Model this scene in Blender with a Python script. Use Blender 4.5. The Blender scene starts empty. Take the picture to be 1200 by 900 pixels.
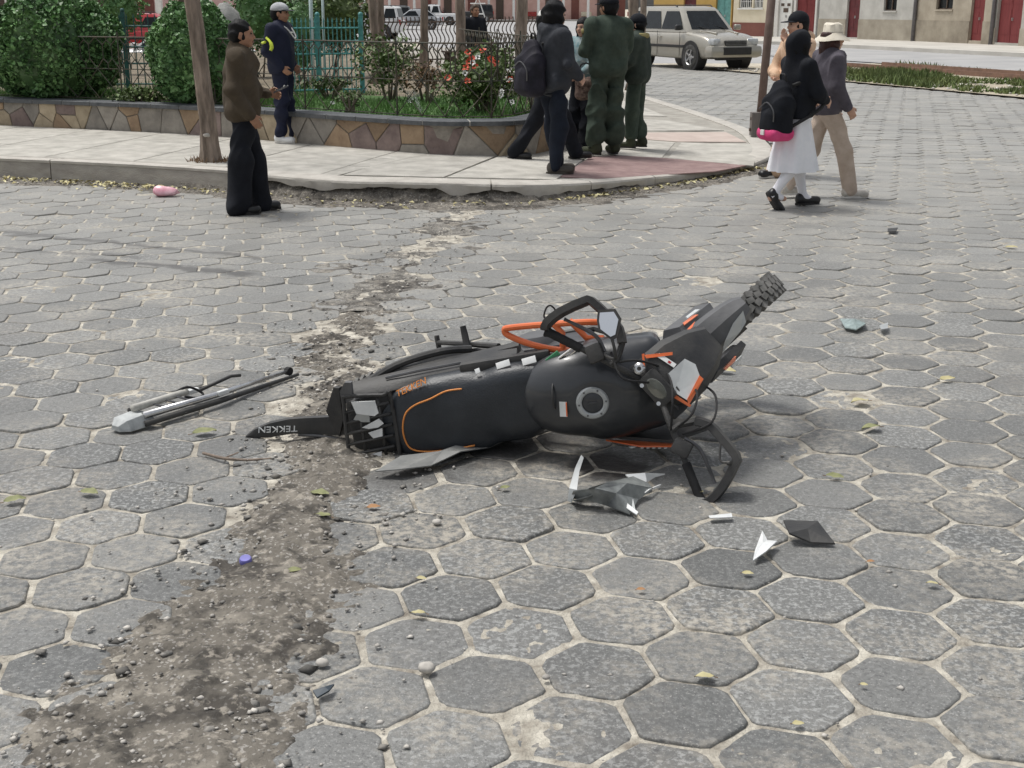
import bpy, bmesh, math, random
import numpy as np
from mathutils import Vector, Matrix
random.seed(7); rng = np.random.default_rng(11)
R_ = math.radians
scene = bpy.context.scene
C = scene.collection

# ------------------------------------------------------------------ camera, sky, sun, exposure
CAM_H, CAM_F, CAM_P = 1.7, 1490.0, 0.2893
cd = bpy.data.cameras.new('camera'); cam = bpy.data.objects.new('camera', cd); C.objects.link(cam)
cd.sensor_width = 36.0; cd.lens = CAM_F / 1200 * 36; cd.clip_start = 0.05; cd.clip_end = 1500
cam.location = (0, 0, CAM_H); cam.rotation_euler = (math.pi / 2 - CAM_P, 0, 0)
scene.camera = cam
SUN_EL, SUN_AZ = R_(68), R_(-62)           # azimuth measured from +Y towards +X
w = bpy.data.worlds.new('World'); scene.world = w; w.use_nodes = True
nt = w.node_tree; bg = nt.nodes['Background']
sky = nt.nodes.new('ShaderNodeTexSky'); sky.sky_type = 'NISHITA'; sky.sun_disc = False
sky.sun_elevation = SUN_EL; sky.sun_rotation = SUN_AZ; sky.air_density = 1.0; sky.dust_density = 4.0; sky.ozone_density = 1.0
hs = nt.nodes.new('ShaderNodeHueSaturation'); hs.inputs['Saturation'].default_value = 0.28
nt.links.new(sky.outputs[0], hs.inputs['Color']); nt.links.new(hs.outputs[0], bg.inputs['Color'])
bg.inputs['Strength'].default_value = 0.125
sl = bpy.data.lights.new('sun', 'SUN'); so = bpy.data.objects.new('sun', sl); C.objects.link(so)
sl.energy = 2.0; sl.angle = R_(13); sl.color = (1.0, 0.975, 0.93)
sd = Vector((math.sin(SUN_AZ) * math.cos(SUN_EL), math.cos(SUN_AZ) * math.cos(SUN_EL), math.sin(SUN_EL)))
so.rotation_euler = sd.to_track_quat('Z', 'Y').to_euler()
scene.view_settings.view_transform = 'Standard'; scene.view_settings.look = 'None'
scene.view_settings.exposure = 0.20; scene.view_settings.gamma = 1.0

# ------------------------------------------------------------------ helpers
def G(px, py, z=0.0):
    """ground point (height z) seen at photo pixel px, py - used once, to survey where things stand"""
    c, s = math.cos(CAM_P), math.sin(CAM_P); x = (px - 600) / CAM_F; y = (py - 450) / CAM_F
    d = (x, c - y * s, -s - y * c); t = (z - CAM_H) / d[2]
    return Vector((d[0] * t, d[1] * t, z))
def D(px, py, dist):
    c, s = math.cos(CAM_P), math.sin(CAM_P); x = (px - 600) / CAM_F; y = (py - 450) / CAM_F
    d = (x, c - y * s, -s - y * c); t = dist / d[1]
    return Vector((d[0] * t, dist, CAM_H + d[2] * t))
def lin(r, g, b):
    f = lambda c: (c / 255) / 12.92 if c <= 10 else (((c / 255) + 0.055) / 1.055) ** 2.4
    return (f(r), f(g), f(b), 1)
def sstep(a, b, x):
    t = min(1, max(0, (x - a) / (b - a))); return t * t * (3 - 2 * t)

MATS = {}
def nodes(m):
    m.use_nodes = True; n = m.node_tree.nodes; return n, m.node_tree.links, n['Principled BSDF']
def pm(name, col, rough=0.6, metal=0.0, var=0.25, scale=6.0, bump=0.0, bscale=40.0, col2=None, rnd=0.0, spec=0.5, coat=0.0, alpha=None, stretch=None, detail=6):
    """procedural material: two-tone noise, roughness break-up, bump, per-object variation"""
    if name in MATS: return MATS[name]
    m = bpy.data.materials.new(name); n, l, b = nodes(m)
    tc = n.new('ShaderNodeTexCoord'); src = tc.outputs['Object']
    if stretch:
        mp = n.new('ShaderNodeMapping'); mp.inputs['Scale'].default_value = stretch; l.new(src, mp.inputs[0]); src = mp.outputs[0]
    nz = n.new('ShaderNodeTexNoise'); nz.inputs['Scale'].default_value = scale; nz.inputs['Detail'].default_value = detail; nz.inputs['Roughness'].default_value = 0.62
    l.new(src, nz.inputs['Vector'])
    cr = n.new('ShaderNodeValToRGB'); cr.color_ramp.elements[0].position = 0.33; cr.color_ramp.elements[1].position = 0.68
    c2 = col2 or tuple(min(1, c * (1 + var)) for c in col[:3]) + (1,)
    c1 = col if col2 else tuple(c * (1 - var) for c in col[:3]) + (1,)
    cr.color_ramp.elements[0].color = c1; cr.color_ramp.elements[1].color = c2
    l.new(nz.outputs['Fac'], cr.inputs[0]); out = cr.outputs[0]
    if rnd:
        oi = n.new('ShaderNodeObjectInfo'); ge = n.new('ShaderNodeNewGeometry'); ad = n.new('ShaderNodeMath'); ad.operation = 'ADD'
        l.new(oi.outputs['Random'], ad.inputs[0]); l.new(ge.outputs['Random Per Island'], ad.inputs[1])
        fr = n.new('ShaderNodeMath'); fr.operation = 'FRACT'; l.new(ad.outputs[0], fr.inputs[0])
        mr = n.new('ShaderNodeMapRange'); mr.inputs['To Min'].default_value = 1 - rnd; mr.inputs['To Max'].default_value = 1 + rnd
        l.new(fr.outputs[0], mr.inputs['Value'])
        h = n.new('ShaderNodeHueSaturation'); l.new(mr.outputs[0], h.inputs['Value']); l.new(out, h.inputs['Color']); out = h.outputs[0]
    l.new(out, b.inputs['Base Color'])
    rr = n.new('ShaderNodeMapRange'); rr.inputs['To Min'].default_value = max(0.03, rough - 0.1); rr.inputs['To Max'].default_value = min(1, rough + 0.12)
    l.new(nz.outputs['Fac'], rr.inputs['Value']); l.new(rr.outputs[0], b.inputs['Roughness'])
    b.inputs['Metallic'].default_value = metal; b.inputs['Specular IOR Level'].default_value = spec
    if coat: b.inputs['Coat Weight'].default_value = coat; b.inputs['Coat Roughness'].default_value = 0.08
    if bump:
        n2 = n.new('ShaderNodeTexNoise'); n2.inputs['Scale'].default_value = bscale; n2.inputs['Detail'].default_value = 5; l.new(src, n2.inputs['Vector'])
        bp = n.new('ShaderNodeBump'); bp.inputs['Strength'].default_value = bump; bp.inputs['Distance'].default_value = 0.02
        l.new(n2.outputs['Fac'], bp.inputs['Height']); l.new(bp.outputs[0], b.inputs['Normal'])
    if alpha is not None:
        b.inputs['Transmission Weight'].default_value = alpha
    MATS[name] = m; return m

def mesh(name, V, F, mats, mi=None, smooth=False):
    me = bpy.data.meshes.new(name); me.from_pydata([tuple(v) for v in V], [], [tuple(int(i) for i in f) for f in F])
    for m in (mats if isinstance(mats, (list, tuple)) else [mats]): me.materials.append(m)
    if mi is not None: me.polygons.foreach_set('material_index', np.array(mi, dtype=np.int32))
    if smooth: me.polygons.foreach_set('use_smooth', np.ones(len(me.polygons), dtype=bool))
    me.update(); return me
def npmesh(name, V, F, mats, mi=None, smooth=False):
    """fast path: V (n,3), F (m,k) arrays"""
    V = np.asarray(V, np.float32); F = np.asarray(F, np.int32); me = bpy.data.meshes.new(name); k = F.shape[1]
    me.vertices.add(len(V)); me.vertices.foreach_set('co', V.ravel())
    me.loops.add(F.size); me.loops.foreach_set('vertex_index', F.ravel())
    me.polygons.add(len(F)); me.polygons.foreach_set('loop_start', np.arange(0, F.size, k, dtype=np.int32))
    try: me.polygons.foreach_set('loop_total', np.full(len(F), k, np.int32))
    except Exception: pass
    for m in (mats if isinstance(mats, (list, tuple)) else [mats]): me.materials.append(m)
    if mi is not None: me.polygons.foreach_set('material_index', np.asarray(mi, np.int32))
    if smooth: me.polygons.foreach_set('use_smooth', np.ones(len(F), bool))
    me.update(calc_edges=True); me.validate(); return me
def ob(name, me, parent=None, loc=None, rz=None, label=None, cat=None, group=None, kind=None, plabel=None):
    o = bpy.data.objects.new(name, me); C.objects.link(o)
    if parent: o.parent = parent
    if loc is not None: o.location = loc
    if rz is not None: o.rotation_euler = (0, 0, rz)
    if label: o['label'] = label
    if cat: o['category'] = cat
    if group: o['group'] = group
    if kind: o['kind'] = kind
    return o
def thing(name, label, cat, loc=(0, 0, 0), rz=0.0, group=None):
    return ob(name, None, None, loc, rz, label, cat, group)

def frame(t):
    t = Vector(t).normalized(); a = Vector((0, 0, 1)) if abs(t.z) < 0.9 else Vector((1, 0, 0))
    u = t.cross(a).normalized(); return u, t.cross(u).normalized()
def smoothpath(P, k=6, closed=False):
    P = [Vector(p) for p in P]; n = len(P); out = []
    rg = range(n if closed else n - 1)
    for i in rg:
        g = lambda j: P[j % n] if closed else P[min(n - 1, max(0, j))]
        a, b, c, d = g(i - 1), g(i), g(i + 1), g(i + 2)
        for q in range(k):
            t = q / k; out.append(0.5 * ((2 * b) + (c - a) * t + (2 * a - 5 * b + 4 * c - d) * t * t + (3 * b - a - 3 * c + d) * t ** 3))
    if not closed: out.append(P[-1])
    return out
class MB:
    """collects shapes that become ONE mesh"""
    def __init__(s): s.V = []; s.F = []; s.M = []
    def add(s, V, F, m=0):
        o = len(s.V); s.V += [Vector(v) for v in V]; s.F += [tuple(i + o for i in f) for f in F]; s.M += [m] * len(F); return s
    def tube(s, P, r, n=8, closed=False, m=0, sx=1.0):
        P = [Vector(p) for p in P]; k = len(P); rs = r if isinstance(r, (list, tuple)) else [r] * k
        V = []; F = []; u = None
        for i in range(k):
            a = P[(i - 1) % k] if (closed or i > 0) else P[i]; b = P[(i + 1) % k] if (closed or i < k - 1) else P[i]
            t = (b - a).normalized()
            if u is None: u, v = frame(t)
            else:
                u = (u - t * u.dot(t))
                u = u.normalized() if u.length > 1e-6 else frame(t)[0]
                v = t.cross(u)
            for q in range(n):
                an = 2 * math.pi * q / n; V.append(P[i] + (u * math.cos(an) * sx + v * math.sin(an)) * rs[i])
        for i in range(k if closed else k - 1):
            for q in range(n):
                a = i * n + q; b = i * n + (q + 1) % n; c = ((i + 1) % k) * n + (q + 1) % n; d = ((i + 1) % k) * n + q
                F.append((a, b, c, d))
        if not closed: F.append(tuple(range(n - 1, -1, -1))); F.append(tuple((k - 1) * n + q for q in range(n)))
        return s.add(V, F, m)
    def box(s, c, d, rot=None, m=0, bev=0.0):
        c = Vector(c); V = []
        if bev <= 0:
            for z in (-1, 1):
                for y in (-1, 1):
                    for x in (-1, 1): V.append(Vector((x * d[0] / 2, y * d[1] / 2, z * d[2] / 2)))
            F = [(0, 2, 3, 1), (4, 5, 7, 6), (0, 1, 5, 4), (2, 6, 7, 3), (0, 4, 6, 2), (1, 3, 7, 5)]
        else:
            bm = bmesh.new(); bmesh.ops.create_cube(bm, size=1)
            for v in bm.verts: v.co = Vector((v.co.x * d[0], v.co.y * d[1], v.co.z * d[2]))
            bmesh.ops.bevel(bm, geom=bm.edges[:], offset=min(bev, min(d) * 0.45), segments=2, profile=0.6, affect='EDGES')
            bm.verts.index_update(); V = [v.co.copy() for v in bm.verts]; F = [tuple(v.index for v in f.verts) for f in bm.faces]; bm.free()
        if rot is not None: V = [rot @ v for v in V]
        return s.add([v + c for v in V], F, m)
    def ell(s, c, r, nu=14, nv=9, rot=None, m=0):
        c = Vector(c); r = (r, r, r) if not isinstance(r, (list, tuple)) else r; V = [Vector((0, 0, -r[2]))]; F = []
        for j in range(1, nv):
            p = -math.pi / 2 + math.pi * j / nv
            for i in range(nu):
                a = 2 * math.pi * i / nu; V.append(Vector((r[0] * math.cos(p) * math.cos(a), r[1] * math.cos(p) * math.sin(a), r[2] * math.sin(p))))
        V.append(Vector((0, 0, r[2]))); t = len(V) - 1
        for i in range(nu):
            F.append((0, 1 + (i + 1) % nu, 1 + i)); F.append((t, t - nu + i, t - nu + (i + 1) % nu))
            for j in range(nv - 2):
                a = 1 + j * nu; F.append((a + i, a + (i + 1) % nu, a + nu + (i + 1) % nu, a + nu + i))
        if rot is not None: V = [rot @ v for v in V]
        return s.add([v + c for v in V], F, m)
    def lathe(s, prof, n=24, axis='z', c=(0, 0, 0), m=0, closed=False):
        """prof: (radius, height) list"""
        V = []; F = []; k = len(prof)
        for r, h in prof:
            for i in range(n):
                a = 2 * math.pi * i / n; x, y = r * math.cos(a), r * math.sin(a)
                V.append(Vector({'z': (x, y, h), 'y': (x, h, y), 'x': (h, x, y)}[axis]) + Vector(c))
        for j in range(k if closed else k - 1):
            for i in range(n):
                a = j * n + i; b = j * n + (i + 1) % n; j2 = (j + 1) % k; F.append((a, b, j2 * n + (i + 1) % n, j2 * n + i))
        return s.add(V, F, m)
    def prism(s, P, th, m=0, dirn=None):
        """closed polygon in space, thickened along its normal (or dirn)"""
        P = [Vector(p) for p in P]; n = len(P)
        if dirn is None:
            nn = Vector((0, 0, 0))
            for i in range(n): nn += P[i].cross(P[(i + 1) % n])
            dirn = nn.normalized()
        dv = Vector(dirn) * th; V = P + [p + dv for p in P]
        F = [tuple(range(n - 1, -1, -1)), tuple(range(n, 2 * n))] + [(i, (i + 1) % n, n + (i + 1) % n, n + i) for i in range(n)]
        return s.add(V, F, m)
    def loft(s, secs, closed=True, caps=True, m=0):
        n = len(secs[0]); V = [Vector(p) for sc in secs for p in sc]; F = []
        for j in range(len(secs) - 1):
            for i in range(n if closed else n - 1):
                F.append((j * n + i, j * n + (i + 1) % n, (j + 1) * n + (i + 1) % n, (j + 1) * n + i))
        if caps: F.append(tuple(range(n - 1, -1, -1))); F.append(tuple((len(secs) - 1) * n + i for i in range(n)))
        return s.add(V, F, m)
    def xf(s, M):
        s.V = [M @ v for v in s.V]; return s
    def build(s, name, mats, parent=None, smooth=False, fix=True, auto=None, **kw):
        me = mesh(name, s.V, s.F, mats, s.M, smooth)
        if fix:
            bm = bmesh.new(); bm.from_mesh(me); bmesh.ops.recalc_face_normals(bm, faces=bm.faces[:]); bm.to_mesh(me); bm.free()
        if auto: me.set_sharp_from_angle(angle=R_(auto))
        return ob(name, me, parent, **kw)
def sheet(name, P, z, mat, parent=None, **kw):
    me = mesh(name, [(p[0], p[1], z if not callable(z) else z(p[0], p[1])) for p in P], [tuple(range(len(P)))], mat)
    if len(me.polygons) and me.polygons[0].normal.z < 0: me.flip_normals()
    return ob(name, me, parent, **kw)
def textmesh(name, txt, size, mat, parent, M, ext=0.0012, shear=0.0, align='CENTER'):
    cu = bpy.data.curves.new(name, 'FONT'); cu.body = txt; cu.size = size; cu.extrude = ext; cu.shear = shear; cu.align_x = align; cu.align_y = 'CENTER'; cu.resolution_u = 2
    t = bpy.data.objects.new('tmp', cu); C.objects.link(t); dg = bpy.context.evaluated_depsgraph_get()
    me = bpy.data.meshes.new_from_object(t.evaluated_get(dg)); bpy.data.objects.remove(t); bpy.data.curves.remove(cu)
    me.name = name; me.transform(M); me.materials.clear(); me.materials.append(mat); return ob(name, me, parent)

# ---------------- implicit surfaces (smooth unions meshed as one continuous skin)
class Field:
    def __init__(s, lo, hi, h):
        s.h = h; s.lo = np.array(lo, float); n = np.ceil((np.array(hi) - s.lo) / h).astype(int) + 1; s.n = n
        s.D = np.full(n, 1.0, np.float32); s.ax = [s.lo[i] + np.arange(n[i]) * h for i in range(3)]
    def sub(s, lo, hi):
        i0 = np.maximum(0, np.floor((np.array(lo) - s.lo) / s.h).astype(int)); i1 = np.minimum(s.n, np.ceil((np.array(hi) - s.lo) / s.h).astype(int) + 1)
        sl_ = tuple(slice(a, max(a, b)) for a, b in zip(i0, i1))
        X, Y, Z = np.meshgrid(*[s.ax[i][sl_[i]] for i in range(3)], indexing='ij'); return sl_, X, Y, Z
    def put(s, sl_, d, k, op):
        A = s.D[sl_]
        if op == 'u':
            if k > 0:
                hh = np.clip(0.5 + 0.5 * (A - d) / k, 0, 1); s.D[sl_] = A + (d - A) * hh - k * hh * (1 - hh)
            else: s.D[sl_] = np.minimum(A, d)
        elif op == 's':
            hh = np.clip(0.5 - 0.5 * (A + d) / max(k, 1e-6), 0, 1); s.D[sl_] = A + (-d - A) * hh + k * hh * (1 - hh)
    def cone(s, a, b, ra, rb, k=0.03, op='u', sq=None):
        a = np.array(a, float); b = np.array(b, float); m = max(ra, rb) + k + 3 * s.h
        sl_, X, Y, Z = s.sub(np.minimum(a, b) - m, np.maximum(a, b) + m); ba = b - a; L = max(ba @ ba, 1e-9)
        t = np.clip(((X - a[0]) * ba[0] + (Y - a[1]) * ba[1] + (Z - a[2]) * ba[2]) / L, 0, 1)
        dx, dy, dz = X - a[0] - t * ba[0], Y - a[1] - t * ba[1], Z - a[2] - t * ba[2]
        if sq is not None: dx, dy, dz = dx * sq[0], dy * sq[1], dz * sq[2]
        s.put(sl_, np.sqrt(dx * dx + dy * dy + dz * dz) - (ra + (rb - ra) * t), k, op); return s
    def path(s, P, r, k=0.03, op='u'):
        for i in range(len(P) - 1):
            s.cone(P[i], P[i + 1], r[i] if isinstance(r, (list, tuple)) else r, r[i + 1] if isinstance(r, (list, tuple)) else r, k, op)
        return s
    def ell(s, c, r, k=0.03, op='u', rot=None):
        c = np.array(c, float); r = np.array(r, float); m = max(r) + k + 3 * s.h
        sl_, X, Y, Z = s.sub(c - m, c + m); p = np.stack([X - c[0], Y - c[1], Z - c[2]], -1)
        if rot is not None: p = p @ np.array(rot)
        q = p / r; k0 = np.sqrt((q * q).sum(-1)); k1 = np.sqrt(((p / (r * r)) ** 2).sum(-1)) + 1e-9
        s.put(sl_, k0 * (k0 - 1) / k1, k, op); return s
    def box(s, c, hd, r=0.02, k=0.02, op='u', rot=None):
        c = np.array(c, float); hd = np.array(hd, float); m = np.linalg.norm(hd) + k + 3 * s.h
        sl_, X, Y, Z = s.sub(c - m, c + m); p = np.stack([X - c[0], Y - c[1], Z - c[2]], -1)
        if rot is not None: p = p @ np.array(rot)
        q = np.abs(p) - hd + r; s.put(sl_, np.sqrt((np.maximum(q, 0) ** 2).sum(-1)) + np.minimum(q.max(-1), 0) - r, k, op); return s
    def grid(s): return np.meshgrid(*s.ax, indexing='ij')
    def cutbelow(s, z): s.D = np.maximum(s.D, (z - s.ax[2])[None, None, :]).astype(np.float32); return s
    def cutabove(s, z): s.D = np.maximum(s.D, (s.ax[2] - z)[None, None, :]).astype(np.float32); return s
    def folds(s, amp=0.006, f=26.0, seed=0):
        X, Y, Z = s.grid(); r = np.random.default_rng(seed); p = r.uniform(0, 6, 6)
        w = np.sin(7 * X + p[0]) + np.sin(8 * Y + p[1]) + np.sin(5 * Z + p[2])
        rid = lambda q: 1 - 2 * np.abs(np.sin(q)) ** .7
        s.D -= (amp * .8 * rid(.5 * f * (Z * .7 - .5 * Y + .45 * X) + 1.7 * w + p[1]) * np.clip(.5 + np.sin(5 * Z + 4 * X + p[2]) , 0, 1.3)).astype(np.float32)
        s.D -= (amp * .45 * rid(.9 * f * (Z * .55 + .7 * Y - .4 * X) + 2.4 * w + p[4]) * np.clip(np.sin(6 * Z - 5 * Y + p[0]), 0, 1)).astype(np.float32)
        s.D += (amp * np.sin(f * (Z * 0.8 + 0.35 * Y + 0.25 * X) + 2.2 * w + p[3]) * (0.55 + 0.45 * np.sin(9 * Y + 7 * X + 4 * Z + p[4])) + 0.6 * amp * np.sin(19 * X + 23 * Y + 11 * Z + p[5] + w)).astype(np.float32); return s
    def surf(s):
        Dd = s.D; I = Dd < 0; nx, ny, nz = Dd.shape; cx, cy, cz = nx - 1, ny - 1, nz - 1
        cnt = np.zeros((cx, cy, cz), np.int8)
        for a in (0, 1):
            for b in (0, 1):
                for c in (0, 1): cnt += I[a:a + cx, b:b + cy, c:c + cz]
        idx = np.argwhere((cnt > 0) & (cnt < 8)); P = np.zeros((len(idx), 3)); N = np.zeros(len(idx))
        co = [(a, b, c) for a in (0, 1) for b in (0, 1) for c in (0, 1)]
        for i in range(8):
            for j in range(i + 1, 8):
                if sum(abs(p - q) for p, q in zip(co[i], co[j])) != 1: continue
                A = Dd[tuple((idx + co[i]).T)]; B = Dd[tuple((idx + co[j]).T)]; mk = (A < 0) != (B < 0)
                t = np.where(mk, A / np.where(A - B == 0, 1, A - B), 0)
                pt = np.array(co[i])[None] + t[:, None] * (np.array(co[j]) - np.array(co[i]))[None]
                P += pt * mk[:, None]; N += mk
        P = idx + P / np.maximum(N, 1)[:, None]; V = s.lo + P * s.h
        lut = np.full((cx, cy, cz), -1, np.int32); lut[tuple(idx.T)] = np.arange(len(idx)); F = []
        for axn in range(3):
            o1, o2 = [(1, 2), (2, 0), (0, 1)][axn]
            sa = [slice(None)] * 3; sb = [slice(None)] * 3; sa[axn] = slice(0, -1); sb[axn] = slice(1, None)
            e = np.argwhere(I[tuple(sa)] != I[tuple(sb)])
            lim = np.array([cx, cy, cz]); ok = (e[:, o1] >= 1) & (e[:, o2] >= 1) & (e[:, o1] < lim[o1]) & (e[:, o2] < lim[o2]); e = e[ok]
            d1 = np.zeros(3, int); d1[o1] = 1; d2 = np.zeros(3, int); d2[o2] = 1
            q = np.stack([lut[tuple((e - d1 - d2).T)], lut[tuple((e - d2).T)], lut[tuple(e.T)], lut[tuple((e - d1).T)]], 1)
            fl = ~I[tuple(e.T)]; q[fl] = q[fl][:, ::-1]; F.append(q)
        F = np.concatenate(F); F = F[(F >= 0).all(1)]; return V, F
    def build(s, name, mat, parent=None, **kw):
        V, F = s.surf(); return ob(name, npmesh(name, V, F, mat, smooth=True), parent, **kw)
# ------------------------------------------------------------------ value noise for layout
def vnoise(seed, n=64):
    g = np.random.default_rng(seed).random((n, n))
    def f(x, y, s=1.0):
        x = np.asarray(x, float) * s; y = np.asarray(y, float) * s
        xi = np.floor(x).astype(int); yi = np.floor(y).astype(int); fx = x - xi; fy = y - yi
        fx = fx * fx * (3 - 2 * fx); fy = fy * fy * (3 - 2 * fy); a = g[xi % n, yi % n]; b = g[(xi + 1) % n, yi % n]; c = g[xi % n, (yi + 1) % n]; d = g[(xi + 1) % n, (yi + 1) % n]
        return (a * (1 - fx) + b * fx) * (1 - fy) + (c * (1 - fx) + d * fx) * fy
    return f
N1, N2, N3 = vnoise(1), vnoise(2), vnoise(3)
def fbm(x, y, s): return 0.55 * N1(x, y, s) + 0.3 * N2(x, y, s * 2.1) + 0.15 * N3(x, y, s * 4.7)
def inpoly(x, y, P):
    c = False; j = len(P) - 1
    for i in range(len(P)):
        if (P[i][1] > y) != (P[j][1] > y) and x < (P[j][0] - P[i][0]) * (y - P[i][1]) / (P[j][1] - P[i][1]) + P[i][0]: c = not c
        j = i
    return c

# ------------------------------------------------------------------ setting materials
def mat_paver():
    m = bpy.data.materials.new('paver_concrete'); n, l, b = nodes(m)
    ge = n.new('ShaderNodeNewGeometry'); oi = n.new('ShaderNodeObjectInfo'); pos = ge.outputs['Position']
    ad = n.new('ShaderNodeMath'); ad.operation = 'ADD'; l.new(oi.outputs['Random'], ad.inputs[0]); l.new(ge.outputs['Random Per Island'], ad.inputs[1])
    fr = n.new('ShaderNodeMath'); fr.operation = 'FRACT'; l.new(ad.outputs[0], fr.inputs[0])
    def noise(scale, det=4, rough=0.6):
        z = n.new('ShaderNodeTexNoise'); z.inputs['Scale'].default_value = scale; z.inputs['Detail'].default_value = det; z.inputs['Roughness'].default_value = rough; l.new(pos, z.inputs['Vector']); return z.outputs['Fac']
    def ramp(src, p0, p1, c0, c1):
        r = n.new('ShaderNodeValToRGB'); e = r.color_ramp.elements; e[0].position = p0; e[1].position = p1; e[0].color = c0; e[1].color = c1; l.new(src, r.inputs[0]); return r.outputs[0]
    m7 = n.new('ShaderNodeMath'); m7.operation = 'MULTIPLY'; l.new(fr.outputs[0], m7.inputs[0]); m7.inputs[1].default_value = 7.31; f7 = n.new('ShaderNodeMath'); f7.operation = 'FRACT'; l.new(m7.outputs[0], f7.inputs[0])
    _r = ramp
    def ramp(src, p0, p1, c0, c1, strength=None):
        o = _r(src, p0, p1, c0, c1)
        if strength is None: return o
        q = n.new('ShaderNodeMath'); q.operation = 'MULTIPLY'; l.new(o, q.inputs[0]); l.new(strength, q.inputs[1]); return q.outputs[0]
    str2 = _r(f7.outputs[0], .45, .95, (.28, .28, .28, 1), (.85, .85, .85, 1))
    def mix(f, a, c2, t='MIX'):
        x = n.new('ShaderNodeMix'); x.data_type = 'RGBA'; x.blend_type = t
        for i, v in ((0, f), (6, a), (7, c2)):
            if isinstance(v, (float, int)): x.inputs[i].default_value = v
            elif isinstance(v, tuple): x.inputs[i].default_value = v
            else: l.new(v, x.inputs[i])
        return x.outputs[2]
    base = ramp(fr.outputs[0], 0.0, 1.0, (0.104, 0.107, 0.104, 1), (0.182, 0.183, 0.175, 1))
    g = noise(75, 4, 0.75); c = mix(ramp(g, 0.36, 0.45, (1, 1, 1, 1), (0, 0, 0, 1)), base, (0.085, 0.085, 0.085, 1))
    g2 = noise(58, 4, 0.66); c = mix(ramp(g2, 0.50, 0.60, (0, 0, 0, 1), (1, 1, 1, 1), str2), c, (0.345, 0.350, 0.340, 1)); g3 = noise(140, 3, 0.6); c = mix(ramp(g3, 0.60, 0.68, (0, 0, 0, 1), (0.5, 0.5, 0.5, 1)), c, (0.50, 0.49, 0.46, 1))
    # worn, sand-dusted patches
    gm = noise(1.7, 4); gf = noise(30, 4, 0.7); mm = n.new('ShaderNodeMath'); mm.operation = 'MULTIPLY'; l.new(ramp(gm, 0.46, 0.66, (0, 0, 0, 1), (1, 1, 1, 1)), mm.inputs[0]); l.new(ramp(gf, 0.42, 0.6, (0, 0, 0, 1), (1, 1, 1, 1)), mm.inputs[1])
    m2 = n.new('ShaderNodeMath'); m2.operation = 'MULTIPLY'; l.new(mm.outputs[0], m2.inputs[0]); m2.inputs[1].default_value = 0.75
    c = mix(m2.outputs[0], c, (0.46, 0.42, 0.35, 1))
    gs = noise(0.55, 5); c = mix(ramp(gs, 0.52, 0.72, (0, 0, 0, 1), (0.55, 0.55, 0.55, 1)), c, (0.115, 0.108, 0.10, 1))
    # grazing sky sheen painted in: colour grows paler towards the far crossing
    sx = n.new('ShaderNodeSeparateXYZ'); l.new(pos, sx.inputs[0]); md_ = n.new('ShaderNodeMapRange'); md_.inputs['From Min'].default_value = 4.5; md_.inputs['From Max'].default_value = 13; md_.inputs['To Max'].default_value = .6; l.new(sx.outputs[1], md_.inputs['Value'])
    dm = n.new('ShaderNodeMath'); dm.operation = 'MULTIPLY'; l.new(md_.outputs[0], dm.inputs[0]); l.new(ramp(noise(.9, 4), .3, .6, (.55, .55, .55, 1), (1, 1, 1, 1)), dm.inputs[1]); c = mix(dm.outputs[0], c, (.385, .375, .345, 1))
    # dark drag streaks crossing the paving on the left
    for (a_, b_, wd_, am_) in ((G(-40, 268), G(330, 304), .07, .62), (G(100, 303), G(300, 323), .09, .8), (G(-40, 290), G(180, 300), .05, .5), (G(700, 352), G(1010, 352), .05, .35)):
        dv = (b_ - a_).normalized(); nv = Vector((-dv.y, dv.x, 0)); L_ = (b_ - a_).length
        def dot(vec, off_):
            q = n.new('ShaderNodeVectorMath'); q.operation = 'DOT_PRODUCT'; l.new(pos, q.inputs[0]); q.inputs[1].default_value = vec; z = n.new('ShaderNodeMath'); z.operation = 'ADD'; l.new(q.outputs['Value'], z.inputs[0]); z.inputs[1].default_value = off_; return z.outputs[0]
        dn = dot(nv, -nv.dot(a_)); wob = n.new('ShaderNodeMath'); wob.operation = 'MULTIPLY_ADD'; l.new(noise(2.2, 4), wob.inputs[0]); wob.inputs[1].default_value = .45; l.new(dn, wob.inputs[2])
        ab = n.new('ShaderNodeMath'); ab.operation = 'SUBTRACT'; l.new(wob.outputs[0], ab.inputs[0]); ab.inputs[1].default_value = .225; ab2 = n.new('ShaderNodeMath'); ab2.operation = 'ABSOLUTE'; l.new(ab.outputs[0], ab2.inputs[0])
        f1 = ramp(ab2.outputs[0], wd_ * .35, wd_, (am_, am_, am_, 1), (0, 0, 0, 1)); al = dot(dv, -dv.dot(a_)); sc_ = n.new('ShaderNodeMath'); sc_.operation = 'DIVIDE'; l.new(al, sc_.inputs[0]); sc_.inputs[1].default_value = L_
        r2 = n.new('ShaderNodeValToRGB'); ee = r2.color_ramp.elements; ee[0].position = 0.0; ee[0].color = (0, 0, 0, 1); ee[1].position = 1.0; ee[1].color = (0, 0, 0, 1); k1 = ee.new(.06); k1.color = (1, 1, 1, 1); k2 = ee.new(.94); k2.color = (1, 1, 1, 1); l.new(sc_.outputs[0], r2.inputs[0])
        fm = n.new('ShaderNodeMath'); fm.operation = 'MULTIPLY'; l.new(f1, fm.inputs[0]); l.new(r2.outputs[0], fm.inputs[1]); c = mix(fm.outputs[0], c, (.075, .073, .07, 1))
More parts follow.
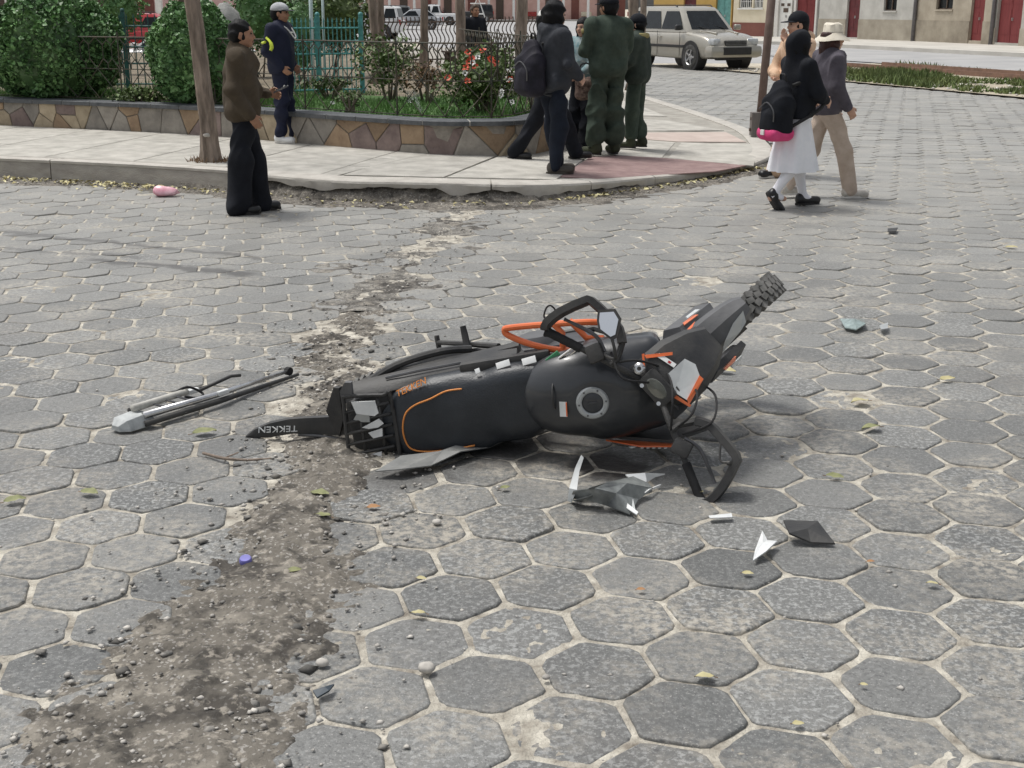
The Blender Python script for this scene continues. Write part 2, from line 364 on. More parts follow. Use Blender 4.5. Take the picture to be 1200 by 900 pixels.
    # oil patch under the tank, plus the bike's soft shade painted into the paving
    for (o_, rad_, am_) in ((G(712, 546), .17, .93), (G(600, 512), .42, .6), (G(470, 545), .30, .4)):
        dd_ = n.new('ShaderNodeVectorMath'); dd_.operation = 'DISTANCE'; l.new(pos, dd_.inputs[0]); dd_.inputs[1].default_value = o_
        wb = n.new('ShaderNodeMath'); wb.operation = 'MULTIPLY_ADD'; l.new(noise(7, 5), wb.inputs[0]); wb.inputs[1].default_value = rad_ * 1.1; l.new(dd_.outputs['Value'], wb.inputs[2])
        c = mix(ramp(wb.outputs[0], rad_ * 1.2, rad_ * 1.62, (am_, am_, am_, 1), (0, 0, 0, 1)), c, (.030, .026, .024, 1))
    l.new(c, b.inputs['Base Color']); b.inputs['Roughness'].default_value = 0.52; b.inputs['Specular IOR Level'].default_value = 0.5
    bp = n.new('ShaderNodeBump'); bp.inputs['Strength'].default_value = 0.55; bp.inputs['Distance'].default_value = 0.006; l.new(g, bp.inputs['Height'])
    b2 = n.new('ShaderNodeBump'); b2.inputs['Strength'].default_value = 0.4; b2.inputs['Distance'].default_value = 0.02; l.new(noise(14, 4), b2.inputs['Height']); l.new(bp.outputs[0], b2.inputs['Normal']); l.new(b2.outputs[0], b.inputs['Normal'])
    return m
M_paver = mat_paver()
M_sand = pm('joint_sand', (0.36, 0.32, 0.25, 1), 0.95, col2=(0.62, 0.57, 0.47, 1), scale=5, bump=0.5, bscale=60)
def mat_dirt(nm='dirt_rubble', gr=0.0):
    m = bpy.data.materials.new(nm); n, l, b = nodes(m); ge = n.new('ShaderNodeNewGeometry'); pos = ge.outputs['Position']
    def noise(s, d=6, r=0.65):
        z = n.new('ShaderNodeTexNoise'); z.inputs['Scale'].default_value = s; z.inputs['Detail'].default_value = d; z.inputs['Roughness'].default_value = r; l.new(pos, z.inputs['Vector']); return z.outputs['Fac']
    r = n.new('ShaderNodeValToRGB'); e = r.color_ramp.elements; e[0].position = 0.36; e[0].color = (0.035, 0.033, 0.03, 1); e[1].position = 0.66; e[1].color = (0.30, 0.272, 0.232, 1)
    q = e.new(0.5); q.color = (0.172, 0.157, 0.134, 1)
    if gr: q.color = (.20, .19, .17, 1); e[0].color = (.09, .086, .08, 1); e[2].color = (.36, .345, .31, 1); l.new(noise(7.5, 10, 0.78), r.inputs[0])
    v = n.new('ShaderNodeTexVoronoi'); v.inputs['Scale'].default_value = 130; l.new(pos, v.inputs['Vector'])
    rv = n.new('ShaderNodeValToRGB'); rv.color_ramp.elements[0].position = 0.86; rv.color_ramp.elements[0].color = (0, 0, 0, 1); rv.color_ramp.elements[1].position = 0.95; rv.color_ramp.elements[1].color = (0.7, 0.7, 0.7, 1)
    sp = n.new('ShaderNodeSeparateColor'); l.new(v.outputs['Color'], sp.inputs[0]); l.new(sp.outputs[0], rv.inputs[0])
    x = n.new('ShaderNodeMix'); x.data_type = 'RGBA'; l.new(rv.outputs[0], x.inputs[0]); l.new(r.outputs[0], x.inputs[6]); x.inputs[7].default_value = (0.42, 0.40, 0.37, 1)
    def rp(src, p0, p1, a0, a1):
        z = n.new('ShaderNodeMapRange'); z.inputs['From Min'].default_value = p0; z.inputs['From Max'].default_value = p1; z.inputs['To Min'].default_value = a0; z.inputs['To Max'].default_value = a1; l.new(src, z.inputs['Value']); return z.outputs[0]
    col = x.outputs[2]
    for sc_, p0, p1, am, cc in ((3.1, .50, .60, .75, (.055, .050, .045, 1)), (9.0, .52, .62, .7, (.045, .042, .038, 1)), (5.3, .57, .68, .6, (.36, .33, .28, 1)), (26.0, .56, .66, .7, (.40, .365, .31, 1)), (34.0, .58, .68, .8, (.05, .047, .044, 1))):
        y = n.new('ShaderNodeMix'); y.data_type = 'RGBA'; l.new(rp(noise(sc_, 4, .6), p0, p1, 0, am), y.inputs[0]); l.new(col, y.inputs[6]); y.inputs[7].default_value = cc; col = y.outputs[2]
    l.new(col, b.inputs['Base Color']); b.inputs['Roughness'].default_value = 0.95; b.inputs['Specular IOR Level'].default_value = 0.2
    bp = n.new('ShaderNodeBump'); bp.inputs['Strength'].default_value = 0.8; bp.inputs['Distance'].default_value = 0.012; l.new(noise(45, 5, 0.7), bp.inputs['Height']); l.new(bp.outputs[0], b.inputs['Normal'])
    return m
M_dirt = mat_dirt()
M_walk = pm('sidewalk_concrete', (0.33, 0.315, 0.28, 1), 0.9, col2=(0.52, 0.50, 0.45, 1), scale=4.5, bump=0.25, bscale=80, rnd=0.06)
M_kerb = pm('kerb_concrete', (0.27, 0.25, 0.22, 1), 0.9, col2=(0.42, 0.395, 0.35, 1), scale=3.2, bump=0.4, bscale=50, stretch=(1, 1, 2.5))
M_lip = pm('kerb_lip', (0.40, 0.375, 0.335, 1), 0.9, col2=(0.54, 0.515, 0.465, 1), scale=5, bump=0.3, bscale=60)
M_pink = pm('pink_paving', (0.21, 0.135, 0.13, 1), 0.9, col2=(0.32, 0.225, 0.21, 1), scale=7, bump=0.3, bscale=60)
M_pink2 = pm('pale_pink_paving', (0.42, 0.34, 0.30, 1), 0.9, col2=(0.52, 0.44, 0.39, 1), scale=4)
M_asph = pm('grey_asphalt', (0.30, 0.30, 0.30, 1), 0.9, col2=(0.40, 0.395, 0.385, 1), scale=0.6, bump=0.1)
M_mortar = pm('wall_mortar', (0.27, 0.245, 0.21, 1), 0.95, var=0.25, scale=9, bump=0.4)
M_slate = pm('dark_slate', (0.055, 0.062, 0.068, 1), 0.7, col2=(0.115, 0.12, 0.125, 1), scale=9, bump=0.3)
M_stones = [pm('stone_' + nme, c, 0.85, col2=c2, scale=6, bump=0.5, bscale=24, rnd=0.16, detail=8) for nme, c, c2 in (
    ('tan', (0.31, 0.25, 0.17, 1), (0.47, 0.39, 0.275, 1)), ('purple', (0.17, 0.125, 0.115, 1), (0.29, 0.225, 0.20, 1)), ('grey', (0.22, 0.20, 0.175, 1), (0.36, 0.33, 0.285, 1)),
    ('red', (0.20, 0.07, 0.052, 1), (0.30, 0.115, 0.085, 1)), ('brown', (0.24, 0.165, 0.105, 1), (0.37, 0.27, 0.175, 1)), ('slate', (0.05, 0.055, 0.06, 1), (0.10, 0.11, 0.115, 1)))]
M_soil = pm('park_soil', (0.10, 0.08, 0.055, 1), 0.95, col2=(0.24, 0.20, 0.14, 1), scale=2.5, bump=0.5)
M_leaf = pm('bush_leaf', (0.06, 0.14, 0.05, 1), 0.45, col2=(0.16, 0.29, 0.11, 1), scale=2, rnd=0.5, spec=0.35)
M_leaf2 = pm('tree_leaf', (0.05, 0.09, 0.025, 1), 0.6, col2=(0.10, 0.15, 0.04, 1), scale=2, rnd=0.45)
M_leafy = pm('light_shrub_leaf', (0.07, 0.12, 0.03, 1), 0.6, col2=(0.14, 0.19, 0.06, 1), scale=2, rnd=0.45)
M_dry = pm('dry_stem_leaf', (0.14, 0.09, 0.05, 1), 0.8, col2=(0.24, 0.15, 0.09, 1), scale=3, rnd=0.4)
M_grass = pm('grass_blade', (0.06, 0.15, 0.03, 1), 0.6, col2=(0.12, 0.24, 0.055, 1), scale=3, rnd=0.4)
M_bark = pm('bark', (0.10, 0.078, 0.06, 1), 0.95, col2=(0.36, 0.29, 0.235, 1), scale=11, bump=1.0, bscale=22, stretch=(1, 1, 0.22), detail=9)
M_green = pm('green_paint', (0.018, 0.085, 0.075, 1), 0.5, var=0.35, scale=20)
M_turq = pm('turquoise_paint', (0.085, 0.30, 0.29, 1), 0.5, var=0.35, scale=20)
M_wire = pm('rusty_wire', (0.035, 0.045, 0.035, 1), 0.7, col2=(0.10, 0.075, 0.05, 1), scale=12)
M_iron = pm('brown_iron', (0.085, 0.06, 0.045, 1), 0.7, var=0.4, scale=15)
M_white = pm('white_paint', (0.74, 0.74, 0.71, 1), 0.6, var=0.08)
M_red = pm('red_petal', (0.55, 0.05, 0.025, 1), 0.5, col2=(0.75, 0.14, 0.07, 1), scale=9, rnd=0.25)
M_yel = pm('yellow_leaf', (0.32, 0.27, 0.11, 1), 0.7, col2=(0.58, 0.54, 0.32, 1), scale=14, rnd=0.45)
M_pebble = pm('pebble', (0.30, 0.285, 0.26, 1), 0.85, col2=(0.50, 0.475, 0.43, 1), scale=15, rnd=0.45)

# ------------------------------------------------------------------ street: bed, pavers, dirt
street = sheet('street', [(-400, -6), (400, -6), (400, 600), (-400, 600)], -0.014, M_sand, kind='structure')
kerb_px = [(-160, 201), (0, 209), (100, 214), (200, 220), (300, 228), (390, 236), (460, 238), (600, 238), (690, 231), (760, 221), (830, 210), (885, 198)]
KF = [G(*p) for p in kerb_px]                                   # front kerb line, left to right
KB = [G(905, 187), G(900, 174), G(880, 158), G(840, 143), G(790, 127), G(755, 116)]
KB += [KB[-1] + (KB[-1] - KB[1]).normalized() * k for k in (3, 9, 16, 26)]
def strip_x(y): return -0.85 + (0 if y < 6.2 else 0.06 * (y - 6.2)) - 0.10 * math.sin(1.1 * y) * (1 if y > 3.4 else 0.3)
MED0, MED1 = G(985, 96), G(1200, 116)
md = (MED1 - MED0).normalized()
def med_side(x, y): return (MED1.x - MED0.x) * (y - MED0.y) - (MED1.y - MED0.y) * (x - MED0.x)   # >0 beyond the median's near edge
WALKP = [(-20, 13.2)] + [(p.x, p.y) for p in KF] + [(p.x, p.y) for p in KB] + [(-20, 50)]
def hexring(R, rot, seed, cham=0.12):
    r = random.Random(seed); P = []
    for k in range(6):
        a0 = rot + math.pi / 3 * k; c = Vector((math.cos(a0), math.sin(a0))) * R
        pv = Vector((math.cos(a0 - math.pi / 3), math.sin(a0 - math.pi / 3))) * R; nx = Vector((math.cos(a0 + math.pi / 3), math.sin(a0 + math.pi / 3))) * R
        j = Vector((r.uniform(-1, 1), r.uniform(-1, 1))) * 0.004
        P += [c + (pv - c) * cham * r.uniform(0.4, 1.2) + j, c + (nx - c) * cham * r.uniform(0.4, 1.2) + j]
    return P
def paver_geo(R, rot, seed):
    P = hexring(R, rot, seed); V = []; F = []
    for z, s in ((-0.045, 1.0), (-0.006, 0.995), (-0.0015, 0.975), (0.0, 0.94)):
        V += [(p.x * s, p.y * s, z) for p in P]
    for k in range(3):
        for i in range(12): F.append((k * 12 + i, k * 12 + (i + 1) % 12, k * 12 + 12 + (i + 1) % 12, k * 12 + 12 + i))
    return V, F, tuple(range(36, 48))
RGRID = (0.1725, -0.2933, 0.313, 3.331); LGRID = (0.1655, 0.1906, -1.5025, 4.5113)
def visible(x, y, z=0, mg=0.7):
    c, s = math.cos(CAM_P), math.sin(CAM_P); d = y * c + (CAM_H - z) * s
    if d < 0.3: return False
    v = CAM_F * ((CAM_H - z) * c - y * s) / d; u = CAM_F * x / d; m = mg * CAM_F / d
    return abs(u) < 600 + m and -470 - m < v < 450 + m
spots = []
R, yaw, ox, oy = RGRID; ca, sa = math.cos(yaw), math.sin(yaw)
for i in range(-90, 110):
    for j in range(-30, 170):
        a = 1.5 * R * i; b = math.sqrt(3) * R * (j + 0.5 * (i % 2)); x = ox + a * ca - b * sa; y = oy + a * sa + b * ca
        if y < 2.0 or y > 42: continue
        if not visible(x, y) or (y < 12.5 and x < strip_x(y) + 0.14): continue
        if y > 10.5 and (inpoly(x, y, WALKP) or inpoly(x - 0.05, y + 0.08, WALKP)) : continue
        if med_side(x, y) > 0 and x > 2: continue
        if y > 16 and x < 1: continue
        spots.append((x, y, R - 0.009, yaw, 0))
R, yaw, ox, oy = LGRID; ca, sa = math.cos(yaw), math.sin(yaw)
for i in range(-60, 60):
    for j in range(-60, 60):
        a = math.sqrt(3) * R * (i + 0.5 * (j % 2)); b = 1.5 * R * j; x = ox + a * ca - b * sa; y = oy + a * sa + b * ca
        if y < 2.0 or not visible(x, y) or x > strip_x(y) - 0.14 or y > 14: continue
        if inpoly(x, y + 0.08, WALKP): continue
        spots.append((x, y, R - 0.0085, yaw + math.pi / 6, 1))
spots.sort(key=lambda q: math.hypot(q[0], q[1]) + (0 if visible(q[0], q[1], 0, 0.05) else 50))
protos = {}
for kind in (0, 1):
    for sd_ in range(6):
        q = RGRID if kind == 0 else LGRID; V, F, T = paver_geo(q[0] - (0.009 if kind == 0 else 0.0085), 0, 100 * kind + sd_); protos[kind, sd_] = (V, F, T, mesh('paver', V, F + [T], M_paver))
        protos[kind, sd_][3].polygons.foreach_set('use_smooth', [len(p.vertices) == 4 for p in protos[kind, sd_][3].polygons])
prng = random.Random(3)
SV = []; SF = []; SF2 = []; off = 0
for n_, (x, y, rr, rot, kind) in enumerate(spots):
    sd_ = prng.randrange(6); rz = rot + math.pi / 3 * prng.randrange(6)
    tx, ty = prng.gauss(0, 0.008), prng.gauss(0, 0.008); dz = prng.gauss(0, 0.0022) - 0.001; rz += prng.gauss(0, 0.012)
    x += prng.gauss(0, 0.0022); y += prng.gauss(0, 0.0022)
    if n_ < 300:
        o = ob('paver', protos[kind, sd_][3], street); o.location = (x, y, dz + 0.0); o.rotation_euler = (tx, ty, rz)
    else:
        V = np.array(protos[kind, sd_][0]); c, s = math.cos(rz), math.sin(rz)
        W = np.stack([x + V[:, 0] * c - V[:, 1] * s, y + V[:, 0] * s + V[:, 1] * c, V[:, 2] + dz + V[:, 0] * ty * 1.0 + V[:, 1] * tx], 1)
        SV.append(W); SF += [tuple(i + off for i in f) for f in protos[kind, sd_][1]]; SF2.append(tuple(i + off for i in protos[kind, sd_][2])); off += len(V)
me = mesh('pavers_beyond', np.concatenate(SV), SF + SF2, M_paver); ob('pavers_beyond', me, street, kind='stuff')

def heightfield(name, xs, ys, fn, mat, parent=None, **kw):
    X, Y = np.meshgrid(xs, ys, indexing='ij'); Z, keep = fn(X, Y); nx, ny = X.shape
    V = np.stack([X, Y, Z], -1).reshape(-1, 3); I = np.arange(nx * ny).reshape(nx, ny)
    F = np.stack([I[:-1, :-1], I[1:, :-1], I[1:, 1:], I[:-1, 1:]], -1).reshape(-1, 4)
    k = keep.reshape(-1); F = F[k[F].any(1)]
    used = np.unique(F); mp = np.zeros(len(V), int); mp[used] = np.arange(len(used))
    return ob(name, npmesh(name, V[used], mp[F], mat, smooth=True), parent, **kw)
def sand_h(X, Y):
    z = -0.0071 + 0.0044 * (fbm(X, Y, 7) - 0.5) + 0.0045 * (N2(X, Y, 26) - 0.5) + 0.003 * (N3(X, Y, 61) - 0.5)
    return z, np.abs(X) < 0.46 * Y + 0.35
M_jfill = pm('joint_fill', (0.21, 0.185, 0.15, 1), 0.95, col2=(0.62, 0.585, 0.50, 1), scale=12, bump=0.7, bscale=70, detail=10)
ysn = np.concatenate([np.arange(2.2, 5.0, 0.016), np.arange(5.0, 9.5, 0.03), np.arange(9.5, 15, .06)])
heightfield('joint_sand', np.concatenate([np.arange(-7, -2.4, .05), np.arange(-2.4, 2.4, 0.016), np.arange(2.4, 7, .05)]), ysn, sand_h, M_jfill, kind='structure')
sxv = np.vectorize(strip_x)
def dirt_h(X, Y):
    cx = sxv(Y); wd = 0.115 + 0.19 * fbm(Y * 1.0, Y * 0 + 3.3, 1.3) + 0.05 * (Y < 3.6)
    d = np.abs(X - cx + 0.25 * (fbm(X + 9, Y, 1.6) - 0.5)) / wd
    z = 0.012 * (1 - d ** 2) + 0.026 * (fbm(X, Y, 5) - 0.5) + 0.016 * (N2(X, Y, 17) - 0.5) + 0.012 * (N3(X, Y, 37) - 0.5) + .006 * (N1(X, Y, 71) - .5)
    q = np.clip((Y - 4.7) / 1.6, 0, 1); z = z - .014 * q * q * (3 - 2 * q)
    return z, z > -0.019
heightfield('dirt_patch', np.arange(-1.6, 0.2, 0.011), np.arange(2.2, 7.2, 0.013), dirt_h, M_dirt, kind='structure')
def dirt_h2(X, Y):
    cx = sxv(Y); d = np.abs(X - cx) / (0.32 + 0.35 * fbm(X * 0, Y, 0.9) * (Y > 8.0) + 0.1)
    z = -0.0105 + 0.006 * (1 - d ** 2) + 0.024 * (fbm(X + 2, Y, 2.6) - 0.5) + 0.010 * (N2(X, Y, 13) - 0.5)
    return z, (z > -0.019) & (Y > 7.19 - 0.03)
heightfield('dirt_seam', np.arange(-2.2, 1.4, 0.03), np.arange(7.18, 11.6, 0.03), dirt_h2, mat_dirt('grey_dirt', .8), kind='structure')
kx = np.array([p.x for p in KF]); ky = np.array([p.y for p in KF])
def dirt_h3(X, Y):
    d = np.interp(X, kx, ky) - Y; wd = 0.18 + 0.45 * fbm(X, Y * 0, 0.8)
    z = 0.022 * (1 - (np.clip(d, 0, 9) / wd) ** 2) * 0.7 + 0.024 * (fbm(X, Y, 3) - 0.5) + 0.008 * (N2(X, Y, 17) - 0.5)
    return z, (z > -0.019) & (d > -0.1)
heightfield('gutter_dirt', np.arange(-6.5, 3.0, 0.03), np.arange(10.6, 14.6, 0.03), dirt_h3, M_dirt, kind='structure')

def blob_cloud(name, pts, mat, parent=None, smin=0.004, smax=0.012, seed=0, flat=0.6, **kw):
    r = np.random.default_rng(seed); base = np.array([(1, 0, 0), (-1, 0, 0), (0, 1, 0), (0, -1, 0), (0, 0, 1), (0, 0, -1)], float)
    fc = np.array([(0, 2, 4), (2, 1, 4), (1, 3, 4), (3, 0, 4), (2, 0, 5), (1, 2, 5), (3, 1, 5), (0, 3, 5)]); VV = []; FF = []
    for i, p in enumerate(pts):
        s = smin + (smax - smin) * r.random() ** 2.5; a = r.uniform(0, 6.28); B = base * r.uniform(0.6, 1.3, (6, 1)) * s; B[:, 2] *= flat
        c, sn = math.cos(a), math.sin(a); W = np.stack([B[:, 0] * c - B[:, 1] * sn, B[:, 0] * sn + B[:, 1] * c, B[:, 2]], 1) + np.array(p); VV.append(W); FF.append(fc + 6 * i)
    return ob(name, npmesh(name, np.concatenate(VV), np.concatenate(FF), mat), parent, **kw)
pts = []
for k in range(2300):
    y = 2.3 + 9.0 * rng.random() ** 1.7; x = strip_x(y) + rng.normal(0, 0.24)
    pts.append((x, y, 0.003 + 0.007 * rng.random()))
for k in range(260):
    y = 2.3 + 9 * rng.random() ** 1.3; x = rng.uniform(-0.5, 0.5) * y * 0.95; pts.append((x, y, 0.0))
blob_cloud('gravel', pts, M_pebble, seed=4, smax=0.014, kind='stuff')
pts = []
for k in range(260):
    y = 2.3 + 4.2 * rng.random() ** 1.6; pts.append((strip_x(y) + rng.normal(0, 0.17), y, 0.002))
blob_cloud('buried_stones', pts, pm('buried_stone', (.10, .098, .092, 1), .9, col2=(.24, .225, .2, 1), scale=30, rnd=.4), seed=19, smin=.008, smax=.028, flat=.38, kind='stuff')
pts = [(rng.uniform(-6.3, 2.9), 0, 0) for k in range(900)]
pts = [(x, float(np.interp(x, kx, ky)) - abs(rng.normal(0, 0.16)) - 0.02, 0.012) for x, _, _ in pts]
blob_cloud('gutter_gravel', pts, M_pebble, seed=8, smax=0.02, kind='stuff')

# leaf litter
def leafcards(P, size, seed, up=0.5, fold=0.35, aspect=0.55, hang=0.0):
    r = np.random.default_rng(seed); P = np.asarray(P, float); n = len(P)
    nrm = r.normal(size=(n, 3)); nrm[:, 2] = np.abs(nrm[:, 2]) + up; nrm /= np.linalg.norm(nrm, axis=1)[:, None]
    t = r.normal(size=(n, 3)); t[:, 2] -= hang; t -= nrm * (t * nrm).sum(1)[:, None]; t /= np.linalg.norm(t, axis=1)[:, None]; b = np.cross(nrm, t)
    s = (size * r.uniform(0.6, 1.25, n))[:, None]; wv = s * aspect
    v0 = P - t * s * 0.5; v1 = P + b * wv * 0.5 + nrm * s * fold * 0.35 + t * s * 0.02; v2 = P + t * s * 0.5 - nrm * s * 0.08; v3 = P - b * wv * 0.5 + nrm * s * fold * 0.35 + t * s * 0.02
    V = np.stack([v0, v1, v2, v3], 1).reshape(-1, 3); k = np.arange(n)[:, None] * 4
    return V, np.concatenate([k + np.array([[0, 1, 2]]), k + np.array([[0, 2, 3]])], 1).reshape(-1, 3)
pts = []
for x0, x1, n_, wd in ((-6.3, -3.4, 300, 0.15), (-3.6, -2.4, 60, 0.12), (-2.4, 0.3, 60, 0.16), (0.3, 2.9, 200, 0.09)):
    for k in range(n_):
        x = rng.uniform(x0, x1); pts.append((x, float(np.interp(x, kx, ky)) - 0.05 - abs(rng.normal(0, wd)), 0.022 + 0.01 * rng.random()))
V, F = leafcards(pts, 0.056, 5, up=2.2); ob('leaf_litter', npmesh('leaf_litter', V, F, M_yel), None, kind='stuff')

# ------------------------------------------------------------------ sidewalk with kerb
def walk_z(x, y=0): return 0.2 - 0.125 * sstep(-1.2, 2.9, x)
side = []
for i in range(len(KF) - 1):
    for t in (0, 0.25, 0.5, 0.75): side.append(KF[i].lerp(KF[i + 1], t))
side.append(KF[-1]); outline = side + KB + [Vector((-20, 50, 0)), Vector((-20, 13.0, 0))]
from mathutils.geometry import delaunay_2d_cdt
def cap_sheet(name, P, dz, mat, parent=None, step=0.6, **kw):
    xs = [p.x for p in P]; ys = [p.y for p in P]; extra = []
    x = min(xs)
    while x < max(xs):
        y = min(ys)
        while y < min(max(ys), 22):
            if inpoly(x, y, P): extra.append(Vector((x, y)))
            y += step
        x += step
    r = delaunay_2d_cdt([Vector((p.x, p.y)) for p in P] + extra, [], [tuple(range(len(P)))], 1, 1e-4)
    me = mesh(name, [(v.x, v.y, walk_z(v.x, v.y) + dz) for v in r[0]], r[2], mat)
    me.flip_normals() if len(me.polygons) and me.polygons[0].normal.z < 0 else None
    return ob(name, me, parent, **kw)
inner = [Vector((p.x, p.y + 0.02, 0)) for p in outline]
sidewalk = cap_sheet('sidewalk', inner, -0.012, pm('sidewalk_base', (0.25, 0.235, 0.205, 1), 0.9, col2=(0.40, 0.38, 0.335, 1), scale=4, bump=.3), kind='structure', step=1.5)
def along(P, s):
    for a, b in zip(P, P[1:]):
        L = (b - a).length
        if s <= L: return a.lerp(b, s / L), (b - a).normalized()
        s -= L
    return P[-1].copy(), (P[-1] - P[-2]).normalized()
SP = smoothpath(KF, 6) + smoothpath([KF[-1]] + KB, 5)[1:]
SL = sum((b - a).length for a, b in zip(SP, SP[1:]))
def kerb_piece(s0, s1, lip, seed, broken):
    r = random.Random(seed); n = max(3, int((s1 - s0) / 0.06)); A = []; B = []
    for k in range(n + 1):
        p, t = along(SP, s0 + (s1 - s0) * k / n); nn = Vector((-t.y, t.x, 0)); z = walk_z(p.x)
        A.append((p, nn, z))
    m = MB(); secs = []
    for k, (p, nn, z) in enumerate(A):
        if broken:
            drop = 0.035 + 0.085 * float(N1(p.x * 3.1, 2.0, 1.9)) + 0.02 * r.random(); prof = [(0.24, -0.03), (0.24, 0.002), (0.03, 0.0), (0.004, -0.012), (-0.004, -0.03), (0.0 + 0.01 * r.random(), -min(drop, z - 0.01)), (0.05, -min(drop, z - 0.01))]
        else: prof = [(0.24, -0.05), (0.24, 0.004), (0.035, 0.003), (0.008, -0.006), (0.0, -0.03), (-0.012, -z - 0.03), (0.1, -z - 0.03)]
        secs.append([p + nn * q[0] + Vector((0, 0, z + q[1])) for q in prof])
    m.loft(secs); return m
cuts = [0.0]; s = 0.0; broken_from = None
XJ = G(388, 236).x
while s < SL - 0.4:
    p, _ = along(SP, s); s += 2.4 if p.x < XJ - 0.3 else random.uniform(0.8, 1.5)
    cuts.append(min(s, SL))
kerb = ob('kerb', None, None, kind='structure')
for k in range(len(cuts) - 1):
    p, _ = along(SP, (cuts[k] + cuts[k + 1]) / 2)
    brk = p.x > XJ
    kerb_piece(cuts[k] + 0.006, cuts[k + 1] - 0.006, 0, k, brk).build('kerb_stone', M_lip if brk else M_kerb, kerb, smooth=False, auto=30)
    if not brk:
        n = 12; m = MB(); secs = []
        for q in range(n + 1):
            p, t = along(SP, cuts[k] + 0.008 + (cuts[k + 1] - cuts[k] - 0.016) * q / n); nn = Vector((-t.y, t.x, 0)); z = walk_z(p.x)
            secs.append([p + nn * a_ + Vector((0, 0, z + b_)) for a_, b_ in ((0.13, 0.0), (0.13, 0.010), (0.012, 0.011), (-0.005, 0.004), (-0.004, -0.02))])
        m.loft(secs).build('kerb_lip', M_lip, kerb, auto=30)
# rough foundation under the broken kerb
m = MB(); secs = []; s0 = next(s_ for s_ in np.arange(0, SL, 0.05) if along(SP, s_)[0].x > XJ - 1.6)
for s_ in np.arange(s0, SL, 0.05):
    p, t = along(SP, s_); nn = Vector((-t.y, t.x, 0)); z = walk_z(p.x); w1 = 0.02 * N2(p.x * 4, p.y * 4, 3); w2 = 0.03 * N3(p.x * 4, p.y, 5)
    secs.append([p + nn * (0.2) + Vector((0, 0, z - 0.05)), p + nn * (0.075 + w1) + Vector((0, 0, z - 0.05)), p + nn * (0.045 - w2) + Vector((0, 0, z * 0.45)), p + nn * (-0.03 - 2 * w2) + Vector((0, 0, 0.012)), p + nn * (-0.07) + Vector((0, 0, -0.03)), p + nn * 0.2 + Vector((0, 0, -0.03))])
m.loft(secs).build('kerb_foundation', M_dirt, kerb, smooth=True)
# paving slabs of the sidewalk, cut between kerb and wall
wall_px = [(-230, 138), (-120, 142.5), (0, 147.5), (100, 152), (200, 157), (300, 164), (400, 173), (500, 181), (560, 184), (612, 182), (650, 173), (668, 161)]
WP = [G(x, y, 0.19 if x < 540 else 0.17) for x, y in wall_px]
e = WP[-1]; WP += [e + Vector((0.05, 0.55, 0)), e + Vector((-0.15, 1.5, 0)), e + Vector((-0.55, 3.2, 0)), e + Vector((-1.3, 7, 0)), e + Vector((-2.3, 13, 0)), e + Vector((-3.4, 19, 0))]
WS = smoothpath(WP, 7)
def slab(P, r=0.013, th=0.012, mat=M_walk, name='paving_slab', dz=0.0):
    c = sum(P, Vector((0, 0, 0))) / len(P); Q = []
    for p in P:
        d = p - c; Q.append(p - d.normalized() * r)
    V = []; n = len(Q)
    for s_, z in ((1, -th), (1, -0.002), (0.995, 0.0)):
        for q in Q: x = c + (q - c) * s_; V.append((x.x, x.y, walk_z(x.x) + z + dz))
    F = [(i + k * n, (i + 1) % n + k * n, (i + 1) % n + (k + 1) * n, i + (k + 1) * n) for k in (0, 1) for i in range(n)]
    return ob(name, mesh(name, V, F + [tuple(range(2 * n, 3 * n))], mat), sidewalk)
# slabs follow the kerb: rows across the walk, columns slanted as in the photograph
cols = [-7.9 + 1.02 * k for k in range(7)]
def yk(x): return float(np.interp(x, kx, ky)) + 0.245
wx = np.array([p.x for p in WP[:9]]); wy = np.array([p.y for p in WP[:9]])
def yw(x): return float(np.interp(x, wx, wy)) - 0.01
for k in range(len(cols)):
    for r_ in range(3):
        f0, f1 = r_ / 3, (r_ + 1) / 3; x0, x1 = cols[k], cols[k] + 1.02; P = []
        for xx, ff in ((x0, f0), (x1, f0), (x1, f1), (x0, f1)):
            x = xx + 0.55 * ff; x = min(x, -1.62 + 0.75 * ff); P.append(Vector((x, yk(x) + (yw(x) - yk(x)) * ff, 0)))
        if (P[1] - P[0]).length < 0.15: continue
        slab(P)
# right part: large flags, pink bands
def PX(L, z=0.15): return [G(x, y, z) for x, y in L]
for L in ([(402, 211), (515, 176), (560, 180), (595, 180), (520, 213)], [(523, 213), (598, 180), (625, 178), (668, 168), (688, 183), (652, 211)], [(705, 179), (690, 165), (700, 158), (745, 159), (792, 161), (776, 180)], [(782, 180), (798, 161), (880, 161), (889, 171), (884, 186)],
          [(705, 150), (716, 133), (786, 136), (850, 146), (745, 149)], [(712, 131), (722, 112), (750, 119), (782, 131)]):
    slab(PX(L))
slab(PX([(656, 211), (690, 186), (722, 182), (780, 183), (876, 189), (840, 197), (762, 205), (700, 212)], 0.12), mat=M_pink, name='pink_paving')
slab(PX([(702, 157), (745, 151), (852, 148), (876, 159), (795, 160)]), mat=M_pink2, name='pink_paving')

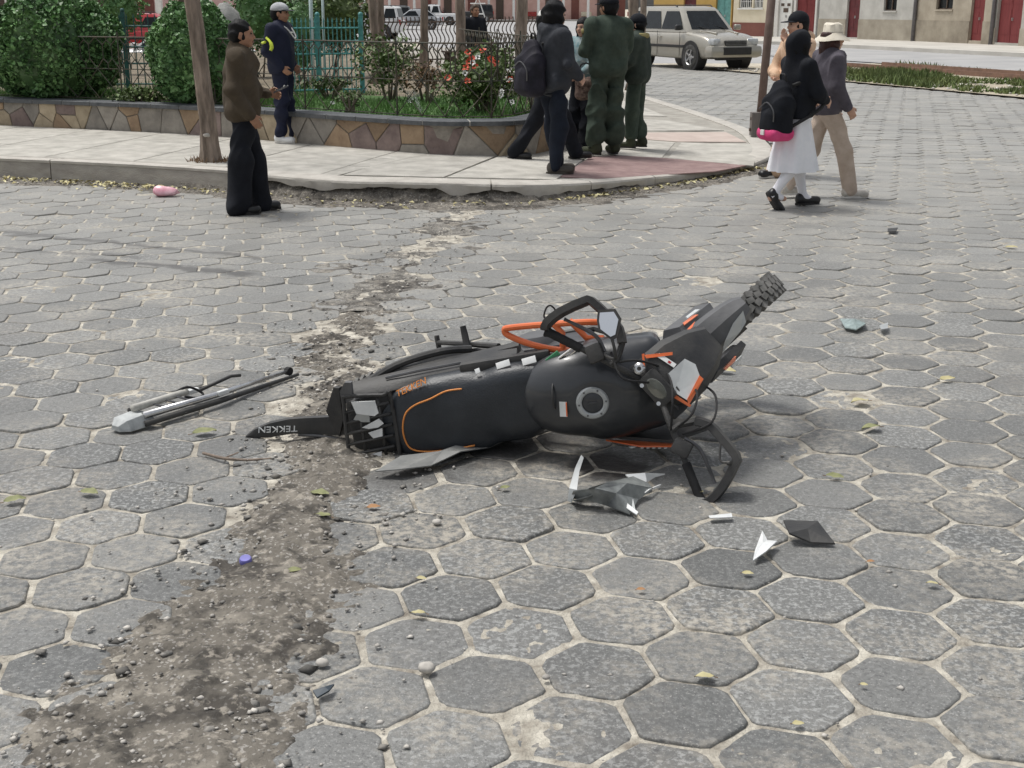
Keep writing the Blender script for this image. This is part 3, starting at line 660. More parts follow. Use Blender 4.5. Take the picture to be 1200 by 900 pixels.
# ------------------------------------------------------------------ park wall of split stones
WL = sum((b - a).length for a, b in zip(WS, WS[1:]))
WTOP = 0.545
pwall = thing('park_wall', 'low wall of multicoloured split stones under a dark slate coping', 'wall')
m = MB(); secs = []
for s_ in np.arange(0, WL, 0.12):
    p, t = along(WS, s_); nn = Vector((-t.y, t.x, 0)); secs.append([p + nn * 0.012 + Vector((0, 0, -0.3)), p + nn * 0.012 + Vector((0, 0, WTOP - 0.05 - p.z)), p + nn * 0.30 + Vector((0, 0, WTOP - 0.05 - p.z)), p + nn * 0.30 + Vector((0, 0, -0.3))])
m.loft(secs).build('mortar_core', M_mortar, pwall)
seeds = []; s = 0.0; r = random.Random(21)
SR = WL - 12.0
while s < SR:
    st = 0.26 if s < 5.6 else 0.44; seeds.append((s + r.uniform(-.09, .09), r.uniform(0.0, 0.16))); seeds.append((s + st * 0.5 + r.uniform(-.1, .1), r.uniform(0.16, 0.36))); s += st * r.uniform(0.8, 1.5)
def clip(P, n, d):
    out = []
    for i in range(len(P)):
        a, b = P[i], P[(i + 1) % len(P)]; fa, fb = a[0] * n[0] + a[1] * n[1] - d, b[0] * n[0] + b[1] * n[1] - d
        if fa <= 0: out.append(a)
        if (fa < 0 < fb) or (fb < 0 < fa): t = fa / (fa - fb); out.append((a[0] + (b[0] - a[0]) * t, a[1] + (b[1] - a[1]) * t))
    return out
sx_of = lambda s_: along(WS, s_)[0]
weights = [0, 0, 1, 1, 2, 2, 4, 4, 1, 2]
for i, a in enumerate(seeds):
    p0 = sx_of(a[0]); hmax = WTOP - 0.052 - p0.z
    P = [(a[0] - 0.5, -0.02), (a[0] + 0.5, -0.02), (a[0] + 0.5, hmax), (a[0] - 0.5, hmax)]
    for j, b in enumerate(seeds):
        if i == j or abs(a[0] - b[0]) > 1: continue
        n = (b[0] - a[0], b[1] - a[1]); L = math.hypot(*n); n = (n[0] / L, n[1] / L); mid = ((a[0] + b[0]) / 2, (a[1] + b[1]) / 2)
        P = clip(P, n, mid[0] * n[0] + mid[1] * n[1] - 0.0045)
        if len(P) < 3: break
    if len(P) < 3: continue
    cx_ = sum(p[0] for p in P) / len(P); cy_ = sum(p[1] for p in P) / len(P); V = []; nP = len(P); out = r.uniform(0.006, 0.014)
    for sc_, ou in ((1, -0.0), (0.98, out * 0.7), (0.86, out)):
        for q in P:
            ss, tt = cx_ + (q[0] - cx_) * sc_, cy_ + (q[1] - cy_) * sc_; p, t = along(WS, max(0, ss)); nn = Vector((t.y, -t.x, 0)); V.append(p + nn * (ou - 0.004 + r.uniform(-.002, .002)) + Vector((0, 0, tt)))
    F = [(i_ + k * nP, (i_ + 1) % nP + k * nP, (i_ + 1) % nP + (k + 1) * nP, i_ + (k + 1) * nP) for k in (0, 1) for i_ in range(nP)] + [tuple(range(2 * nP, 3 * nP))]
    mt = M_stones[r.choice(weights)]
    for (ppx, ppy, k) in ((390, 152, 3), (425, 148, 3), (540, 165, 5), (330, 150, 0), (460, 160, 1), (500, 155, 1), (590, 160, 4), (440, 155, 4), (20, 132, 1), (95, 135, 0), (170, 140, 2), (210, 145, 2)):
        if (D(ppx, ppy, p0.y) - (p0 + Vector((0, 0, a[1])))).length < 0.14: mt = M_stones[k]
    ob('stone', mesh('stone', V, F, mt), pwall)
s = 0.0
while s < SR:
    L = r.uniform(0.42, 0.52); m = MB(); secs = []
    for q in range(4):
        p, t = along(WS, s + 0.005 + (L - 0.012) * q / 3); nn = Vector((-t.y, t.x, 0))
        secs.append([p + nn * a_ + Vector((0, 0, b_ + WTOP - p.z)) for a_, b_ in ((-0.045, -0.05), (-0.045, -0.006), (-0.037, 0.0), (0.29, 0.0), (0.29, -0.05))])
    m.loft(secs).build('coping_slab', M_slate, pwall); s += L
m = MB(); secs = []
for s_ in np.arange(0, SR, 0.15):
    p, t = along(WS, s_); nn = Vector((-t.y, t.x, 0)); secs.append([p + nn * a_ + Vector((0, 0, b_ + WTOP - p.z)) for a_, b_ in ((-0.036, -0.049), (-0.036, -0.008), (-0.03, -0.004), (0.285, -0.004), (0.285, -0.049))])
m.loft(secs).build('coping_mortar', pm('pale_mortar', (0.5, 0.48, 0.43, 1), 0.95), pwall)
# park ground
PG = [p + Vector((0, 0.2, 0)) for p in WP] + [Vector((-4, 44, 0)), Vector((-26, 44, 0)), Vector((-26, 15, 0))]
r_ = delaunay_2d_cdt([Vector((p.x, p.y)) for p in PG], [], [tuple(range(len(PG)))], 1, 1e-4)
me = mesh('park_ground', [(v.x, v.y, 0.49) for v in r_[0]], r_[2], M_soil); ob('park_ground', me, None, kind='structure')
# ------------------------------------------------------------------ lawn
def wall_back(x): return yw(x) + 0.32 if x < WP[8].x else WP[8].y + 0.3
n = 26000; r = np.random.default_rng(31)
xs = r.uniform(-7.4, 0.55, n); ys = np.array([wall_back(x) for x in xs]) + r.uniform(0, 1, n) ** 1.3 * 4.2
keep = (fbm(xs, ys, 0.9) > 0.30) & ~((xs > WP[8].x - .1) & (ys < WP[8].y + .3 + (xs - WP[8].x + .1) * 1.1)) & ~((xs > -5.2) & (xs < -3.3) & (ys > 17.6)); xs, ys = xs[keep], ys[keep]; n = len(xs)
h = r.uniform(0.03, 0.085, n) * (1 + 0.8 * (fbm(xs, ys, 1.7) > 0.6)); a = r.uniform(0, 6.28, n); wv = 0.006
V = np.stack([np.stack([xs - wv * np.cos(a), ys - wv * np.sin(a), np.full(n, 0.49)], 1), np.stack([xs + wv * np.cos(a), ys + wv * np.sin(a), np.full(n, 0.49)], 1), np.stack([xs + r.normal(0, .025, n), ys + r.normal(0, .025, n), 0.49 + h], 1)], 1).reshape(-1, 3)
ob('lawn_grass', npmesh('lawn_grass', V, np.arange(3 * n).reshape(-1, 3), M_grass), None, kind='stuff')
lawn = [Vector((-2.9, wall_back(-2.9), 0)), Vector((-1.5, wall_back(-1.5), 0)), Vector((WP[8].x - .1, wall_back(WP[8].x - .1), 0)), Vector((WP[10].x - .45, WP[10].y + .25, 0)), Vector((WP[11].x - .5, WP[11].y + .6, 0)), Vector((0.15, 17.2, 0)), Vector((-2.9, 18.6, 0))]
sheet('lawn', lawn, 0.496, pm('lawn_turf', (0.035, 0.085, 0.018, 1), 0.9, col2=(0.075, 0.15, 0.035, 1), scale=7, bump=0.6), kind='structure')

# ------------------------------------------------------------------ bushes
def cloud_pts(c, rad, n, seed, shell=0.55, lump=0.22):
    r = np.random.default_rng(seed); d = r.normal(size=(n, 3)); d /= np.linalg.norm(d, axis=1)[:, None]
    ph = r.uniform(0, 6, 9); l = 1 + lump * (np.sin(4.1 * d[:, 0] * 2 + ph[0]) * np.sin(3.3 * d[:, 2] * 2 + ph[1]) + 0.7 * np.sin(7 * d[:, 1] + ph[2]) * np.sin(8 * d[:, 0] + ph[3]) + 0.5 * np.sin(13 * d[:, 2] + ph[4]) * np.sin(11 * d[:, 0] + ph[5]))
    q = 1 - (1 - shell) * r.random(n) ** 1.6
    return np.array(c) + d * np.array(rad) * (q * l)[:, None]
def bush(name, label, cat, c, rad, n, size, seed, mat=M_leaf, group=None, base=0.49, flowers=None, hang=0.6, stems=7, core=0.72, shell=0.6, lump=.22):
    t = thing(name, label, cat, (c[0], c[1], base), 0, group); cz = c[2] - base
    P = cloud_pts((0, 0, cz), rad, n, seed, shell=shell, lump=lump); P = P[P[:, 2] > 0.01]
    V, F = leafcards(P, size, seed + 1, up=0.35, aspect=0.75, hang=hang); ob('foliage', npmesh('foliage', V, F, mat), t)
    if core:
        m = MB(); m.ell((0, 0, cz), (rad[0] * core, rad[1] * core, rad[2] * core), 20, 12); rr = random.Random(seed)
        m.V = [v + Vector((rr.gauss(0, .05), rr.gauss(0, .05), rr.gauss(0, .05))) * min(rad) for v in m.V]; m.V = [Vector((v.x, v.y, max(v.z, 0.02))) for v in m.V]
        m.build('inner_foliage', mat, t)
    rr = random.Random(seed + 2); m = MB()
    for k in range(stems):
        a = rr.uniform(0, 6.28); m.tube([(0.05 * math.cos(a), 0.05 * math.sin(a), -0.02), (rad[0] * .3 * math.cos(a), rad[1] * .3 * math.sin(a), cz * 0.6), (rad[0] * .6 * math.cos(a), rad[1] * .6 * math.sin(a), cz * 1.2)], [0.018, 0.012, 0.006], 5)
    m.build('stems', M_bark, t, smooth=True)
    return t
bush('bush', 'large round dark green bush at the far left of the wall', 'bush', D(62, 55, 17.35), (0.90, 0.72, 0.72), 11000, 0.07, 41, shell=.88, core=.9, lump=.06)
bush('bush', 'narrower dark green bush right behind the leaning street tree', 'bush', D(229, 64, 16.25), (0.57, 0.58, 0.64), 7500, 0.062, 43, shell=.88, core=.9, lump=.06)
# distant shrubs
bush('hedge', 'clipped green hedge top behind the dark green fence', 'hedge', D(142, 8, 24), (0.40, 0.4, 0.45), 1500, 0.07, 51, stems=3)
bush('hedge', 'green clipped shrub behind the head of the man in brown', 'hedge', D(302, 14, 23), (0.52, 0.45, 0.75), 2200, 0.07, 52, stems=3)
bush('hedge', 'pale green loose shrub behind the turquoise gate', 'hedge', D(385, 20, 23), (0.85, 0.5, 0.62), 3200, 0.075, 53, mat=M_leafy, stems=3)
bush('hedge', 'dark low shrub behind the guard in navy and the gate', 'hedge', D(352, 40, 22), (0.35, 0.4, 0.7), 1300, 0.07, 56, stems=3)
# flower bed
fb = bush('rose_bush', 'flowering bush with red and white blooms behind the wall', 'bush', D(566, 90, 15.2), (0.52, 0.45, 0.36), 2600, 0.06, 61, mat=M_leafy, stems=14, core=0.5, shell=0.25)
bush('shrub', 'thin reddish brown shrub behind the lawn', 'shrub', D(500, 90, 16.8), (0.34, 0.25, 0.19), 600, 0.05, 64, mat=M_dry, stems=14, core=0, shell=0.1)
bush('shrub', 'yellow green shrub at the back of the lawn', 'shrub', D(455, 72, 17.2), (0.45, 0.4, 0.34), 1300, 0.06, 65, mat=M_leafy, stems=10, core=0, shell=0.1)
bush('shrub', 'scruffy low plant by the gate post', 'shrub', D(410, 116, 14.8), (0.17, 0.15, 0.09), 220, 0.04, 66, mat=M_leaf2, stems=10, core=0, shell=0.1)
bush('shrub', 'scruffy low plant between the two dark bushes', 'shrub', D(165, 112, 16.4), (0.35, 0.2, 0.12), 600, 0.06, 67, mat=M_leafy, stems=8, core=0, shell=0.1)
bush('shrub', 'leafy plant under the turquoise gate', 'shrub', D(385, 98, 17.5), (0.4, 0.2, 0.10), 400, 0.06, 68, mat=M_leaf2, stems=8, core=0, shell=0.1)
def blossom(P, mat, size, seed, name, label, group):
    for k, p in enumerate(P):
        m = MB(); rr = random.Random(seed + k)
        for q in range(9):
            a = q * 2.4 + rr.random(); rr2 = size * (0.35 + 0.06 * q); tl = 0.9 - 0.09 * q
            d = Vector((math.cos(a), math.sin(a), 0)); c = d * rr2 * 0.4 + Vector((0, 0, size * 0.3 * tl)); s_ = size * 0.42; sd2 = Vector((-d.y, d.x, 0))
            m.add([c - sd2 * s_ * .5, c + d * s_ * .5 + Vector((0, 0, s_ * .5 * tl)) - sd2 * s_ * .4, c + d * s_ * .8 + Vector((0, 0, s_ * .6 * tl)), c + d * s_ * .5 + Vector((0, 0, s_ * .5 * tl)) + sd2 * s_ * .4, c + sd2 * s_ * .5], [(0, 1, 2, 3, 4)])
        rot = Matrix.Rotation(rr.uniform(0.5, 1.3), 4, 'X') @ Matrix.Rotation(rr.uniform(0, 6), 4, 'Z'); m.xf(rot)
        o = ob(name, mesh(name, m.V, m.F, mat), fb); o.location = p - Vector(fb.location)
fl = lambda L, d: [D(x, y, d) for x, y in L]
blossom(fl([(550, 73), (556, 78), (553, 70), (546, 80), (525, 92), (548, 96), (575, 70), (581, 74), (566, 60), (549, 62), (598, 93)], 14.75), M_red, 0.075, 5, 'red_bloom', '', '')
blossom(fl([(554, 74), (596, 84), (598, 95), (545, 86), (600, 120), (588, 108), (587, 112), (560, 68)], 14.7), M_white, 0.06, 45, 'white_bloom', '', '')
# white flowers on the lawn: one small plant with many heads
wf = thing('white_flowers', 'clump of small white flowers on the lawn by the coping', 'flowers', G(485, 122, 0.49))
pts = []; rr = random.Random(9)
for (x, y) in [(478, 108), (481, 110), (484, 108), (487, 109), (490, 111), (479, 113), (483, 115), (486, 113), (493, 109), (490, 121), (491, 124), (492, 127), (489, 119), (494, 129), (480, 118), (488, 116)]:
    z = 0.60 - (y - 108) * 0.0035; pts.append(G(x, y, z))
m = MB(); st = MB()
for p in pts:
    q = p - Vector(wf.location); s_ = rr.uniform(0.016, 0.026)
    for k in range(5):
        a = k * 1.257; d = Vector((math.cos(a), -0.5 + 0.4 * math.sin(a), math.sin(a))); e2 = Vector((math.cos(a + .6), -0.5, math.sin(a + .6)))
        m.add([q, q + d * s_, q + (d + e2) * s_ * .62, q + e2 * s_], [(0, 1, 2, 3)])
    st.tube([q, (q.x + rr.gauss(0, .02), q.y + rr.gauss(0, .02), 0)], 0.003, 4)
m.build('flower_heads', M_white, wf); st.build('stalks', M_grass, wf)
for k, (x, y, lab) in enumerate([(452, 89, 'single white bloom on the lawn above the white clump'), (442, 83, 'tiny white bloom at the top of the lawn'), (470, 104, 'tiny white bloom left of the white clump'), (428, 104, 'tiny white bloom near the gate post'), (461, 103, 'small white bloom halfway along the lawn'), (390, 121, 'small white bloom just behind the coping'), (152, 116, 'small white bloom on the ground between the bushes')]):
    t = thing('white_flower', lab, 'flower', G(x, y + 6, 0.49), 0, 'scattered white blooms'); m = MB(); z = 0.07 if k else 0.1; s_ = 0.03 if k else 0.055
    for q in range(6):
        a = q * 1.047; m.add([(0, 0, z), (s_ * math.cos(a), -0.01 + s_ * .4 * math.sin(a), z + s_ * math.sin(a) * .7), (s_ * 1.1 * math.cos(a + .5), -0.012, z + s_ * .8 * math.sin(a + .5)), (s_ * math.cos(a + 1), -0.01, z + s_ * .7 * math.sin(a + 1))], [(0, 1, 2, 3)])
    m.build('petals', M_white, t); MB().tube([(0, 0, 0), (0.005, 0, z)], 0.003, 4).build('stalk', M_grass, t)

# ------------------------------------------------------------------ ornamental wire fence on the wall
wfence = thing('ornamental_fence', 'low ornamental rod fence of diamonds standing on the park wall', 'fence')
WB = [Vector((p.x, p.y, 0)) for p in WS]; off_ = 0.34
def fp(s_, z):
    p, t = along(WS, s_); nn = Vector((-t.y, t.x, 0)); return Vector((p.x, p.y, 0)) + nn * off_ + Vector((0, 0, z))
z0, z1, z2 = 0.56, 0.93, 1.32; s_end = SR - 0.3; bay = 1.44; k = 0; s = 0.9
for z, rr_ in ((z0, 0.006), (z1, 0.006), (z2, 0.009)):
    MB().tube([fp(q, z) for q in np.arange(0.2, s_end, 0.15)], rr_, 5).build('rail', M_wire, wfence)
while s < s_end - bay:
    MB().tube([fp(s, 0.5), fp(s, z2 + 0.06)], 0.010, 6).build('post', M_wire, wfence)
    m = MB(); w_ = bay / 4
    for q in range(4):
        a = s + q * w_; b = a + w_; c = (a + b) / 2; rd = 0.0075; zm = (z1 + z2) / 2 + 0.02
        H_ = lambda u, z: fp(u, z)
        m.tube([H_(a, z2), H_(c - .07, zm + .08), H_(c - .07, zm - .09), H_(a, z1)], rd, 4); m.tube([H_(b, z2), H_(c + .07, zm + .08), H_(c + .07, zm - .09), H_(b, z1)], rd, 4)
        m.tube([H_(c, z2), H_(c, zm + .14)], rd, 4); m.tube([H_(c, zm + .14), H_(c - .07, zm + .08)], rd, 4); m.tube([H_(c, zm + .14), H_(c + .07, zm + .08)], rd, 4)
        m.tube([H_(c - .07, zm - .09), H_(c, zm - .15), H_(c + .07, zm - .09)], rd, 4); m.tube([H_(c, zm - .15), H_(c, z1)], rd, 4)
        m.tube([H_(a, z1), H_(c, (z0 + z1) / 2), H_(b, z1)], rd, 4); m.tube([H_(a, z0), H_(c, (z0 + z1) / 2), H_(b, z0)], rd, 4)
    m.build('lattice_panel', M_wire, wfence); s += bay
# ------------------------------------------------------------------ tall inner fence (green) and turquoise gate
def picket_fence(name, label, cat, A, B, zb, zt, mat, n, posts, rails, deco=True):
    A = Vector(A); B = Vector(B); t = thing(name, label, cat, (A.x, A.y, zb)); d = B - A; P = lambda f, z: Vector((d.x * f, d.y * f, z))
    H_ = zt - zb
    for f in posts: MB().box(P(f, H_ / 2 + 0.03), (0.06, 0.06, H_ + 0.06), m=0, bev=0.006).ell(P(f, H_ + 0.08), 0.035, 8, 6).build('post', mat, t)
    for z in rails: MB().tube([P(0, z), P(1, z)], 0.014, 5).build('rail', mat, t)
    for k in range(n):
        f = (k + 0.5) / n; m = MB(); m.tube([P(f, 0.02), P(f, H_ - 0.02)], 0.0085, 5); m.tube([P(f, H_ - 0.02), P(f, H_ + 0.04)], [0.014, 0.002], 5); m.build('picket', mat, t)
    if deco:
        m = MB(); w_ = 1.0 / max(2, n // 3)
        f = 0.0
        while f < 1 - w_ * 0.5:
            za, zb_ = rails[-3], rails[-2]; m.tube([P(f, za), P(f + w_ / 2, zb_), P(f + w_, za)], 0.006, 4); m.tube([P(f, zb_), P(f + w_ / 2, za), P(f + w_, zb_)], 0.006, 4); f += w_
        m.build('ornament', mat, t)
    return t
picket_fence('metal_fence', 'dark green metal picket fence between the two dark bushes', 'fence', D(60, 95, 19.6), D(240, 95, 19.6), 0.49, 1.55, M_green, 22, (0.0, 0.5, 1.0), (0.08, 0.38, 0.62, 0.92))
picket_fence('metal_gate', 'turquoise metal picket gate behind the guard in navy', 'gate', D(338, 100, 18.2), D(425, 98, 18.6), 0.50, 1.50, M_turq, 17, (0.0, 0.42, 1.0), (0.06, 0.35, 0.55, 0.72, 0.9))
# wavy brown iron fence further back
t = thing('iron_fence', 'brown iron fence with wavy pickets behind the flower bed', 'fence', D(425, 78, 24)); A = D(425, 78, 24); B = D(640, 78, 26); d = B - A
def wav(name, n, mat):
    for z in (0.10, 0.78): MB().tube([(0, 0, z), (d.x, d.y, z)], 0.014, 5).build('rail', mat, t)
    for k in range(n):
        f = k / (n - 1); x, y = d.x * f, d.y * f; P = [(x + 0.035 * math.sin(q * 1.5), y, 0.02 + q * 0.085) for q in range(11)]
        MB().tube(smoothpath(P, 2), 0.011, 5).build('picket', mat, t)
wav('', 46, M_iron)
# ------------------------------------------------------------------ trees
def tree(label, base, top, r0, r1, seed, crown=True, lean2=None, group='trees in the park', mark=False, ns=14, nr=26, crown_c=None, crown_r=1.6, nleaf=350):
    base = Vector(base); top = Vector(top); t = thing('tree', label, 'tree', base, 0, group); d = top - base; rr = random.Random(seed); H_ = d.length
    secs = []; ph = [rr.uniform(0, 6) for _ in range(6)]
    for k in range(nr + 1):
        f = k / nr; c = d * f + Vector((0.03 * math.sin(3 * f + ph[0]), 0.03 * math.sin(2.3 * f + ph[1]), 0)) * min(1, f * 4); r = r0 + (r1 - r0) * f ** 0.8; r *= 1 + 0.45 * math.exp(-f * H_ / 0.12)
        ring = []
        for q in range(ns):
            a = 2 * math.pi * q / ns; b = r * (1 + 0.07 * math.sin(5 * a + ph[2] + 1.5 * f) + 0.07 * math.sin(9 * a + ph[3] + 4 * math.sin(4 * f)) - .06 * abs(math.sin(6.5 * a + 3 * math.sin(7 * f + ph[5]))) + 0.05 * math.sin(21 * f + 3 * a + ph[4]) + rr.gauss(0, 0.02)); ring.append(c + Vector((b * math.cos(a), b * math.sin(a), 0)))
        secs.append(ring)
    m = MB(); m.loft(secs); m.build('trunk', M_bark, t, smooth=True)
    if crown:
        cc = Vector(crown_c) - base if crown_c else d + Vector((0, 0, 1.1)); lm = MB()
        for k in range(5):
            a = k * 1.256 + rr.random(); q = cc + Vector((math.cos(a), math.sin(a), rr.uniform(-.3, .4))) * crown_r * 0.6; mid = d.lerp(q, .5) + Vector((0, 0, .15)); lm.tube(smoothpath([d * 0.97, mid, q], 4), [r1 * .6 - r1 * .5 * (j / 8) for j in range(9)], 6)
        lm.build('limbs', M_bark, t, smooth=True)
        P = np.concatenate([cloud_pts(cc + Vector((rr.uniform(-1, 1), rr.uniform(-1, 1), rr.uniform(-.5, .6))) * crown_r * .6, (crown_r * .55,) * 3, nleaf // 5, seed + q, shell=.3, lump=.3) for q in range(5)])
        V, F = leafcards(P, 0.10, seed + 9, up=.4, aspect=.6); ob('crown', npmesh('crown', V, F, M_leaf2), t)
    return t
fb0 = G(247, 189, 0.2); tt = D(229, -70, fb0.y)
ft = tree('leaning brown street tree on the sidewalk beside the man in brown', fb0 - Vector((0, 0, 0.03)), tt + Vector((-0.12, 0, 1.1)), 0.086, 0.064, 71, group='trees in the park', crown_c=tt + Vector((-0.1, 0.6, 2.7)), crown_r=1.5, ns=44, nr=90, nleaf=350)
# pale scar on the trunk, grass tuft at its foot
c = D(242, 155, fb0.y - 0.10) - fb0; m = MB(); m.ell(c, (0.035, 0.012, 0.02), 9, 5); m.V = [v + Vector((random.gauss(0, .003), 0, random.gauss(0, .004))) for v in m.V]; m.build('bark_scar', M_lip, ft, smooth=True)
c = D(233, 63, fb0.y - 0.085) - fb0; m = MB(); m.ell(c, (0.014, 0.012, 0.03), 9, 5); m.build('bark_scar', M_lip, ft, smooth=True)
n = 260; r = np.random.default_rng(5); a = r.uniform(0, 6.28, n); q = r.uniform(0.06, 0.24, n); xs = fb0.x + q * np.cos(a); ys = fb0.y + q * np.sin(a) * .7; h = r.uniform(.02, .07, n)
V = np.stack([np.stack([xs - .006, ys, np.full(n, .195)], 1), np.stack([xs + .006, ys, np.full(n, .195)], 1), np.stack([xs + r.normal(0, .03, n), ys + r.normal(0, .03, n), .195 + h], 1)], 1).reshape(-1, 3)
ob('dry_grass', npmesh('dry_grass', V, np.arange(3 * n).reshape(-1, 3), M_dry), None, kind='stuff')
for k, (x, yb, xt, dist, rad, lab) in enumerate([(440, 80, 433, 21, 0.075, 'dark thin leaning trunk just right of the gate post'), (447, 80, 450, 21.3, 0.07, 'dark trunk forking beside the gate post'), (495, 78, 497, 24, 0.085, 'thin brown trunk in front of the parked grey car'), (541, 80, 541, 23, 0.10, 'straight brown trunk left of the black parked jeep'), (612, 80, 613, 22, 0.12, 'thick grey brown trunk left of the hooded person'), (741, 84, 741, 26, 0.12, 'trunk just behind the short officer'), (754, 78, 755, 29, 0.08, 'thin trunk close to the silver off-roader')]):
    b = D(x, yb, dist); b.z = 0.45 if dist < 25 else 0.0; tp = D(xt, -60, dist); tp.z += 0.6
    if k > 4: b.z = 0.05
    tree(lab, b, tp, rad * .95, rad * .72, 80 + k, crown_r=1.0, nleaf=120, nr=16)
# boulder, painted poles
rk = thing('boulder', 'rounded pale grey boulder behind the narrower bush', 'boulder', G(264, 62, 0.49)); b = D(264, 26, 21); rk.location = (b.x, b.y, 0.49)
m = MB(); m.ell((0, 0, 0.62), (0.30, 0.3, 0.62), 20, 12); rr = random.Random(4); m.V = [v * (1 + 0.018 * rr.gauss(0, 1)) for v in m.V]; m.build('rock', pm('pale_rock', (0.22, 0.22, 0.21, 1), .9, col2=(.36, .36, .34, 1), bump=.5), rk, smooth=True)
for x, w_, lab in ((366, 0.032, 'thicker pale blue post left of the pair behind the gate'), (380, 0.022, 'thinner pale blue post right of the pair behind the gate')):
    b = D(x, 70, 21.5); tp = D(x - 2, -10, 21.5); t = thing('painted_post', lab, 'post', (b.x, b.y, 0.49), 0, 'pale posts behind the gate'); MB().tube([(0, 0, 0), (tp.x - b.x, 0, tp.z + .4 - .49)], w_, 8).build('shaft', pm('pale_blue_paint', (.50, .62, .62, 1), .5, var=.1), t, smooth=True); MB().box((0, 0, .01), (.14, .14, .03)).build('foot_plate', M_iron, t)
# ------------------------------------------------------------------ vehicles
M_tyre = pm('tyre_rubber', (0.022, 0.022, 0.022, 1), 0.85, col2=(0.085, 0.082, 0.076, 1), scale=14, detail=9)
M_alloy = pm('alloy', (0.45, 0.45, 0.45, 1), 0.35, 0.8, var=0.1)
M_glass = pm('car_glass', (0.012, 0.015, 0.017, 1), 0.12, var=0.3, spec=0.28)
M_blackp = pm('black_plastic', (0.02, 0.02, 0.021, 1), 0.5, var=0.3, scale=10)
M_lampg = pm('lamp_glass', (0.55, 0.57, 0.58, 1), 0.12, var=0.2, scale=14, coat=0.7)
M_steelish = pm('dull_trim_steel', (.25, .25, .25, 1), .35, .7)
M_redl = pm('tail_lamp', (0.35, 0.015, 0.012, 1), 0.2, coat=0.6)
def paint(n, c, metal=0.3): return pm(n, c, 0.32, metal, var=0.05, coat=0.7)
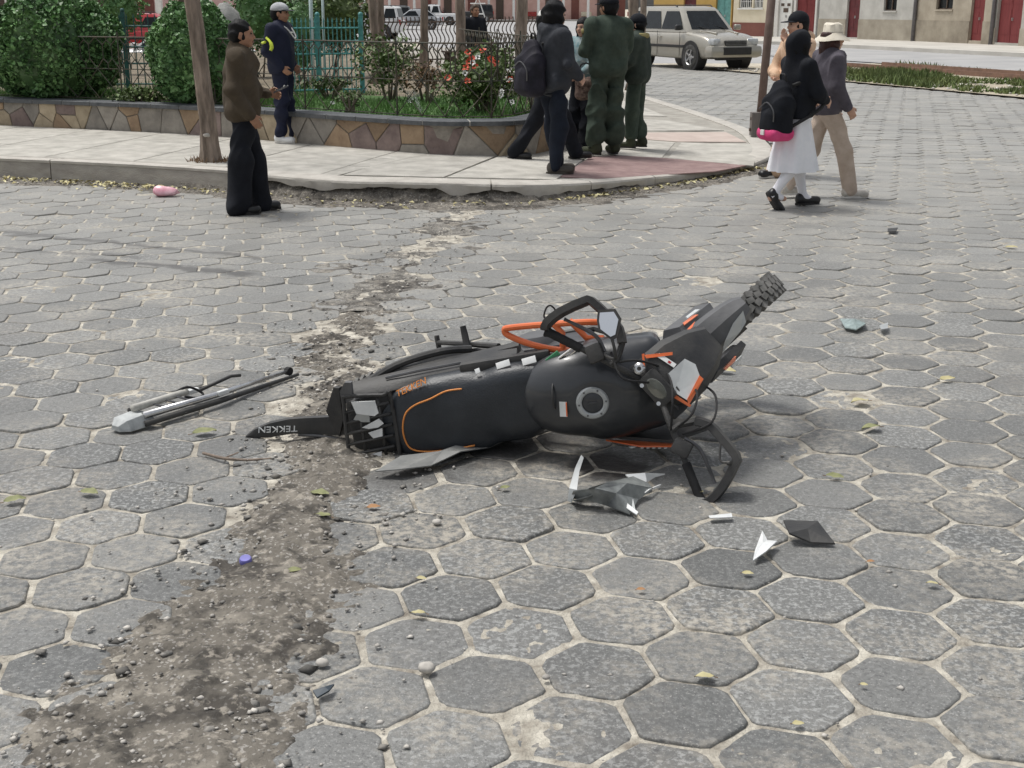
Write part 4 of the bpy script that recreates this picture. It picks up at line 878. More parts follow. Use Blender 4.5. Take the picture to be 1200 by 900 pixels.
def car(name, label, loc, heading, mat, style='suv', group=None):
    t = thing(name, label, 'car', loc, heading, group); m = MB()
    S = dict(suv=dict(L=2.23, H=1.68, hw=.885, belt=1.02, hood=.97, cowl=1.05, gf=.38, gr=-1.95, gb=-2.12), pickup=dict(L=2.6, H=1.78, hw=.90, belt=1.05, hood=1.02, cowl=1.15, gf=.55, gr=-.55, gb=-.75),
             jeep=dict(L=2.0, H=1.82, hw=.82, belt=1.1, hood=1.08, cowl=.75, gf=.55, gr=-1.8, gb=-1.95), sedan=dict(L=2.2, H=1.45, hw=.85, belt=.93, hood=.86, cowl=.95, gf=.25, gr=-1.1, gb=-1.7))[style]
    L, hw, bz, hz = S['L'], S['hw'], S['belt'], S['hood']
    st = [(-L, .46, bz - .12, .80), (-L + .06, .36, bz - .04, .90), (-L + .35, .30, bz, .97), (-L + 1.0, .27, bz, 1.0), (0, .26, bz, 1.0), (S['cowl'] - .1, .26, bz, 1.0), (S['cowl'] + .1, .27, bz - .01, .995), (L - .55, .28, hz, .98), (L - .22, .29, hz - .09, .95), (L - .07, .32, hz - .2, .90), (L, .40, hz - .33, .80)]
    secs = []
    for x, zb, zt, k in st:
        h = hw * k; P = []
        for y, z in ((.86, zb), (.97, zb + .06), (1.0, zb + .25), (1.0, zb + (zt - zb) * .55), (.985, zt - .16), (.95, zt - .055), (.86, zt - .012), (.45, zt + .012)): P.append(Vector((x, y * h, z)))
        secs.append(P + [Vector((p.x, -p.y, p.z)) for p in reversed(P)])
    m.loft(secs); bo_ = m.build('body', mat, t, smooth=True); sm_ = bo_.modifiers.new('round', 'SUBSURF'); sm_.levels = 2; sm_.render_levels = 2
    # cabin
    g = MB(); H = S['H']; rings = []
    for z, xf, xr, y in ((bz - .03, S['cowl'], S['gb'], hw * .93), (bz + .02, S['cowl'] - .04, S['gb'] + .01, hw * .92), (H - .10, S['gf'] + .06, S['gr'] - .02, hw * .75), (H - .03, S['gf'] - .06, S['gr'] + .06, hw * .70), (H, S['gf'] - .25, S['gr'] + .25, hw * .55)):
        xm = (xf + xr) / 2; rings.append([Vector((xf, y * .78, z)), Vector((xf - .07, y * .97, z)), Vector((xm, y, z)), Vector((xr + .07, y * .97, z)), Vector((xr, y * .8, z)), Vector((xr, -y * .8, z)), Vector((xr + .07, -y * .97, z)), Vector((xm, -y, z)), Vector((xf - .07, -y * .97, z)), Vector((xf, -y * .78, z))])
    g.loft(rings); g.build('cabin', mat, t, smooth=True, auto=30)
    za, zb2 = bz + .05, H - .13
    lerp = lambda z: (z - bz - .02) / (H - .10 - bz - .02)
    X = lambda z: (S['cowl'] - .04) + (S['gf'] + .06 - S['cowl'] + .04) * lerp(z); XR = lambda z: S['gb'] + .01 + (S['gr'] - .02 - S['gb'] - .01) * lerp(z); Y = lambda z: hw * (.92 + (.75 - .92) * lerp(z))
    MB().prism([(X(za), -Y(za) * .76, za), (X(za), Y(za) * .76, za), (X(zb2), Y(zb2) * .74, zb2), (X(zb2), -Y(zb2) * .74, zb2)], .012).build('windscreen', M_glass, t)
    MB().prism([(XR(za), Y(za) * .74, za + .05), (XR(za), -Y(za) * .74, za + .05), (XR(zb2), -Y(zb2) * .74, zb2), (XR(zb2), Y(zb2) * .74, zb2)], .012).build('rear_window', M_glass, t)
    for sg in (1, -1):
        xf, xr = X(za) - .16, XR(za) + .12; nW = 3 if style in ('suv', 'jeep') else 2; wds = [(0, .385), (.392, .755), (.762, 1)] if nW == 3 else [(0, .5), (.54, 1)]
        for a, b in wds:
            xa, xb = xf + (xr - xf) * a, xf + (xr - xf) * b; sl_ = (X(zb2) - X(za)) * (1 - a); sr = (XR(zb2) - XR(za)) * b
            c = [(xa, Y(za), za), (xb, Y(za), za), (xb + sr * .9, Y(zb2), zb2), (xa + sl_ * .8 - (.0 if a == 0 else 0), Y(zb2), zb2)]
            xm = (S['cowl'] + S['gb']) / 2
            yo = lambda x: 1.012 - .03 * abs((x - xm) / (S['cowl'] - xm))
            c = [Vector((p[0], sg * p[1] * yo(p[0]), p[2])) for p in c]
            MB().prism(c if sg > 0 else c[::-1], .006, dirn=(0, sg, 0)).build('side_window', M_glass, t)
        wb = L * .6
        for x in (wb, -wb * .98):
            MB().lathe([(.0, hw - .3), (.41, hw - .3), (.415, hw + .004), (.39, hw + .008), (.0, hw - .02)], 28, 'y', (x, 0, .37), 0).xf(Matrix.Scale(sg, 4, (0, 1, 0))).build('wheel_arch', M_blackp, t)
            wl = ob('wheel', None, t); wl.location = (x, sg * (hw - .09), .345); wr = MB()
            wr.lathe([(.20, -.11), (.30, -.115), (.335, -.09), (.345, 0), (.335, .09), (.30, .115), (.215, .11)], 30, 'y').xf(Matrix.Scale(sg, 4, (0, 1, 0))); wr.build('tyre', M_tyre, wl, smooth=True, auto=40)
            rm = MB(); rm.lathe([(.215, .112), (.20, .09), (.17, .06), (.05, .085), (0, .085)], 20, 'y')
            for k in range(5):
                a = k * 1.2566; rm.box((.13 * math.cos(a), .085, .13 * math.sin(a)), (.17, .035, .045), Matrix.Rotation(-a, 3, 'Y'), bev=.008)
            rm.xf(Matrix.Scale(sg, 4, (0, 1, 0))); rm.build('rim', M_alloy, wl, smooth=True, auto=35)
        MB().box((S['cowl'] - .18, sg * (hw + .10), bz + .10), (.12, .20, .15), bev=.04).build('mirror', M_blackp if style == 'suv' and sg < 0 else mat, t, smooth=True)
        MB().box((0.05, sg * (hw * 1.0 + .004), .62), (2.0, .03, .075), bev=.012).build('side_moulding', M_blackp, t)
        MB().tube([(S['gf'] - .2, sg * hw * .66, H - .02), (S['gf'] - .3, sg * hw * .66, H + .03), (S['gr'] + .35, sg * hw * .66, H + .03), (S['gr'] + .2, sg * hw * .66, H - .02)], .018, 6).build('roof_rail', M_blackp, t)
        hl = MB(); hl.box((L - .15, sg * hw * .70, hz - .21), (.22, hw * .36, .17), Matrix.Rotation(sg * -.35, 3, 'Z'), bev=.05); hl.build('headlight', M_lampg, t, smooth=True, auto=40)
        MB().lathe([(0, 0), (.055, 0), (.06, -.03)], 14, 'x', (L - .035, sg * hw * .72, .52)).build('fog_lamp', M_blackp, t)
        MB().box((-L + .06, sg * hw * .78, bz - .2), (.10, .16, .34), bev=.03).build('tail_lamp', M_redl, t)
        for xx in (S['cowl'] - .25, -.35, -1.25):
            if xx < S['gb'] + .5 and style != 'suv': continue
            MB().box((xx, sg * (hw + .0015), .68), (.012, .006, .68)).build('door_gap', M_blackp, t)
        for xx in (-.22, -1.08): MB().box((xx, sg * (hw + .012), bz - .16), (.17, .03, .035), bev=.01).build('door_handle', mat, t)
    MB().box((L - .045, 0, hz - .24), (.09, hw * .80, .13), bev=.02).build('grille', M_blackp, t)
    for k in range(3): pass
    MB().box((L + .0, 0, .52), (.06, hw * 1.02, .20), bev=.02).build('lower_intake', M_blackp, t)
    MB().box((L - .10, 0, .31), (.14, hw * 1.3, .07), bev=.03).build('skid_bar', M_blackp, t, smooth=True)
    MB().box((L - .06, 0, .385), (.12, hw * 1.55, .10), bev=.045).build('bumper_trim', mat, t, smooth=True)
    if style == 'pickup':
        MB().box((-L + .95, 0, bz - .0), (1.7, hw * 1.7, .06)).build('load_bed', M_blackp, t)
        for sg in (1, -1): MB().tube([(-.8, sg * .6, bz), (-.95, sg * .6, bz + .5), (-1.05, sg * .6, bz)], .035, 6).build('roll_bar', M_blackp, t)
    if style == 'suv':
        MB().box((L - .13, 0, .50), (.42, hw * 1.93, .34), bev=.13).build('bumper', mat, t, smooth=True, auto=50)
        for o_ in t.children:
            if o_.name.split('.')[0] in ('lower_intake', 'fog_lamp'): o_.location.x += .075
        for sg in (1, -1): MB().tube(smoothpath([(S['cowl'] + .05, sg * .42, bz + .005), (1.5, sg * .40, hz + .035), (L - .42, sg * .34, hz - .005)], 4), .022, 8).build('bonnet_crease', mat, t, smooth=True)
        for k in (-1, 0, 1): MB().box((L + .004, 0, hz - .24 + .04 * k), (.02, hw * .78, .012)).build('grille_bar', M_steelish, t)
        MB().tube([(S['cowl'] - .02, .55, bz + .05), (S['cowl'] - .25, -.05, bz + .20)], .010, 5).build('wiper', M_blackp, t); MB().tube([(S['cowl'] + .02, -.05, bz + .04), (S['cowl'] - .22, -.6, bz + .17)], .010, 5).build('wiper', M_blackp, t)
    if style == 'suv': MB().tube([(S['gf'] - .45, .1, H), (S['gf'] - .6, .1, H + .07)], .008, 5).build('aerial', M_blackp, t)
    return t
M_silver = paint('champagne_silver_paint', (0.37, 0.35, 0.30, 1), 0.3)
sv = G(806, 80); car('parked_car', 'silver off-road car with black grille parked on the cobbles', sv + Vector((.12, .6, 0)), R_(-64), M_silver)
wp = paint('white_paintwork', (0.72, 0.72, 0.71, 1), 0.0)
p = G(508, 29.5); car('parked_car', 'white pickup truck with black roll bar parked beyond the trees', (p.x, p.y, 0), R_(178), wp, 'pickup', 'cars parked beyond the park')
p = G(462, 32); car('parked_car', 'dark grey estate parked left of the white pickup', (p.x, p.y * .92, 0), R_(182), paint('dark_grey_paint', (.10, .105, .10, 1)), 'suv', 'cars parked beyond the park')
p = G(490, 33.5); car('parked_car', 'silver saloon parked in front of the white pickup', (p.x, p.y * .95, 0), R_(185), paint('silver_paint', (.42, .43, .44, 1)), 'sedan', 'cars parked beyond the park')
p = G(558, 24.8); car('parked_car', 'black jeep parked furthest right on the far road', (p.x, min(p.y, 150), 0), R_(182), paint('black_paint', (.02, .02, .02, 1)), 'jeep', 'cars parked beyond the park')
p = D(425, 20, 70); car('parked_car', 'white car seen between the gate post and dark trunk', (p.x, 70, 0), R_(172), wp, 'suv', 'cars parked beyond the park')
p = D(153, 50, 46); car('parked_car', 'red car seen through the dark green fence', (p.x, 46, 0), R_(185), paint('red_paint', (.50, .03, .035, 1), 0.0), 'sedan', 'cars parked beyond the park')
p = D(168, 60, 33); car('parked_car', 'white car seen low through the dark green fence', (p.x, 36, -0.35), R_(176), wp, 'sedan', 'cars parked beyond the park')
# ------------------------------------------------------------------ median, far road, far pavement
median_pts = [MED0 + md * -7.5, MED1 + md * 14]
nrm = Vector((-md.y, md.x, 0)); nrm = nrm if nrm.y > 0 else -nrm
MW = (G(1095, 78.5) - MED0).dot(nrm)
def medp(u, v): return MED0 + md * u + nrm * v
M_medg = pm('median_ground', (0.30, 0.26, 0.19, 1), 0.95, col2=(0.46, 0.41, 0.32, 1), scale=0.8, bump=0.5)
ue = (MED1 - MED0).length + 14
sheet('median', [medp(-7, 0), medp(ue, 0), medp(ue, MW), medp(-7, MW)], 0.03, M_medg, kind='structure')
r = np.random.default_rng(77); P = []
for (v0, v1, n, hh) in ((0.1, MW * .52, 24000, .19), (MW * .84, MW * .98, 2200, .13)):
    u = r.uniform(-6, ue, n); v = r.uniform(v0, v1, n); dn = fbm(u, v, .55); k = dn > .40; u, v, dn = u[k], v[k], dn[k]
    for a, b, c_ in zip(u, v, dn): p = medp(a, b); P.append((p.x, p.y, 0.02, hh * (.4 + 2.2 * (c_ - .40))))
P = np.array(P); n = len(P); a = r.uniform(0, 6.28, n)
V = np.stack([P[:, :3] + np.stack([-.03 * np.cos(a), -.03 * np.sin(a), 0 * a], 1), P[:, :3] + np.stack([.03 * np.cos(a), .03 * np.sin(a), 0 * a], 1), P[:, :3] + np.stack([r.normal(0, .06, n), r.normal(0, .06, n), P[:, 3] * r.uniform(.6, 1.3, n)], 1)], 1).reshape(-1, 3)
ob('median_grass', npmesh('median_grass', V, np.arange(3 * n).reshape(-1, 3), pm('dry_grass_blade', (.075, .12, .03, 1), .8, col2=(.15, .18, .06, 1), scale=1, rnd=.4)), None, kind='stuff')
pts = [tuple(medp(r.uniform(-6, ue), abs(r.normal(0, 1.6))) + Vector((0, 0, .04))) for k in range(900)]
blob_cloud('median_gravel', pts, pm('pale_pebble', (.42, .40, .36, 1), .9, col2=(.6, .58, .53, 1), rnd=.3), seed=12, smin=.02, smax=.07, kind='stuff')
for v, nm in ((MW * .62, 'nearer rusty rail running along the grassy median'), (MW * .80, 'farther rusty rail running along the grassy median')):
    t = thing('rail_track', nm, 'rail', medp(0, v), 0, 'rails along the median'); a, b = medp(-6, v) - medp(0, v), medp(ue, v) - medp(0, v)
    MB().prism([a + Vector((0, 0, .03)) - nrm * .05, b + Vector((0, 0, .03)) - nrm * .05, b + Vector((0, 0, .14)) - nrm * .03, a + Vector((0, 0, .14)) - nrm * .03], .06, dirn=nrm).build('rail_bar', pm('rust', (.16, .09, .06, 1), .8, var=.3), t)
sheet('far_road', [medp(-40, MW), medp(ue + 30, MW), medp(ue + 30, MW + 40), medp(-40, MW + 40)], 0.012, M_asph, kind='structure')
sheet('cross_road', [(-4, 40.5), (24, 40.5), (26, 62), (-4, 62)], -0.012, M_asph, kind='structure')
sheet('plaza_road', [(-70, 62), (6, 62), (14, 150), (-70, 150)], 0.004, M_asph, kind='structure')
# far pavement and houses along a bent facade line
base = [(1320, 60), (1200, 54), (1100, 49.3), (1000, 45.2), (920, 43.4), (840, 41.6), (760, 40)]
FB = [G(x, y, 0.15) for x, y in base]
front = [G(x, y) for x, y in ((1320, 76), (1200, 67.5), (1100, 62.5), (1000, 57.2), (920, 53), (840, 50.5), (760, 48))]
m = MB(); secs = []
for a, b in zip(front, FB): b2 = b + (b - a) * .3; secs.append([(a.x, a.y, -.05), (a.x, a.y, .13), (a.x, a.y, .15), (b2.x, b2.y, .15), (b2.x, b2.y, -.05)])
m.loft(secs).build('far_pavement', pm('far_pavement', (.42, .40, .36, 1), .9, col2=(.55, .53, .48, 1), scale=.7), None, kind='structure')
def fpx(px):
    for a, b, (xa, _), (xb, _) in zip(FB, FB[1:], base, base[1:]):
        if xb <= px <= xa:
            # intersect view ray column with segment
            k = (px - 600) / CAM_F; best = None
            lo, hi = 0.0, 1.0
            f = lambda t: (lambda q: 600 + CAM_F * q.x / (q.y * math.cos(CAM_P) + (CAM_H - q.z) * math.sin(CAM_P)))(a.lerp(b, t)) - px
            for _ in range(40):
                mid = (lo + hi) / 2
                if f(mid) > 0: lo = mid
                else: hi = mid
            return a.lerp(b, (lo + hi) / 2)
    return FB[0]
def plaster(n, c, c2): return pm(n, c, .92, col2=c2, scale=1.2, bump=.25, bscale=12, detail=9)
M_rdoor = pm('red_door_paint', (.135, .018, .02, 1), .75, col2=(.20, .035, .034, 1), scale=3, stretch=(4, 4, .4))
M_dwood = pm('dark_red_door', (.10, .015, .018, 1), .6, var=.3, scale=3)
def house(label, px0, px1, wall, plinth, feats, pz=.9):
    A, B = fpx(px0), fpx(px1); d = B - A; L = d.length; d.normalize(); nn = Vector((-d.y, d.x, 0)); nn = nn if nn.y < 0 or nn.x < 0 else -nn
    if nn.y > 0: nn = -nn
    H = 4.2; t = thing('house', label, 'house', (A.x, A.y, 0.12)); O = Vector((0, 0, 0)); up = Vector((0, 0, 1))
    def P(u, z, o=0.0): return d * u + up * z + nn * o
    ops = sorted([(u0, u1, z0, z1, k) for u0, u1, z0, z1, k in feats])
    m = MB(); u = 0.0; th = -.3
    def panel(u0, u1, z0, z1, mb=m, o=0.0, thk=th):
        if u1 - u0 < .005 or z1 - z0 < .005: return
        mb.prism([P(u0, z0, o), P(u1, z0, o), P(u1, z1, o), P(u0, z1, o)], abs(thk), dirn=-nn)
    conv = lambda px: (fpx(px) - A).dot(d)
    for u0, u1, z0, z1, k in ops:
        a, b = conv(u0), conv(u1); a, b = max(.001, min(a, b)), max(a, b); b = min(b, L - .001)
        panel(u, a, 0, H); panel(a, b, 0, z0); panel(a, b, z1, H); u = b
    panel(u, L, 0, H); m.build('wall', wall, t)
    # plinth
    if plinth:
        m = MB(); u = 0.0
        for u0, u1, z0, z1, k in ops:
            if z0 > .25: continue
            a, b = conv(u0), conv(u1); a, b = min(a, b), max(a, b); panel(u, a, 0, pz, m, .035, .034); u = b
        panel(u, L, 0, pz, m, .035, .034); m.build('plinth', plinth, t)
    for u0, u1, z0, z1, k in ops:
        a, b = conv(u0), conv(u1); a, b = max(.001, min(a, b)), min(L - .001, max(a, b))
        if k in ('red', 'dark', 'white', 'teal'):
            mt = {'red': M_rdoor, 'dark': M_dwood, 'white': M_white, 'teal': pm('teal_door', (.12, .30, .28, 1), .6)}[k]
            dr = MB(); panel(a + .01, b - .01, z0, z1 - .01, dr, -.12, .05); o = dr.build('door', mt, t)
            q = MB()
            for f in (.5,) if b - a > 1.0 else (): panel(a + (b - a) * f - .012, a + (b - a) * f + .012, z0 + .02, z1 - .02, q, -.105, .02)
            for f in (.12, .55):
                for g_ in ((.08, .46), (.54, .92)): panel(a + (b - a) * g_[0], a + (b - a) * g_[1], z0 + (z1 - z0) * f, z0 + (z1 - z0) * (f + .35), q, -.11, .012)
            q.build('door_panel', mt, o); hd = MB(); hd.box(P(a + (b - a) * .56, 1.05, -.09), (.06, .06, .12)); hd.build('handle', M_alloy, o)
            if k == 'white':
                for (f, zz, s_) in ((.25, 1.62, .2), (.72, 1.62, .2), (.5, 1.35, .3)): qq = MB(); panel(a + (b - a) * f - s_ / 2, a + (b - a) * f + s_ / 2, zz - s_ * .35, zz + s_ * .35, qq, -.10, .03); qq.build('door_vent', M_iron, o)
        else:
            fr = MB(); panel(a, b, z0, z1, fr, -.16, .02); o = fr.build('window', M_glass, t); q = MB(); w_ = .05
            for (c0, c1, e0, e1) in ((a, b, z0, z0 + w_), (a, b, z1 - w_, z1), (a, a + w_, z0, z1), (b - w_, b, z0, z1), ((a + b) / 2 - w_ / 2, (a + b) / 2 + w_ / 2, z0, z1)): panel(c0, c1, e0, e1, q, -.11, .06)
            q.build('frame', M_white if k == 'bars' else M_iron, o); sl_ = MB(); panel(a - .05, b + .05, z0 - .07, z0 - .002, sl_, .05, .2); sl_.build('sill', wall if k != 'bars' else M_white, t)
            if k == 'bars':
                q = MB(); nb = 7
                for i in range(1, nb): panel(a + (b - a) * i / nb - .012, a + (b - a) * i / nb + .012, z0, z1, q, -.03, .02)
                for i in range(1, 4): panel(a, b, z0 + (z1 - z0) * i / 4 - .012, z0 + (z1 - z0) * i / 4 + .012, q, -.055, .02)
                q.build('bars', M_white, o)
    m = MB(); m.prism([P(-.0, H, .25), P(L, H, .25), P(L, H, -5), P(0, H, -5)], .18, dirn=up); m.build('roof', pm('roof_tile', (.28, .12, .08, 1), .8), t)
    return t
M_g1 = plaster('grey_white_plaster', (.40, .39, .36, 1), (.56, .55, .51, 1)); M_g2 = plaster('grey_brown_plaster', (.30, .26, .20, 1), (.44, .39, .31, 1)); M_pl1 = plaster('stained_plinth', (.27, .24, .19, 1), (.42, .38, .31, 1)); M_pl2 = plaster('mouldy_plinth', (.20, .17, .13, 1), (.36, .32, .25, 1))
M_cream = plaster('cream_plaster', (.62, .55, .40, 1), (.72, .66, .52, 1)); M_brick = plaster('brick_red_plinth', (.16, .06, .05, 1), (.22, .09, .07, 1)); M_white_w = plaster('white_plaster', (.6, .58, .54, 1), (.7, .69, .66, 1))
house('plain house with the wide bright red gate at the right edge', 1162, 1315, plaster('pale_grey_plaster', (.33, .32, .28, 1), (.45, .44, .40, 1)), M_pl1, [(1165, 1195, .12, 2.9, 'red')], .7)
house('brownish plastered house with a dark two-pane window and narrow red door', 1071, 1159, M_g2, M_pl2, [(1095, 1114, 1.42, 2.6, 'win'), (1135, 1150, .16, 2.6, 'red')], .95)
house('pale grey house with a tall dark red doorway and small window', 958, 1068, M_g1, M_pl1, [(1000, 1013, .1, 2.7, 'dark'), (1037, 1050, 1.35, 2.6, 'win')], .95)
house('house front with wide dull red double door behind the capped youth', 928, 955, M_white_w, None, [(930.5, 953, .08, 2.9, 'red')])
house('white house front with a white door and small dark vents', 906, 926, M_white_w, None, [(910, 925, .05, 2.7, 'white')])
house('cream house with white barred window over a brick red plinth', 858, 904, M_cream, M_brick, [(864, 879, 1.45, 2.8, 'bars'), (881, 892, 1.45, 2.8, 'bars')], .72)
house('yellow and teal shopfront behind the silver off-roader', 765, 856, plaster('ochre_plaster', (.42, .27, .07, 1), (.55, .36, .12, 1)), None, [(838, 855, .1, 2.7, 'teal'), (800, 815, .1, 2.6, 'dark')])
for px, lab in ((1160.5, 'grey downpipe by the bright red gate'), (1069.5, 'dark grey downpipe between the pale and brownish houses')):
    p = fpx(px) + Vector((-.05, -.12, 0)); t = thing('downpipe', lab, 'pipe', (p.x, p.y, .13), 0, 'downpipes on the facades'); MB().tube([(0, 0, 0), (0, 0, 4.1)], .09, 8).build('pipe', pm('pipe_grey', (.13, .125, .13, 1), .6), t, smooth=True)
    MB().box((0, .06, 2.2), (.26, .06, .05)).build('bracket', M_iron, t)
# ------------------------------------------------------------------ far pink arcade with white posts
def arcade(label, x0, x1, y, matw, n, seed):
    t = thing('arcade_building', label, 'building', (x0, y, 0)); L = x1 - x0
    MB().box((L / 2, 3, 3), (L, .4, 6)).build('wall', matw, t); MB().box((L / 2, 2.6, 4.3), (L, 1.2, .35)).build('roof', M_white, t)
    rr = random.Random(seed)
    for k in range(n):
        x = L * (k + .5) / n; MB().box((x, 0, 1.6), (.28, .28, 3.2)).build('column', M_white, t)
    for k in range(n):
        x = L * (k + .5 + rr.uniform(.2, .6)) / n; w_ = MB().box((x, 2.77, 1.3), (.9, .08, 2.4)).build('doorway', M_iron if k % 2 else M_brick, t)
        MB().box((x, 2.72, 2.6), (1.1, .1, .12)).build('lintel', M_white, w_)
        if k % 2 == 0: MB().box((x + 1.3, 2.6, .75), (1.2, .4, .5), bev=.04).build('stall_board', rr.choice([M_white, M_redl, M_cream]), t)
    m = MB(); m.box((L / 2, .6, .06), (L, 4, .14)); m.build('step', M_asph, t)
M_rose = plaster('rose_plaster', (.58, .36, .30, 1), (.68, .46, .40, 1)); M_pinkw = plaster('pink_plaster', (.62, .38, .36, 1), (.70, .48, .45, 1))
arcade('long rose coloured arcade with white columns beyond the far road', -24, 13.0, 152, M_rose, 13, 2)
arcade('pink arcade building with white columns far behind the dark bushes', -34, -13, 62, M_pinkw, 9, 3)
# truss mast by the far road
t = thing('white_trestle', 'white A-shaped trestle standing in front of the rose arcade', 'trestle', (G(568, 22).x * .93, 132, 0)); m = MB(); m.tube([(-.9, 0, 0), (0, 0, 2.6), (.9, 0, 0)], .09, 6); m.tube([(-.6, 0, .9), (.6, 0, .9)], .07, 6); m.tube([(-.75, 0, 1.9), (.75, 0, 1.9)], .06, 6); m.build('frame', M_white, t)
# bench far left? street pole by the kerb tip
pb = G(889, 158, .1); pt = D(907, -30, pb.y + .1); t = thing('street_pole', 'rusty brown metal pole in a riveted sleeve at the sidewalk tip', 'pole', pb, 0)
dd = pt - pb; m = MB(); m.tube([dd * 0, dd * .5, dd * 1.3], .053, 12); m.build('pole', pm('pole_rust', (.10, .065, .05, 1), .7, col2=(.17, .12, .10, 1), scale=6), t, smooth=True)
u = dd.normalized(); m = MB(); m.box(u * .14 + Vector((-.02, -.02, 0)), (.20, .15, .30), bev=.01); o = m.build('base_sleeve', pm('pole_steel', (.14, .125, .115, 1), .6, var=.25, stretch=(9, 9, .6)), t)
for zz in (.07, .21): MB().box(u * zz + Vector((-.125, -.03, 0)), (.02, .05, .04), bev=.005).build('bolt', M_iron, o)
# ------------------------------------------------------------------ the fallen motorcycle (built upright: x forward, y left, z up)
M_seat = pm('seat_vinyl', (0.016, 0.020, 0.025, 1), 0.42, col2=(0.034, 0.039, 0.046, 1), scale=5, bump=0.12, bscale=140, detail=9)
M_tank = pm('satin_black_paint', (0.020, 0.023, 0.028, 1), 0.33, col2=(0.045, 0.048, 0.052, 1), scale=3, bump=0.03, bscale=60, coat=0.3, detail=10)
M_bplas = pm('dusty_black_plastic', (0.020, 0.021, 0.023, 1), 0.55, col2=(0.060, 0.058, 0.054, 1), scale=7, bump=0.1, bscale=80, detail=9)
M_gplas = pm('grey_plastic', (0.075, 0.077, 0.08, 1), 0.5, col2=(0.125, 0.126, 0.13, 1), scale=6, bump=0.1)
M_orange = pm('orange_enamel', (0.72, 0.135, 0.03, 1), 0.38, col2=(0.80, 0.19, 0.06, 1), scale=5, coat=0.4, detail=8)
M_silverp = pm('silver_decal', (0.42, 0.44, 0.44, 1), 0.35, 0.25, var=0.12)
M_silverw = pm('pale_silver_decal', (0.56, 0.585, 0.58, 1), 0.35, 0.1, col2=(.70, .72, .71, 1), scale=9)
M_chrome = pm('scratched_steel', (0.62, 0.62, 0.62, 1), 0.22, 0.9, var=0.12, scale=30)
M_steel = pm('dark_steel', (0.12, 0.12, 0.125, 1), 0.4, 0.7, var=0.3, scale=15)
M_wplas = pm('broken_white_plastic', (0.62, 0.64, 0.64, 1), 0.4, col2=(0.78, 0.79, 0.78, 1), scale=12)
M_mirror = pm('mirror_glass', (0.85, 0.86, 0.87, 1), 0.04, 1.0, var=0.03)
M_lens = pm('lcd_lens', (0.11, 0.115, 0.10, 1), 0.12, var=0.2, coat=0.7)
M_rubber = pm('matte_rubber', (0.015, 0.015, 0.016, 1), 0.8, var=0.4, scale=30)
M_oletter = pm('orange_lettering', (0.70, 0.26, 0.06, 1), 0.5, var=0.05)
BR = Matrix(((0.97988604, -0.18191224, -0.08204441), (-0.0724333, 0.05887365, -0.99563413), (0.18594828, 0.98155073, 0.04451296)))
BT = Vector((-0.386, 5.61, 0.100)); STEER = 0.665
bike = thing('motorcycle', 'black and orange motorcycle lying wrecked on its side on the hexagonal pavers', 'motorcycle')
bike.matrix_world = Matrix.Translation(BT) @ BR.to_4x4()
SA = Vector((1.07, 0, 0.95)); SAX = Vector((-0.454, 0, 0.891)).normalized()
SM = Matrix.Translation(SA) @ Matrix.Rotation(STEER, 4, SAX) @ Matrix.Rotation(.07, 4, 'X') @ Matrix.Translation(-SA) @ Matrix.Translation((0, 0.008, 0))
def bpart(name, mb, mat, parent=None, steer=False, smooth=True, auto=35, M=None):
    if M is not None: mb.xf(M)
    if steer: mb.xf(SM)
    return mb.build(name, mat, parent or bike, smooth=smooth, auto=auto)
# seat and tank as smooth skins
sf = Field((-0.25, -0.28, 0.62), (0.85, 0.28, 1.02), 0.0085)
sf.box((0.17, -0.028, 0.800), (0.185, 0.155, 0.055), 0.05, 0.0).box((0.34, -0.02, 0.800), (0.21, 0.148, 0.05), 0.045, 0.06).box((0.57, 0.0, 0.825), (0.17, 0.128, 0.055), 0.05, 0.07).ell((.50, 0.0, .85), (.26, .11, .04), .05)
sf.ell((0.12, -0.03, 0.842), (0.20, 0.13, 0.035), 0.04); seat = sf.build('seat', M_seat, bike)
tf = Field((0.42, -0.30, 0.62), (1.22, 0.30, 1.06), 0.0085)
tf.ell((0.80, -0.01, 0.85), (0.27, 0.18, 0.135), 0.0).ell((0.88, -0.015, 0.90), (0.17, 0.15, 0.09), 0.06).box((0.92, -0.12, 0.82), (0.15, 0.07, 0.085), 0.05, 0.07).box((0.92, 0.10, 0.82), (0.15, 0.07, 0.085), 0.05, 0.07).ell((0.66, 0.0, 0.85), (0.16, 0.145, 0.085), 0.05)
tf.ell((0.78, -0.02, 1.06), (0.13, 0.10, 0.075), 0.03, 's')
tank = tf.build('fuel_tank', M_tank, bike)
SVv = np.array([v.co for v in seat.data.vertices]); TVv = np.array([v.co for v in tank.data.vertices])
def top(A, x, y):
    d = (A[:, 0] - x) ** 2 + (A[:, 1] - y) ** 2; k = d < 0.0004
    return float(A[k, 2].max()) if k.any() else float(A[d.argmin(), 2])
MB().tube(smoothpath([(x, y, top(SVv, x, y) + 0.001) for x, y in ((0.285, 0.085), (0.22, 0.085), (0.156, 0.066), (0.09, 0.05), (0.045, 0.02), (0.022, -0.045), (0.032, -0.115), (0.085, -0.142), (0.18, -0.150), (0.29, -0.150))], 5), 0.0036, 6).build('seat_piping', M_oletter, seat, smooth=True)
MB().tube(smoothpath([(0.655, 0.105, .86), (0.640, 0.05, top(TVv, .645, .05) + .002), (0.635, -0.02, top(TVv, .64, -.02) + .002), (0.655, -0.09, .87)], 5), 0.004, 6).build('seat_seam', M_bplas, seat, smooth=True)
